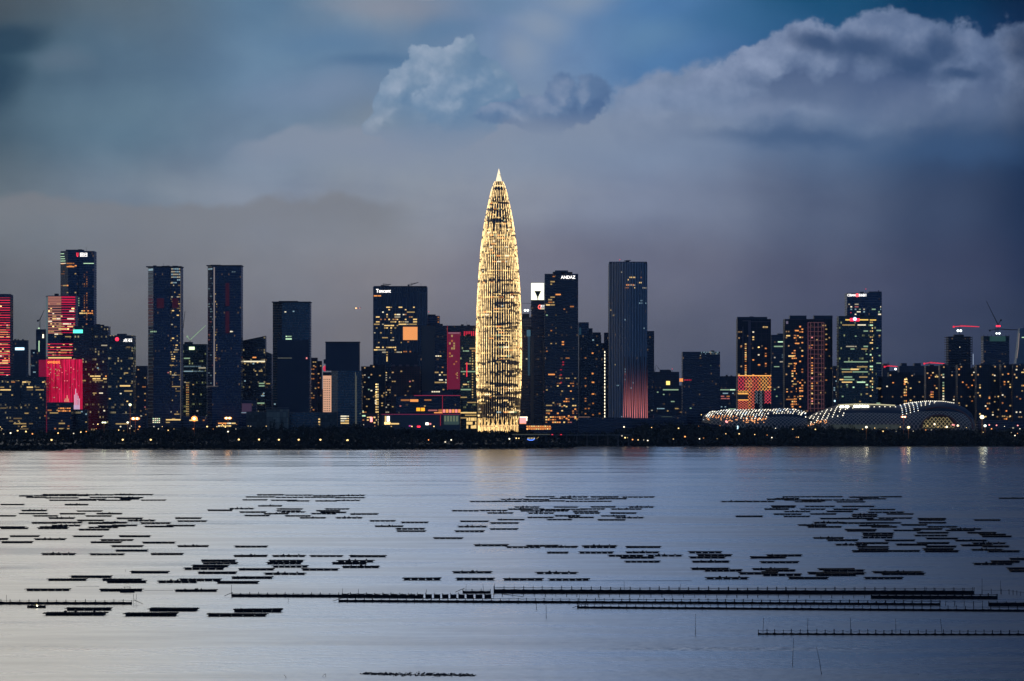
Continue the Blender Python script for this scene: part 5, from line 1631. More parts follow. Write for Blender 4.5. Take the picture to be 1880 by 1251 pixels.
crane(73, 605, 590, (81, 570), 6450, 'small dark luffing crane on the unfinished tower beside the salmon LED tower', counter=(69.5, 589))
crane(335.5, 632, 612, (339.5, 572), 6230, 'crane with a nearly upright jib beside the teal-edged slab tower')
crane(349, 632, 626, (377.5, 598), 6180, 'luffing crane with a white lit jib above the unlit tower', 'G2', counter=(344, 618))
crane(704, 527, 525, (718, 522.4), 6090, 'small roof crane with a low jib behind the white lettering', counter=(701, 525))
crane(755, 527, 524.4, (768, 519), 6090, 'small roof crane on the eastern half of the lettered tower', counter=(750, 524))
crane(1762, 617, 600.4, (1798, 600.3), 6110, 'hammerhead crane outlined in red with twin white lamps', 'R3', counter=(1751, 600), lights=((1758.5, 607.5, 2.0, 'C'), (1763.5, 607.5, 2.0, 'C')))
crane(1832.5, 617, 599, (1811, 553), 6210, 'luffing crane with a long dark jib and glowing red machine deck', counter=(1837.5, 588), cab='R4', lights=((1829.5, 612.5, 1.6, 'C'), (1834.5, 612.5, 1.7, 'C')))
crane(1828, 640, 606.5, (1869, 606), 6350, 'dark horizontal jib crane behind the luffing crane', counter=(1817, 607))
crane(1629, 684, 673.5, (1648, 673.3), 6800, 'tiny distant red-lit crane just east of the bank tower', 'R3', counter=(1624, 673.4), lights=((1644, 678, 2.0, 'C'),))
crane(1706, 684, 667.5, (1735, 668), 6700, 'distant crane with a red jib behind the eastern apartments', 'R3', counter=(1697, 667.6), lights=((1706, 675, 1.6, 'C'),))

t = Tower('tower_under_construction', 'unfinished concrete frame tower below the hammerhead crane', 'skyscraper', 1741, 1782, 618, 6120, 30, SKEL if False else NAVY2)
t.block('roof_core', 1753, 1770, 614.5, 619, SKEL, 6)
for i in range(12):
    y = 619+i*4.4
    t.block('floor_slab', 1737.5, 1785, y, y+1.1, SKEL, -2.5, 32)
for x in (1737.6, 1741.5, 1749, 1757, 1766, 1775, 1780.5, 1784):
    t.block('column', x, x+.9, 618.5, 790, SKEL, -2.4, -1.2)
t.wins([dict(x0=1742, x1=1781, y0=624, y1=650, p=.12, c='C1:4', run=2)])
t.strip('small_lamp', 1761, 1762.5, 637, 638.5, 'W3', 2.6)
t.strip('hoist_light', 1785.6, 1787, 650, 670, emit('cool_hoist', (.4, .5, .7), .6), 3)
t = Tower('tower_under_construction', 'unfinished tower with teal safety screens under the luffing crane with the red deck', 'skyscraper', 1805.5, 1853, 625, 6220, 32, NAVY2)
t.block('safety_screen', 1805.5, 1853, 617.5, 625, principled('teal_mesh', (.02, .045, .05), .8), -1, 34)
t.strip('lit_screen', 1817, 1846, 617.5, 627, emit('teal_glow_mesh', (.03, .10, .09), .45), 1.4)
for x in (1805.6, 1813, 1820, 1828, 1838, 1846, 1852): t.block('screen_post', x, x+.7, 614.5, 626, SKEL, -1.6, -1.1)
t = Tower('office_tower', 'faceted tapering tower at the eastern edge with a pale slanting edge line', 'skyscraper', 1862, 1900, 668, 6320, 34, NAVY)
mb = MB(); mb.v = [(t.X(1866), 1, t.Z(668)), (t.X(1900), 1, t.Z(668)), (t.X(1900), 30, t.Z(668)), (t.X(1866), 30, t.Z(668)), (t.X(1873), 3, t.Z(603)), (t.X(1900), 3, t.Z(601)), (t.X(1900), 25, t.Z(601)), (t.X(1873), 25, t.Z(603))]
mb.f = [(0, 3, 2, 1), (4, 5, 6, 7), (0, 1, 5, 4), (1, 2, 6, 5), (2, 3, 7, 6), (3, 0, 4, 7)]; mb.mi = [0]*6
mb.make('tapered_upper_part', principled('faceted_blue_glass', (.02, .04, .07), .2, ior=1.9), t.root)
mb = MB(); mb.tube([(t.X(1867), 0, t.Z(658)), (t.X(1870), 0.6, t.Z(636)), (t.X(1871.5), 1, t.Z(612))], .5, 4); mb.make('pale_edge_line', emit('pale_peach_line', (.45, .35, .3), .5), t.root)
t.strip('lit_floor', 1876, 1881, 619, 620.5, 'G3', .5)

t = Tower('apartment_block', 'distant bluish twin-topped apartment block east of the bank tower', 'apartment building', 1651, 1697, 672, 6900, 30, FARB)
t.block('roof_step', 1655, 1665, 667, 672, FARB, 2); t.block('roof_step', 1679, 1691, 667, 672, FARB, 2)
t = Tower('apartment_block', 'distant block with a thin roof mast directly east of the bank tower', 'apartment building', 1620, 1633, 668, 6850, 24, FARB)
t.block('roof_mast', 1630.5, 1631.3, 664, 668, STEEL, 4, 5)
t = Tower('apartment_block', 'short bluish distant block behind the twin-topped block', 'apartment building', 1633, 1652, 681, 6950, 24, FARB)
east = [(1612, 1632, 692, 5900, 'dark apartment block with a few amber windows at the foot of the bank tower', .10, ''),
        (1632, 1672, 684, 6050, 'dark apartment block with two columns of amber windows near the bank tower', .13, 'a'),
        (1672, 1700, 689, 6150, 'nearly unlit apartment block between amber-windowed ones', .03, ''),
        (1700, 1726, 672, 6050, 'brownish horizontally banded apartment block under the red distant crane', .08, 'b'),
        (1726, 1745, 671, 6000, 'apartment block with one bright white column of windows west of the crane tower', .12, 'c'),
        (1745, 1762, 684, 6080, 'unlit slot block at the foot of the hammerhead crane tower', .02, ''),
        (1758, 1782, 670, 5950, 'apartment block with orange and white windows below the crane towers', .17, 'd'),
        (1782, 1805, 676, 5980, 'dim apartment block with a sparse column of yellow windows between the crane towers', .08, ''),
        (1793, 1820, 670, 5900, 'apartment block with yellow windows just west of the luffing crane tower', .13, ''),
        (1820, 1842, 672, 5920, 'tall dark apartment block with one large yellow window under the luffing crane', .10, ''),
        (1838, 1862, 669, 5880, 'apartment block with paired yellow window columns near the eastern edge', .18, ''),
        (1860, 1910, 671, 5860, 'easternmost apartment block with scattered yellow windows', .16, '')]
for (x0, x1, yt, d_, lb, p, fl) in east:
    t = Tower('apartment_block', lb, 'apartment building', x0, x1, yt, d_, 26, RESP if fl == 'b' else RES)
    w = x1-x0
    if x0 > 1640: t.block('roof_house', x0+w*.3, x0+w*.6, yt-2.5, yt, NAVY2, 6)
    sp = [dict(y0=yt+8, y1=785, p=p, c='Y3:3 O3:2 W3:2 Y2:3 O2:2', run=1, fh=4.2, g=1.1, bw=3)]
    if fl == 'a': sp = [dict(x0=1659, x1=1665, y0=695, y1=750, p=.6, c='Y3:2 O3:2 Y2:1', run=1, g=.5, fh=4.6), dict(x0=1670, x1=1675, y0=695, y1=740, p=.4, c='Y3:2 Y2:1', run=1), dict(x0=1634, x1=1652, y0=694, y1=755, p=.10, c='O3:2 C2:1 Y2:1', run=1), dict(x0=1660, x1=1666, y0=697, y1=703, p=2, c='Y4:1', run=1, g=.1)]
    if fl == 'b': sp.append(dict(x0=1708, x1=1714, y0=720, y1=733, p=.8, c='O3:3 P2:1', run=1, g=.2)); sp.append(dict(x0=1716, x1=1723, y0=692, y1=696, p=2, c='Y3:1', run=2, g=.1))
    if fl == 'c': sp = [dict(x0=1730, x1=1734, y0=688, y1=740, p=.65, c='W3:2 Y3:2 G2:1', run=1, g=.3, fh=4.4), dict(x0=1738, x1=1744, y0=685, y1=740, p=.08, c='Y2:1 O2:1', run=1)]
    t.wins(sp)

# distant rows that close the gaps at the foot of the skyline
rng = random.Random(21)
FARL = []
px = -150
gi = 0
while px < 2040:
    w = rng.uniform(13, 30)
    yt = rng.uniform(694, 716)
    if 1600 < px < 1900: yt = rng.uniform(676, 696)
    if -10 < px < 75: yt = rng.uniform(680, 700)
    if 246 < px+w/2 < 700: yt = rng.uniform(700, 722)
    t = Tower('distant_block', 'hazy distant apartment block seen through gaps at the foot of the skyline', 'apartment building', px, px+w, yt, rng.uniform(6900, 7600), 24, FARC if rng.random() < .6 else FARB, group='distant blocks filling the gaps between towers')
    if rng.random() < .5: t.block('roof_house', px+w*.3, px+w*.65, yt-2.2, yt, FARB, 4)
    px += w*rng.uniform(.85, 1.05)

# mid-height blocks just behind the trees
mid = [(134, 160, 752, 5700, 'low dark block at the foot of the turquoise sign tower', OFFI), (300, 336, 770, 5640, 'low block with a pale lit hall at the foot of the teal-edged slab tower', NAVY2),
       (333, 380, 764, 5640, 'low dark podium with an orange lit front between the two slab towers', NAVY2), (396, 436, 772, 5620, 'low pavilion with warm lit windows below the second slab tower', NAVY2),
       (1160, 1200, 768, 5640, 'dark low block at the foot of the finned tower', NAVY2), (1200, 1262, 762, 5660, 'dark low hall with a faint curved roof light east of the finned tower', NAVY2),
       (1000, 1062, 770, 5650, 'low podium full of orange shop lights below the hotel tower', NAVY2), (1795, 1850, 772, 5600, 'low dark sheds at the eastern end of the stadium', NAVY2), (1850, 1910, 774, 5600, 'low dark sheds with a white sign near the eastern edge', NAVY2)]
for x0, x1, yt, d_, lb, m_ in mid:
    t = Tower('podium_block', lb, 'building', x0, x1, yt, d_, 18, m_)
    sp = []
    if x0 == 300: sp = [dict(x0=300, x1=332, y0=771, y1=780, p=.6, c='Y2:2 Y3:1 W2:1', run=3, g=.3)]
    if x0 == 333: sp = [dict(x0=335, x1=378, y0=772, y1=781, p=.5, c='O3:3 O2:2 Y3:1', run=3, g=.5)]
    if x0 == 396: sp = [dict(x0=400, x1=433, y0=777.5, y1=784, p=.9, c='Y3:2 O3:2 W3:1', run=2, g=.3)]
    if x0 == 134: sp = [dict(x0=140, x1=160, y0=756, y1=784, p=.1, c='C2:2 Y2:1', run=1)]
    if x0 == 1000: sp = [dict(x0=1001, x1=1060, y0=766, y1=783, p=.4, c='O3:3 O2:2 Y3:2 P2:1', run=1, g=.8)]
    if x0 == 1200: t.strip('curved_roof_light', 1214, 1234, 765, 766, emit('dull_green_line', (.10, .14, .11), .5), .5)
    if x0 == 1850: sp = [dict(x0=1858, x1=1874, y0=786, y1=790, p=1, c='W2:2 W3:1', run=3, g=.1)]
    if sp: t.wins(sp)
t = thing('floodlit_block', 'small bright speckled kiosk lights at the foot of the teal-edged slab tower', 'building', (wx(287, 5630), 5630, 9))
mb = MB(); mb.box(-7, 7, 0, 10, 0, wz(766, 5630)-9); mb.make('wall', NAVY2, t)
add_windows(t, [((i % 4-1.5)*3, -.3, wz(769+(i//4)*3.4, 5630)-9, 0, 2.0, 1.6, 'W3' if (i*7) % 3 else 'G3') for i in range(12)])

# low bridge, cafe and lit sight-seeing boat on the park water's edge
def build_bridge():
    d = 5330; k = d/F
    t = thing('footbridge', 'long low pale footbridge along the dark shore east of the golden tower', 'bridge', (wx(1045, d), d, 2))
    zt = wz(798.5, d)-2
    mb = MB(); mb.box((940-1045)*k, (1160-1045)*k, 0, 5, zt-.8, zt); mb.make('deck', principled('dim_bridge_deck', (.10, .12, .14), .8), t)
    mb = MB(); mb.tube([((940-1045)*k, -.1, zt+.5), ((1010-1045)*k, -.1, zt+.5)], .35, 4); mb.make('rail_light', emit('dim_olive_line', (.16, .16, .10), .5), t)
    for i in range(12):
        x = (945+i*19-1045)*k
        mb = MB(); mb.tube([(x, 2.5, 0), (x, 2.5, zt-.9)], .9, 6); mb.make('pier', CONC if False else STEEL, t)
    for px in (1014, 1030):
        mb = MB(); mb.ball((0, 0, 0), 1.3, 0, 8, 5, rz=.7); mb.make('red_lamp', lit('R3'), t, ((px-1045)*k, -.6, zt+.2))


build_bridge()

def build_party_boat():
    d = 5215; k = d/F; z0 = wz(809, d)
    t = thing('lit_boat', 'small boat with blue lights moored at the dark shore east of the golden tower', 'boat', (wx(976, d), d, 0.3))
    zz = wz(808, d)-.3
    mb = MB(); mb.v = []
    hull = [(-8.5, 0), (-7, -1.8), (6, -1.8), (9, 0), (6, 1.8), (-7, 1.8)]
    mb.prism(hull, zz-1.2, zz+.6); mb.make('hull', STEEL, t)
    mb = MB(); mb.box(-5, 3.5, -1.5, 1.5, zz+.61, zz+3.2); mb.make('cabin', STEEL, t)
    mb = MB(); mb.tube([(-6.0, -2.1, zz+1.2), (-3.5, -2.1, zz-.2), (1.5, -2.1, zz-.2), (4.0, -2.1, zz+1.4)], .8, 6); mb.make('blue_light_strip', emit('blue_strip', (.10, .25, 1.0), 1.6), t)
    for i in range(5):
        mb = MB(); mb.box(-5.5+i*2.2, -4.3+i*2.2, -1.8, -1.52, zz+1.9, zz+3.0); mb.make('cabin_window', lit('Y3' if i % 2 else 'W3'), t)
    mb = MB(); mb.tube([(7, -1, zz+1.5), (10, -1, zz+4.2)], .35, 5); mb.make('bow_light_pole', lit('Y2'), t)
    mb = MB(); mb.box(-9, 9, 2.2, 6, -.5, zz-1.3); mb.make('mooring_stage', STEEL, t)


build_party_boat()


# ------------------------------------------------------------------ lamps along the shore
LM = [(60, 'western edge office block'), (110, 'red media facade'), (180, 'turquoise sign tower'), (262, 'red dot sign tower'), (335, 'teal-edged slab tower'), (378, 'luffing crane'), (450, 'pale-lined slab tower'), (540, 'pale panelled block'),
      (600, 'salmon tower'), (670, 'stepped glass tower'), (760, 'lettered tower'), (850, 'shopping mall'), (960, 'golden tower'), (1065, 'hotel tower'), (1125, 'dark theatre hall'), (1205, 'finned tower'), (1260, 'greenish-floored tower'),
      (1340, 'black tower'), (1430, 'lattice building'), (1540, 'dotted stadium hall'), (1640, 'floodlit stadium rim'), (1690, 'stadium lamp mast'), (1770, 'arched stadium end'), (1830, 'crane towers'), (2000, 'easternmost apartments')]


def landmark(px):
    for x, n in LM:
        if px < x: return n
    return LM[-1][1]


LAMPS_A = [(20,168),(3,130),(57,163),(118,130),(175,167),(212,130),(278,200),(313,128),(313,163),(342,200),(397,165),(436,158),(465,155),(473,128),(503,115),(528,115),(640,130),(640,147),(650,128),(700,137),(708,125),(752,128),(745,143),(779,138),(830,128),(854,140),(875,128),(907,148),(940,130),(938,141),(1000,128),(1043,140),(1060,128),(1117,128),(1150,141),(1170,128),(1265,127),(1272,141),(1230,155),(1316,126),(1352,126),(1436,126),(1472,129),(662,199),(813,199),(1288,198),(1397,198),(1504,199),(1611,199),(1728,199),(1875,201),(95,150),(140,155),(10,140),(250,140),(590,120),(1200,118),(1215,130)]
LAMPS_B = [(140,118),(200,125),(289,127),(400,127),(519,127),(490,200),(580,211),(612,200),(926,194),(963,191),(977,191),(1023,142),(1132,140),(1240,122),(1380,125),(1544,130),(1693,133),(1838,137),(1550,188),(1563,188),(1533,178),(1590,198),(1620,200),(1650,200),(1672,203),(1810,195),(1873,182),(50,202),(855,126),(1240,142)]
LAMPS_C = [(15,137),(140,64),(52,182),(130,194),(152,190),(225,193),(272,167),(344,167),(434,141),(428,171),(495,174),(520,187),(540,137),(633,142),(652,185),(663,185),(755,143),(888,145),(958,145),(1010,142),(1075,136),(1140,135),(1120,153),(1213,130),(1395,117),(1455,130),(1527,124),(1775,127),(1858,140),(1812,160),(1831,176),(1845,165),(1660,158),(1290,143),(1350,146),(1570,133),(1600,136),(1705,140)]
RED_C = [(1495,118),(1693,119),(1732,121),(1846,122)]
rngl = random.Random(4)
_lm = {}


def lamp_d(px, py):
    s_ = dist(shore_py(px))
    span = 5520 - s_ - 12
    off = py - top_py(px)
    if off < 6: fr = .93
    elif off < 14: fr = .55
    elif off < 22: fr = .24
    else: fr = .02
    return s_ + 12 + span*fr - 14


def street_lamp(px, py, code, r, cat='lamp', name='street_lamp', label=None, group='street lamps glowing along the dark shore'):
    d = lamp_d(px, py)
    s_ = dist(shore_py(px))
    gz = min(9, max(.8, 1.2+7.8*(d-s_)/400))
    h = wz(py, d)-gz
    if not label:
        base = {'Y': 'warm yellow', 'W': 'warm white', 'O': 'orange', 'C': 'cool white', 'R': 'red', 'P': 'pinkish'}[code[0]]
        where = 'low near the waterline' if py > 801 else ('in the dark trees' if py > 789 else 'above the treetops')
        label = f'{base} street lamp glowing {where} below the {landmark(px)}'
    t = thing(name, label, cat, (wx(px, d), d, gz), group)
    key = ('head', code, round(r, 1))
    if key not in _lm:
        mb = MB(); mb.ball((0, 0, 0), r, 0, 10, 6, rz=r*.85); _lm[key] = mesh('lamp_head_glow', mb.v, mb.f, [lit(code)])  # ball made larger than a real lamp to carry its glare
        mb = MB(); mb.tube([(0, 0, 0), (0, 0, 1)], .16, 6); 
        if 'pole' not in _lm: _lm['pole'] = mesh('pole', mb.v, mb.f, [STEEL])
    o = link('pole', _lm['pole'], t); o.scale = (1, 1, h-r*.8)
    link('lamp_head_glow', _lm[key], t, (0, 0, h))
    return t


for lst, ox in ((LAMPS_A, 0), (LAMPS_B, 620), (LAMPS_C, 1240)):
    for x, y in lst:
        px = ox + x/2.9375; py = 740 + y/2.94
        if 118 < y < 150 and rngl.random() < .28: continue
        code = rngl.choice(['W4', 'W4', 'Y4', 'W3', 'O4' if py > 795 else 'Y4'])
        code = rngl.choice(['W4', 'Y4', 'W3', 'Y3', 'O4', 'O3', 'Y4'])
        r = rngl.choice([.6, .8, 1.0, 1.2]) if ox != 1240 else rngl.choice([.5, .7, .95])
        if 196 < y < 202 and ox == 0: code, r = 'Y4', 1.35
        street_lamp(px, py, code, r)
for x, y in RED_C: street_lamp(1240+x/2.9375, 740+y/2.94, 'P4', 1.1)
for i in range(12):
    px = rngl.choice([rngl.uniform(0, 470), rngl.uniform(0, 470), rngl.uniform(1240, 1870)]); py = top_py(px)+rngl.uniform(-5, 8)
    street_lamp(px, py, rngl.choice(['Y3', 'W2', 'O3', 'W3', 'G3'][:4]), rngl.choice([.45, .6, .7]))


def mast_lamp(px, py, yb, col, s, r, label, double=False):
    d = lamp_d(px, yb); gz = 4.0
    t = thing('lamp_mast', label, 'lamp', (wx(px, d), d, gz)); h = wz(py, d)-gz
    mb = MB(); mb.tube([(0, 0, 0), (0, 0, h-r*.5)], .35, 8); mb.make('mast', principled('lamp_mast_orange_tint', (.25, .09, .03), .6), t)
    m = emit('mast_lamp_' + str(int(px)), col, s*.42)  # oversized head glows as the halo around the bright core
    if double:
        for s_ in (-1, 1):
            mb = MB(); mb.ball((0, 0, 0), r, 0, 12, 7, rz=r*.55); mb.make('lamp_head_glow', m, t, (s_*r*.75, 0, h))
    else:
        mb = MB(); mb.ball((0, 0, 0), r, 0, 12, 7, rz=r*.85); mb.make('lamp_head_glow', m, t, (0, 0, h))
    hot = emit('lamp_core', (1, .86, .6), 6)
    for s_ in ((-1, 1) if double else (0,)):
        mb = MB(); mb.ball((0, 0, 0), r*.42, 0, 10, 6, rz=r*.36); mb.make('lamp_core', hot, t, (s_*r*.75, -r*.72, h))
    # the lamp's own light
    ld = bpy.data.lights.new('lamp_light', 'POINT'); ld.energy = LAMP_W*s; ld.color = col; ld.shadow_soft_size = r
    lo = bpy.data.objects.new('lamp_light', ld); C.objects.link(lo); lo.parent = t; lo.location = (0, -r*1.6, h)


LAMP_W = 400.0
mast_lamp(248.6, 768.9, 790, (1, .30, .06), 5, 3.8, 'bright orange double-headed lamp mast below the red dot sign tower', True)
mast_lamp(356.8, 769, 788, (1, .30, .06), 6, 4.6, 'brightest orange lamp mast, between the two slab towers')
mast_lamp(418.7, 768, 790, (1, .42, .09), 5, 3.1, 'yellow-orange lamp mast below the slab tower with the pale light line', True)
mast_lamp(239, 743.5, 788, (.95, 1, .6), 4, 2.2, 'tall greenish white floodlight mast in front of the red dot sign tower')
mast_lamp(1659, 765.6, 786, (1, .28, .10), 4.5, 2.4, 'orange lamp mast in front of the big stadium shell', True)
mast_lamp(1803, 766, 788, (1, .95, .6), 6, 3.3, 'very bright yellowish white floodlight at the eastern end of the stadium')
mast_lamp(1808.5, 782, 792, (.9, 1, .9), 4, 2.2, 'lower white floodlight just below the brightest one east of the stadium')
mast_lamp(1668, 785, 794, (1, .85, .35), 5, 2.2, 'yellow floodlight at ground level beside the stadium lamp mast')
mast_lamp(1590.6, 784.5, 794, (1, .9, .65), 4, 1.9, 'white floodlight at ground level below the stadium rim')
mast_lamp(191, 776, 790, (.8, 1, .6), 2.2, 2.2, 'wide greenish white lamp below the turquoise sign tower', True)
mast_lamp(234.5, 776, 790, (1, 1, .75), 3, 1.8, 'white lamp low beside the greenish white floodlight mast')


# small plant and aerials on the flat roofs
rr = random.Random(77)
for s_, dep, cat in TOWERS:
    if cat != 'skyscraper' or s_.h < 90 or s_.w < 20: continue
    if any(c.name.startswith(('roof_', 'sloping')) for c in s_.root.children) and rr.random() < .4: continue
    if 'sloping' in s_.root['label'] or 'faceted' in s_.root['label']: continue
    w = s_.w
    for i in range(rr.randint(1, 3)):
        x = rr.uniform(-.38, .30)*w; ww = rr.uniform(.06, .16)*w
        mb = MB(); mb.box(x, x+ww, 6, 6+rr.uniform(4, 9), s_.h+.01, s_.h+rr.uniform(1.4, 3.4)); mb.make('roof_unit', ROOF, s_.root)
    if rr.random() < .6:
        x = rr.uniform(-.4, .4)*w; hh = rr.uniform(4, 8)
        mb = MB(); mb.tube([(x, 8, s_.h), (x, 8, s_.h+hh)], .28, 5, taper=.12); mb.make('roof_aerial', STEEL, s_.root)
        if rr.random() < .5:
            mb = MB(); mb.ball((0, 0, 0), .7, 0, 8, 5); mb.make('warning_light', lit('R3'), s_.root, (x, 8, s_.h+hh))

# ------------------------------------------------------------------ aircraft
def build_plane():
    d = 17000; k = d/F
    t = thing('aeroplane', 'tiny approaching aeroplane with bright landing lights in the dusk sky', 'aeroplane', (wx(656, d), d, wz(566, d)))
    mb = MB(); mb.tube([(-16, 3, .2), (-14, 0, 0), (12, -3, -.3), (16, -4, -.5)], 1.7, 8, taper=.9)
    mb.make('fuselage', principled('aircraft_paint', (.3, .3, .32), .4), t)
    mb = MB(); mb.v = [(-2, 0, -.5), (4, 0, -.5), (0, -16, .6), (-3, -16, .6), (-2, 0, -.1), (4, 0, -.1), (0, -16, .8), (-3, -16, .8)]
    mb.f = [(0, 3, 2, 1), (4, 5, 6, 7), (0, 1, 5, 4), (1, 2, 6, 5), (2, 3, 7, 6), (3, 0, 4, 7)]; mb.mi = [0]*6
    n = len(mb.v); mb.v += [(x, -y, z) for x, y, z in mb.v[:8]]; mb.f += [tuple(n+i for i in f) for f in mb.f[:6]]; mb.mi += [0]*6
    mb.make('wing', MATS['aircraft_paint'], t)
    mb = MB(); mb.v = [(12, -2.8, 1), (16, -4, 1), (17.5, -4.5, 6), (15.5, -3.9, 6), (12, -3.2, 1), (16, -4.4, 1), (17.5, -4.8, 6), (15.5, -4.2, 6)]
    mb.f = [(0, 1, 2, 3), (4, 7, 6, 5), (0, 4, 5, 1), (1, 5, 6, 2), (2, 6, 7, 3), (3, 7, 4, 0)]; mb.mi = [0]*6
    mb.make('tail_fin', MATS['aircraft_paint'], t)
    for x, r_, c_ in ((-5.6, 3.4, 'Y4'), (-1.6, 2.8, 'P3'), (11.5, 2.2, 'P3')):
        mb = MB(); mb.ball((0, 0, 0), r_, 0, 10, 6); mb.make('landing_light', lit(c_), t, (x, -5, -.4))


build_plane()

# ------------------------------------------------------------------ oyster rafts
WOOD = principled('wet_dark_timber', (0.006, 0.008, 0.014), 0.95, ior=1.2)
FLOAT = principled('dark_blue_float', (0.006, 0.009, 0.02), 0.7, ior=1.25)
NET = principled('dark_net', (0.006, 0.008, 0.013), 1.0, ior=1.15)
Z3 = [(135,235,86),(185,330,96),(300,560,76),(240,420,84),(420,640,84),(560,820,78),(820,960,76),(955,1100,76),(320,560,100),(350,520,117),(500,695,117),(640,860,96),(700,940,117),(820,1030,98),(560,760,110),(1010,1192,116),(860,1000,108),
(0,172,148),(462,634,149),(150,335,192),(548,735,195),(132,340,213),(425,612,215),(690,876,214),(-60,112,230),(235,412,230),(612,802,231),(345,535,247),(835,1025,248),(1255,1447,247),(1272,1487,268),(550,748,262),(912,1114,264),(225,410,281),(370,590,278),(630,820,282),(730,912,279),(1008,1225,283),(365,578,300),(0,200,320),(-90,180,312),(265,490,320),(280,480,310),(560,785,330),(630,850,314),(700,905,304),(800,985,299),(1035,1250,307),(1197,1402,301),(65,280,377),(520,738,378),(852,1080,378),(-160,55,398),(243,472,399),(718,957,405),(5,232,421),(647,872,421),(1020,1258,424),(797,1027,449),(1272,1498,449),(828,1060,481),(295,540,507),(640,893,508),(1080,1315,506),(1442,1695,555),(1452,1707,572),(1378,1642,594),(1318,1610,613),(935,1212,638),(1418,1700,642),(502,803,670),(338,620,692),(730,1020,692),(762,1050,708),(1130,1418,707),(1285,1590,694),(1555,1858,712),(180,500,765),(712,1023,768),(1252,1560,771),(470,800,905),(315,763,940),(1070,1420,909),(893,1272,945),(1490,1670,190),(1645,1825,178)]
Z4 = [(200,395,78),(400,600,80),(120,330,93),(330,540,96),(540,760,95),(600,830,84),(760,980,98),(800,980,82),(95,277,114),(300,490,117),(415,580,122),(620,780,122),(770,945,118),
(208,383,158),(345,532,180),(690,867,180),(625,800,193),(340,515,194),(75,268,203),(370,550,202),(655,845,205),(250,430,214),(590,775,214),(870,1075,217),(110,295,228),(402,590,230),(508,697,244),(767,962,244),(1010,1200,266),(1237,1437,277),(1048,1256,305),(1198,1412,324),(1205,1418,340),(1470,1685,391),(38,278,452),(33,277,520),(310,552,520),(580,822,520),(866,1132,522),(285,538,556),(270,522,573),(776,1045,558),(740,993,573),(310,570,597),(812,1083,600),(65,325,617),(522,790,618),(252,552,649),(15,315,677),(1250,1528,687),(30,382,916),(-160,275,947)]
Z5 = [(565,780,92),(820,1020,93),(1035,1240,93),(1260,1497,94),(385,590,110),(560,740,112),(740,900,104),(890,1130,108),(1100,1298,106),(165,360,126),(330,520,125),(500,700,124),(690,850,122),(850,1050,125),(1040,1190,124),
(487,670,166),(770,945,166),(1035,1218,165),(1310,1492,166),(520,700,180),(670,860,184),(820,1000,182),(960,1140,180),(1180,1405,181),(35,235,193),(235,440,191),(440,620,182),(530,700,194),(700,880,194),(905,1095,196),(290,480,209),(583,775,210),(915,1105,210),(1175,1368,210),(775,962,230),(1108,1290,230),(578,772,241),(872,1062,241),(1213,1420,243),(362,560,257),(720,905,257),(1085,1287,259),(95,305,269),(312,522,281),(78,292,308),(308,515,325),(57,273,342),(195,445,443),(425,680,456),(572,810,446),(700,945,454),(975,1227,448),(980,1222,456),(1287,1543,455),(720,877,496),(950,1202,496),(1287,1530,494),(1160,1420,518),(1245,1497,532),(1440,1700,517),(1280,1538,561),(40,327,638),(638,945,643),(65,345,687),(405,696,689),(730,1030,690)]
Z6 = [(135,320,101),(235,450,101),(400,540,88),(490,660,73),(450,590,84),(660,840,73),(500,620,92),(560,720,102),(612,780,92),(600,740,98),(780,960,92),(800,970,103),(875,1050,76),(930,1090,85),(1055,1180,73),(1735,1900,82),
(425,570,128),(430,565,133),(618,795,129),(833,1025,129),(387,530,145),(592,740,145),(783,930,146),(990,1143,147),(500,655,159),(745,900,159),(980,1195,163),(440,605,174),(650,803,173),(890,1040,176),(1090,1248,173),(220,380,187),(497,652,187),(890,1040,187),(707,880,200),(830,1020,199),(1040,1240,197),(975,1135,207),(1270,1435,200),(1275,1430,208),(1595,1748,208),(670,850,224),(830,1010,226),(1000,1175,224),(1275,1435,224),(580,745,237),(1175,1325,236),(930,1110,240),(635,835,248),(1000,1155,248),(1325,1500,247),(850,1035,264),(860,1030,271),(1130,1290,268),(1245,1415,260),(1455,1640,260),(1430,1600,268),(1265,1450,282),(1555,1725,282),(950,1135,286),(955,1130,296),(950,1130,309),(1250,1445,298),(1625,1780,292),(1640,1812,303),(668,845,312),(1318,1505,315),(748,930,325),(1080,1257,326),(1485,1670,327),(912,1105,342),(1265,1455,342),(1585,1780,343),(795,985,351),(1145,1330,351),(1520,1700,355),(920,1105,363),(1315,1495,362),(1640,1800,361),(925,1105,377),(1300,1480,377),(893,1100,389),(1090,1285,387),(1310,1508,389),(1580,1760,380),(1670,1860,389),
(-50,145,395),(0,202,412),(-45,165,425),(-30,188,449),(400,605,413),(305,515,425),(362,588,452),(1800,1990,434),(1693,1860,450),(1590,1820,463),(1785,1960,490),(1800,1960,503),
(-35,185,491),(40,262,500),(318,528,492),(390,568,500),(240,460,517),(375,605,526),(373,470,510),(697,908,493),(720,965,501),(637,860,516),(690,970,518),(680,920,526),(1010,1300,510),(1060,1315,520),(48,298,544),(525,757,544),(963,1188,544)]
RAFTS = []
for lst, ox, sc in ((Z3, 0, 3.9167), (Z4, 420, 3.9167), (Z5, 820, 3.9167), (Z6, 1280, 3.1333)):
    for a, b, y in lst:
        RAFTS.append((ox+a/sc, ox+b/sc, 890+y/sc))


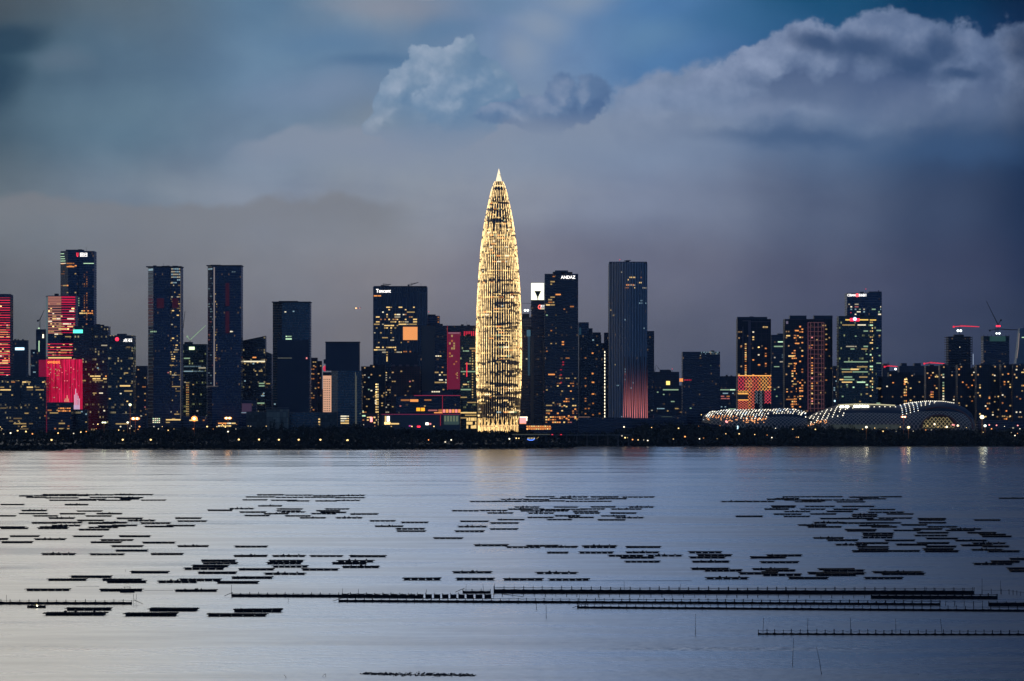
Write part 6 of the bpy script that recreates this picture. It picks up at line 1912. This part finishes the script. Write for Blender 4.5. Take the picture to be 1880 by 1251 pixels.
def raft_mesh(seed, near):
    rng = random.Random(seed)
    mb = MB()
    L, W = 15.7, 4.6
    for y in (-W/2, -W/6, W/6, W/2):
        mb.tube([(-L/2-rng.uniform(0, .7), y, .62+rng.uniform(-.05, .12)), (-L/6, y, .60), (L/6, y, .60), (L/2+rng.uniform(0, .7), y, .62+rng.uniform(-.05, .12))], .13, 5)
    n = 26
    for i in range(n):
        x = -L/2+.3+(L-.6)*i/(n-1)+rng.uniform(-.1, .1)
        mb.tube([(x, -W/2-rng.uniform(.1, .4), .78), (x+rng.uniform(-.1, .1), W/2+rng.uniform(.1, .4), .80)], .10, 4)
    mb.box(-L/2+.2, L/2-.2, -W/2+.1, W/2-.1, .50, .60)
    if rng.random() < .3:
        for _ in range(rng.randint(1, 4)):
            x = rng.uniform(-L*.42, L*.42); y = rng.uniform(-1.5, 1.5)
            mb.ball((x, y, 1.0), rng.uniform(.25, .5), 0, 7, 5)
    ng = rng.choice([4, 5, 6])
    gap = rng.uniform(.08, .24)
    l_ = L/ng*(1-gap)
    F1 = MB(); F1.box(-l_/2, l_/2, -W/2+.15, W/2-.15, -.05, .50)
    fm = mesh('float', F1.v, F1.f, [FLOAT])
    fl = [(fm, -L/2 + L*(i+.5)/ng) for i in range(ng)]
    far = MB(); far.v = list(mb.v); far.f = list(mb.f); far.mi = list(mb.mi)
    for _, x in fl: far.box(x-l_/2, x+l_/2, -W/2+.15, W/2-.15, -.05, .50)
    return mb, fl, far


RM = []
for s_ in range(7):
    a, b, c = raft_mesh(s_, True)
    RM.append((mesh('raft_deck', a.v, a.f, [WOOD]), b, mesh('raft', c.v, c.f, [WOOD])))

ORD = ['first', 'second', 'third', 'fourth', 'fifth', 'sixth', 'seventh', 'eighth', 'ninth', 'tenth', 'eleventh', 'twelfth', 'thirteenth', 'fourteenth', 'fifteenth', 'sixteenth', 'seventeenth', 'eighteenth', 'nineteenth', 'twentieth']


def cluster_of(cx, y):
    if cx < 345 and y < 926: return 'dense far bank below the red facade'
    if cx < 400 and y < 975: return 'field below the slab towers'
    if cx < 400 and y < 1015: return 'loose western rows'
    if cx < 420 and y < 1025: return 'loose western rows'
    if cx < 720 and y < 926: return 'dense far bank below the lettered tower'
    if cx < 760 and y < 958: return 'field below the salmon tower'
    if cx < 1000 and 955 <= y < 995: return 'group below the golden tower'
    if cx < 870 and y < 1000: return 'group below the golden tower'
    if 820 < cx < 1230 and y < 926: return 'dense far bank below the golden tower'
    if 820 < cx < 1240 and y < 962: return 'field below the finned tower'
    if cx < 520 and y < 1075 and y > 1050: return 'staggered rows above the western fence'
    if cx < 300 and 1060 < y < 1095: return 'rows behind the western fence'
    if y > 1110: return 'group in front of the western fence'
    if cx < 420 and y > 1075: return 'rows right behind the western fence'
    if cx < 720 and y > 1000: return 'mid-water rows below the salmon tower'
    if 720 < cx < 1120 and y > 1045: return 'sparse rows behind the long fences'
    if 860 < cx < 1380 and 995 < y < 1045: return 'mid-water rows below the finned tower'
    if cx > 1870 and y < 930: return 'far eastern edge'
    if cx > 1250 and y < 928: return 'dense far bank below the stadium'
    if cx > 1250 and y < 960: return 'upper eastern field'
    if cx > 1440 and y < 985: return 'middle eastern field'
    if cx > 1500 and y < 1016: return 'lower eastern field'
    if cx > 1780 and y > 1020: return 'small group at the eastern edge'
    if y < 1045: return 'rows west of the eastern field'
    return 'rows behind the eastern fences'


groups = {}
for r in RAFTS: groups.setdefault(cluster_of((r[0]+r[1])/2, r[2]), []).append(r)
NW = {1: 'upper', 2: 'lower'}
ri = 0
for cl, lst in groups.items():
    # split a cluster into rows by height in the picture, then number along each row
    lst.sort(key=lambda r: r[2])
    rows = []; cur = []
    for r in lst:
        if cur and (r[2]-cur[0][2] > (4.5 if r[2] < 1000 else 9) or len(cur) >= 20): rows.append(cur); cur = []
        cur.append(r)
    if cur: rows.append(cur)
    for j, row in enumerate(rows):
        row.sort(key=lambda r: r[0])
        for i, (xa, xb, y) in enumerate(row):
            d = dist(y)
            L = (xb-xa)*d/F
            near = y > 1000
            dk, fl, far = RM[ri % 7]; ri += 1
            o = link('oyster_raft', dk if near else far, None, (wx((xa+xb)/2, d), d+2.4, 0.02+R.uniform(0, .06)))
            bg = y > 1110
            o.scale = (L/16.3, R.uniform(.85, 1.15)*(1.6 if bg else 1), R.uniform(.8, 1.0)*(1.1 if bg else 1))
            o.rotation_euler = (0, R.uniform(-.004, .004), R.uniform(-.03, .03))
            nth = ORD[i] if i < len(ORD) else 'last'
            if len(row) == 1: lb = f'dark oyster raft alone in {ORD[j]} row of {cl}'
            else: lb = f'dark raft, {nth} from left in {ORD[j]} row of {cl}'
            tag(o, lb, 'raft', 'low dark oyster rafts floating in the bay')
            if near:
                for me_, x_ in fl:
                    link('float', me_, o, (x_, 0, 0))

# ------------------------------------------------------------------ net fences on stakes
def gp(px, py):
    d = dist(py); return Vector((wx(px, d), d, 0))


POSTM = {}


def fence(label, pts, h, step, net=0.75, tall=(), seed=1, thick=.09, sag=.12, pthick=.10, depth=0.0, netstyle='solid'):
    """pts: photo (x, y) of the waterline along the fence"""
    rng = random.Random(seed)
    P = [gp(*p) for p in pts]
    t = thing('net_fence', label, 'net fence', P[0], 'net fences on stakes in the near water')
    O = P[0]
    # resample
    seg = []
    tot = 0
    for a, b in zip(P, P[1:]): seg.append((tot, (b-a).length, a, b)); tot += (b-a).length
    def at(s):
        for s0, l, a, b in seg:
            if s <= s0+l+1e-6: return a+(b-a)*max(0, min(1, (s-s0)/l))
        return P[-1]
    s = 0; posts = []
    while s <= tot: posts.append(s); s += step*rng.uniform(.93, 1.07)
    key = round(pthick, 3)
    if key not in POSTM:
        mb = MB(); mb.tube([(0, 0, -1), (0, 0, 1)], pthick, 6); POSTM[key] = mesh('post', mb.v, mb.f, [WOOD])
    tops = []
    for i, s in enumerate(posts):
        p = at(s)-O
        hh = h*rng.uniform(.97, 1.22)
        tops.append((p, hh))
        if i < 100:
            o = link('post', POSTM[key], t, p); o.scale = (rng.uniform(.8, 1.3), 1, hh); o.rotation_euler = (0, rng.uniform(-.03, .03), 0)
            if depth:
                o2 = link('post', POSTM[key], t, p+Vector((0, depth, 0))); o2.scale = (1, 1, hh*.95)
    for dy in ((0, depth) if depth else (0,)):
        for hz in ((.86, .62) if depth == 0 else (.88,)):
            pl = []
            for (p, a), (p2, b) in zip(tops, tops[1:]):
                pl.append((p.x, p.y+dy, h*hz)); m_ = (p+p2)/2; pl.append((m_.x, m_.y+dy, h*hz-sag*rng.uniform(.4, 1.2)))
            p = tops[-1][0]; pl.append((p.x, p.y+dy, h*hz))
            if hz != .62:
                mb = MB(); mb.tube(pl, thick*.55, 5); mb.make('rail', WOOD, t)
    # net: a slack sheet hung between the stakes, doubled so that it has body
    if net:
        mb = MB()
        for dy in ([0.06, depth] if depth else [0.06]):
            n0 = len(mb.v); ns = []
            for (p, a), (p2, b) in zip(tops, tops[1:]):
                for f in (0, .25, .5, .75):
                    q_ = p+(p2-p)*f; ns.append((q_, h*net - sag*.8*math.sin(math.pi*f)+rng.uniform(-.04, .05)))
            ns.append((tops[-1][0], h*net))
            for q_, z in ns:
                mb.v += [(q_.x, q_.y+dy, -.3), (q_.x, q_.y+dy, z), (q_.x, q_.y+dy+.12, z), (q_.x, q_.y+dy+.12, -.3)]
            for i in range(len(ns)-1):
                if netstyle == 'broken' and (i % 4 == 3): continue
                a = n0+i*4; b = a+4
                for e in range(3):
                    mb.f.append((a+e, b+e, b+e+1, a+e+1)); mb.mi.append(0)
        mb.make('net', NET, t)
    for (px, py, hh, lean) in tall:
        p = gp(px, py)-O; mb = MB(); mb.tube([(0, 0, -1), (lean*.5, 0, hh*.5), (lean, 0, hh)], .07, 5); mb.make('tall_pole', WOOD, t, p)
    return t


fence('straight net fence reaching from the western edge, a sampan moored at it', [(-120, 1109.5), (246, 1110)], 1.5, 3.3, .62, tall=((12, 1109, 3.2, 0), (245.5, 1110, 3.6, -.1), (249.8, 1110, 3.6, .1)), seed=2)
t = fence('net fence starting below the slab towers, its eastern half a double row of open pens', [(426, 1096), (640, 1097), (780, 1098)], 1.5, 3.3, .72, tall=((425, 1096, 4.4, 0), (629, 1096, 3.0, 0), (658, 1097, 3.0, .05)), seed=3)
fence('pen-like eastern half of the fence below the lettered tower, with gaps in its net', [(628, 1097.2), (780, 1098), (922, 1098.3)], 1.7, 3.1, .78, seed=4, netstyle='broken', tall=((782, 1097, 2.9, .2),))
fence('short upper net fence with a slanting rail, beneath the golden tower', [(850, 1089.6), (912, 1089.8)], 1.5, 3.3, .62, seed=5, tall=((855, 1088, 3.0, .2), (888, 1088, 3.2, -.3)))
fence('long thick double net fence crossing behind the others to the east', [(907, 1089.5), (1200, 1090.5), (1500, 1091.5), (1803, 1092)], 2.3, 3.6, .58, seed=6, tall=((1146, 1089, 4.4, .0), (1249, 1090, 3.6, 0), (908, 1089, 3.6, 0), (1803, 1092, 6.0, 0)), depth=4.0)
fence('longest net fence, running from mid-water to the eastern edge', [(622, 1105.5), (900, 1107), (1300, 1109), (1735, 1112)], 1.6, 3.1, .48, seed=7, tall=((1064, 1108, 3.3, 0), (1100, 1108, 3.2, 0), (1155, 1108, 3.0, 0), (1182, 1108, 3.0, .1)), depth=2.0)
fence('nearest long net fence below the longest one, ending at the eastern edge', [(1060, 1117.3), (1300, 1119), (1600, 1121.5), (1960, 1124)], 1.75, 2.9, .45, seed=8, depth=0)
fence('second dark net line sharing stakes with the nearest long fence', [(1062, 1116), (1085, 1117)], 1.4, 1.4, .0, seed=9)
fence('short thick net pen in front of the long double fence near its eastern end', [(1600, 1099.5), (1838, 1100.3)], 1.8, 3.0, .62, seed=10, depth=2.0)
fence('sparse row of stakes carrying a thin rail between two long fences', [(922, 1095), (1200, 1096.5), (1600, 1098.5)], .95, 3.9, 0, seed=11, thick=.06)
fence('bare stakes and rail in the gap before the eastern edge pen', [(1736, 1112.5), (1812, 1113)], 1.6, 3.2, 0, seed=12)
fence('last piece of net fence touching the eastern edge', [(1815, 1113), (1960, 1114)], 1.7, 3.1, .75, seed=13)
fence('posts and rail trailing off beyond the long double fence in the east', [(1803, 1091), (1850, 1091.5), (1884, 1096)], 1.7, 3.6, 0, seed=14, tall=((1837, 1091, 5.0, 0),))
fence('nearest stake row with sagging nets and five tall thin poles', [(1392, 1165.5), (1620, 1166.5), (1960, 1167)], 1.55, 2.55, .40, seed=15, pthick=.12, sag=.25,
      tall=((1400.5, 1166, 5.2, .25), (1482, 1166, 5.1, .25), (1562, 1166, 5.3, -.1), (1645, 1166, 5.0, -.1), (1730, 1166, 5.0, -.6)))
for (x0, y0, x1, y1, lb) in ((246, 1101.5, 262, 1109, 'slanting pole at the eastern end of the sampan fence'), (412, 1094.5, 427, 1088, 'slanting pole at the western end of the fence below the slab towers'),
                         (611, 1104, 628, 1098.5, 'slanting pole at the western tip of the longest fence'), (836, 1087.5, 853, 1080, 'slanting pole rising to the short upper fence'), (1051, 1116, 1064, 1112, 'slanting pole at the western tip of the nearest long fence'),
                         (922, 1091, 960, 1096, 'long low brace slanting down from the broken pens')):
    yb = max(y0, y1)+1.5; d = dist(yb); k = d/F
    t = thing('slanting_pole', lb, 'pole', (wx(x0, d), d, 0), 'slanting poles at fence ends')
    mb = MB(); mb.tube([(0, 0, wz(y0, d)), ((x1-x0)*k, 0, wz(y1, d))], .11, 6); mb.make('pole', WOOD, t)
for (px, yb, yt, lean, lb) in ((1277, 1167, 1127, 0, 'thin straight pole alone west of the sagging nets'), (1455, 1222, 1172, 2, 'thin pole standing in open water below the sagging nets'), (1509, 1238, 1188, -10, 'leaning thin pole in the near water, tip towards the west'),
                         (1003, 1136, 1107, -.6, 'thin stick below the long fences under the hotel tower'), (985, 1119, 1106, 0, 'short stick just west of the thin stick under the hotel tower'), (529, 1107, 1097, 1, 'short stick below the fence under the dark glass tower'),
                         (590, 1243, 1237, 8, 'short slanting twig near the lower border'), (527, 1246, 1239, -6, 'bent twig poking from the water at the lower border'), (598, 1243, 1238, 0, 'tiny upright twig near the slanting twig'), (1779, 1220, 1216, 0, 'tiny dark stub in the near water at the east'), (230, 1050, 1046, 0, 'tiny stub in the water above the western rafts'), (1686, 1239, 1237, 0, 'tiny float near the lower border in the east'), (595, 982, 980.5, 0, 'tiny dark buoy in the empty water below the salmon tower')):
    d = dist(yb); k = d/F; h = (yb-yt)*k
    t = thing('mooring_pole' if h > 2.2 else 'water_stick', lb, 'pole' if h > 2.2 else 'stick', (wx(px, d), d, 0))
    mb = MB(); mb.tube([(0, 0, -.8), (lean*k*.45, 0, h*.5), (lean*k, 0, h)], .085 if h > 2.2 else .06, 6, taper=.045); mb.make('pole' if h > 2.2 else 'stick', WOOD, t)

# ------------------------------------------------------------------ boats
def hull_mesh(L, W, H):
    mb = MB(); n = 9
    for i in range(n):
        f = i/(n-1); x = -L/2+L*f
        w = W/2*(math.sin(math.pi*(.12+.80*f)))**.6; z = H*(1+.9*(abs(f-.5)*2)**2.5*.5)
        mb.v += [(x, -w, z), (x, -w*.7, -.1), (x, w*.7, -.1), (x, w, z), (x, w*.86, z), (x, w*.6, .15), (x, -w*.6, .15), (x, -w*.86, z)]
    for i in range(n-1):
        for e in range(8):
            a = i*8+e; b = i*8+(e+1) % 8
            mb.f.append((a, a+8, b+8, b)); mb.mi.append(0)
    mb.f.append(tuple(range(8))); mb.f.append(tuple(range((n-1)*8+7, (n-1)*8-1, -1))); mb.mi += [0, 0]
    return mb


def figure(name, parent_loc, rz, label, jacket):
    """a small seated figure grown as one skin, with a jacket over it"""
    me = bpy.data.meshes.new(name)
    vs = [(0, 0, .45), (0, 0, .70), (0, .02, .95), (0, .02, 1.05), (.03, .02, 1.15), (.04, .02, 1.28),
          (.20, .02, .93), (.36, .0, .72), (.52, .05, .66), (-.02, .22, .93), (.12, .30, .70), (.32, .24, .62),
          (.08, .12, .42), (.46, .14, .46), (.50, .14, .06), (.62, .14, .02), (.08, -.12, .42), (.44, -.14, .46), (.46, -.14, .06), (.58, -.14, .02),
          (.0, -.22, .93), (.14, -.28, .70), (.33, -.2, .62)]
    vs[6] = (.0, .0, .93)
    ed = [(0, 1), (1, 2), (2, 3), (3, 4), (4, 5), (2, 9), (9, 10), (10, 11), (2, 20), (20, 21), (21, 22), (0, 12), (12, 13), (13, 14), (14, 15), (0, 16), (16, 17), (17, 18), (18, 19)]
    used = sorted({i for e in ed for i in e}); mp = {u: i for i, u in enumerate(used)}
    me.from_pydata([vs[u] for u in used], [(mp[a], mp[b]) for a, b in ed], [])
    o = link(name, me, None, parent_loc, rz)
    md = o.modifiers.new('skin', 'SKIN'); o.modifiers.new('sub', 'SUBSURF').levels = 1; o.modifiers['sub'].render_levels = 2
    rad = {0: .15, 1: .15, 2: .17, 3: .06, 4: .09, 5: .09, 9: .07, 10: .05, 11: .035, 20: .07, 21: .05, 22: .035, 12: .10, 13: .075, 14: .05, 15: .045, 16: .10, 17: .075, 18: .05, 19: .045}
    for u in used: me.skin_vertices[0].data[mp[u]].radius = (rad[u], rad[u])
    me.skin_vertices[0].data[mp[0]].use_root = True
    me.materials.append(principled('weathered_skin', (.25, .15, .10), .6))
    tag(o, label, 'person')
    mb = MB(); mb.tube([(0, 0, .48), (0, 0, .72), (0, .01, .98), (0, .02, 1.04)], .20, 10, taper=.13)
    for s_ in (1, -1): mb.tube([(0, s_*.10, .96), (0, s_*.25, .93), (.12, s_*.30, .70), (.26, s_*.25, .63)], .085, 8, taper=.055)
    mb.make('jacket', jacket, o)
    mb = MB(); mb.ball((.04, .02, 1.30), .13, 0, 10, 6, rz=.07); mb.make('cap', STEEL, o)
    mb = MB()
    for s_ in (1, -1): mb.tube([(.04, s_*.12, .43), (.45, s_*.14, .47), (.49, s_*.14, .10)], .11, 8, taper=.07)
    mb.make('trousers', STEEL, o)
    return o


d = dist(1116); p = gp(67, 1116)
t = thing('sampan', 'small dark sampan with crates and a lamp moored at the western net fence', 'boat', (p.x, p.y, 0.05))
hull_mesh(6.4, 1.7, .55).make('hull', WOOD, t)
mb = MB(); mb.box(-1.9, -1.2, -.4, .4, .16, .95); mb.make('crate', FLOAT, t)
mb = MB(); mb.box(1.0, 1.8, -.4, .4, .16, .85); mb.make('crate', FLOAT, t)
mb = MB(); mb.tube([(2.6, 0, .2), (2.6, 0, 1.25)], .05, 6); mb.make('post', WOOD, t)
mb = MB(); mb.ball((0, 0, 0), .16, 0, 10, 6); mb.make('lamp', emit('boat_lamp', (1, .9, .65), 14), t, (0.35, -.9, .72))
YJ = principled('yellow_oilskin', (.55, .42, .02), .5)
figure('person', (p.x-.1, p.y, .1), -1.2, 'person in a yellow jacket sitting in the small sampan', YJ)
figure('person', (p.x-.75, p.y+.1, .1), -1.9, 'person in a dull greenish jacket crouching beside the yellow-jacketed one', principled('green_oilskin', (.10, .16, .03), .6))

p = gp(234, 1088)
t = thing('work_boat', 'small flat boat under a thin canopy lying among the rafts behind the western fence', 'boat', (p.x, p.y-.6, 0.05))
hull_mesh(5.4, 1.6, .5).make('hull', WOOD, t)
mb = MB(); mb.box(-1.3, 1.3, -.8, .8, 1.95, 2.05); mb.make('canopy', FLOAT, t)
for sx in (-1.0, 1.0):
    for sy in (-.6, .6):
        mb = MB(); mb.tube([(sx, sy, .2), (sx, sy, 1.94)], .04, 5); mb.make('canopy_post', WOOD, t)

# ropes between the near rafts
for (x0, x1, y, lb) in ((140, 182, 1077, 'thin rope trailing west of the second raft row'), (265, 318, 1084.5, 'thin rope linking two rafts behind the western fence'), (1000, 1270, 1066.6, 'long thin rope running east from the sparse rows')):
    a = gp(x0, y); b = gp(x1, y); mb = MB(); c = b-a
    mb.tube([(0, 0, .05), tuple(c/2+Vector((0, 0, .02))), (c.x, c.y, .05)], .05, 5)
    tag(mb.make('rope', WOOD, None, tuple(a)), lb, 'rope')


# floating weed near the lower border
def build_weed():
    rng = random.Random(9); V, Fc = [], []
    for i in range(900):
        u = rng.random()
        px = 668 + u*200 + rng.uniform(-8, 8); py = 1239 + rng.gauss(0, 1.9)*(1-abs(u-.55)) + (u-.5)*3
        if rng.random() < .35 and .3 < u < .5: continue
        p = gp(px, py); s_ = rng.uniform(.10, .45); k = len(V)
        V += [(p.x-s_, p.y-.2, .01), (p.x+s_*.3, p.y-.3, .03), (p.x+s_, p.y+.2, .01), (p.x, p.y, rng.uniform(.06, .30))]
        Fc += [(k, k+1, k+3), (k+1, k+2, k+3), (k+2, k, k+3)]
    o = link('floating_weed', mesh('floating_weed', V, Fc, [WOOD]))
    tag(o, 'ragged dark patch of floating weed near the lower border', 'weed', kind='stuff')


build_weed()
for o in bpy.data.objects:
    if 'label' in o and not 4 <= len(o['label'].split()) <= 16: print('LABEL', len(o['label'].split()), o.name, o['label'])
print('OBJECTS', len(bpy.data.objects), 'WINDOWS', NWIN[0])


# ------------------------------------------------------------------ evening haze over the bay
def build_haze():
    m = bpy.data.materials.new('evening_haze'); m.use_nodes = True
    nt = m.node_tree; nt.nodes.clear()
    out = nt.nodes.new('ShaderNodeOutputMaterial'); v = nt.nodes.new('ShaderNodeVolumePrincipled')
    v.inputs['Color'].default_value = (0.35, 0.58, 1.0, 1)
    v.inputs['Density'].default_value = HAZE
    v.inputs['Anisotropy'].default_value = 0.2
    nt.links.new(v.outputs[0], out.inputs['Volume'])
    mb = MB(); mb.box(-13000, 13000, -3000, 21000, -3, 500)
    o = mb.make('haze', m)
    tag(o, kind='stuff')


HAZE = 0.5e-5
build_haze()
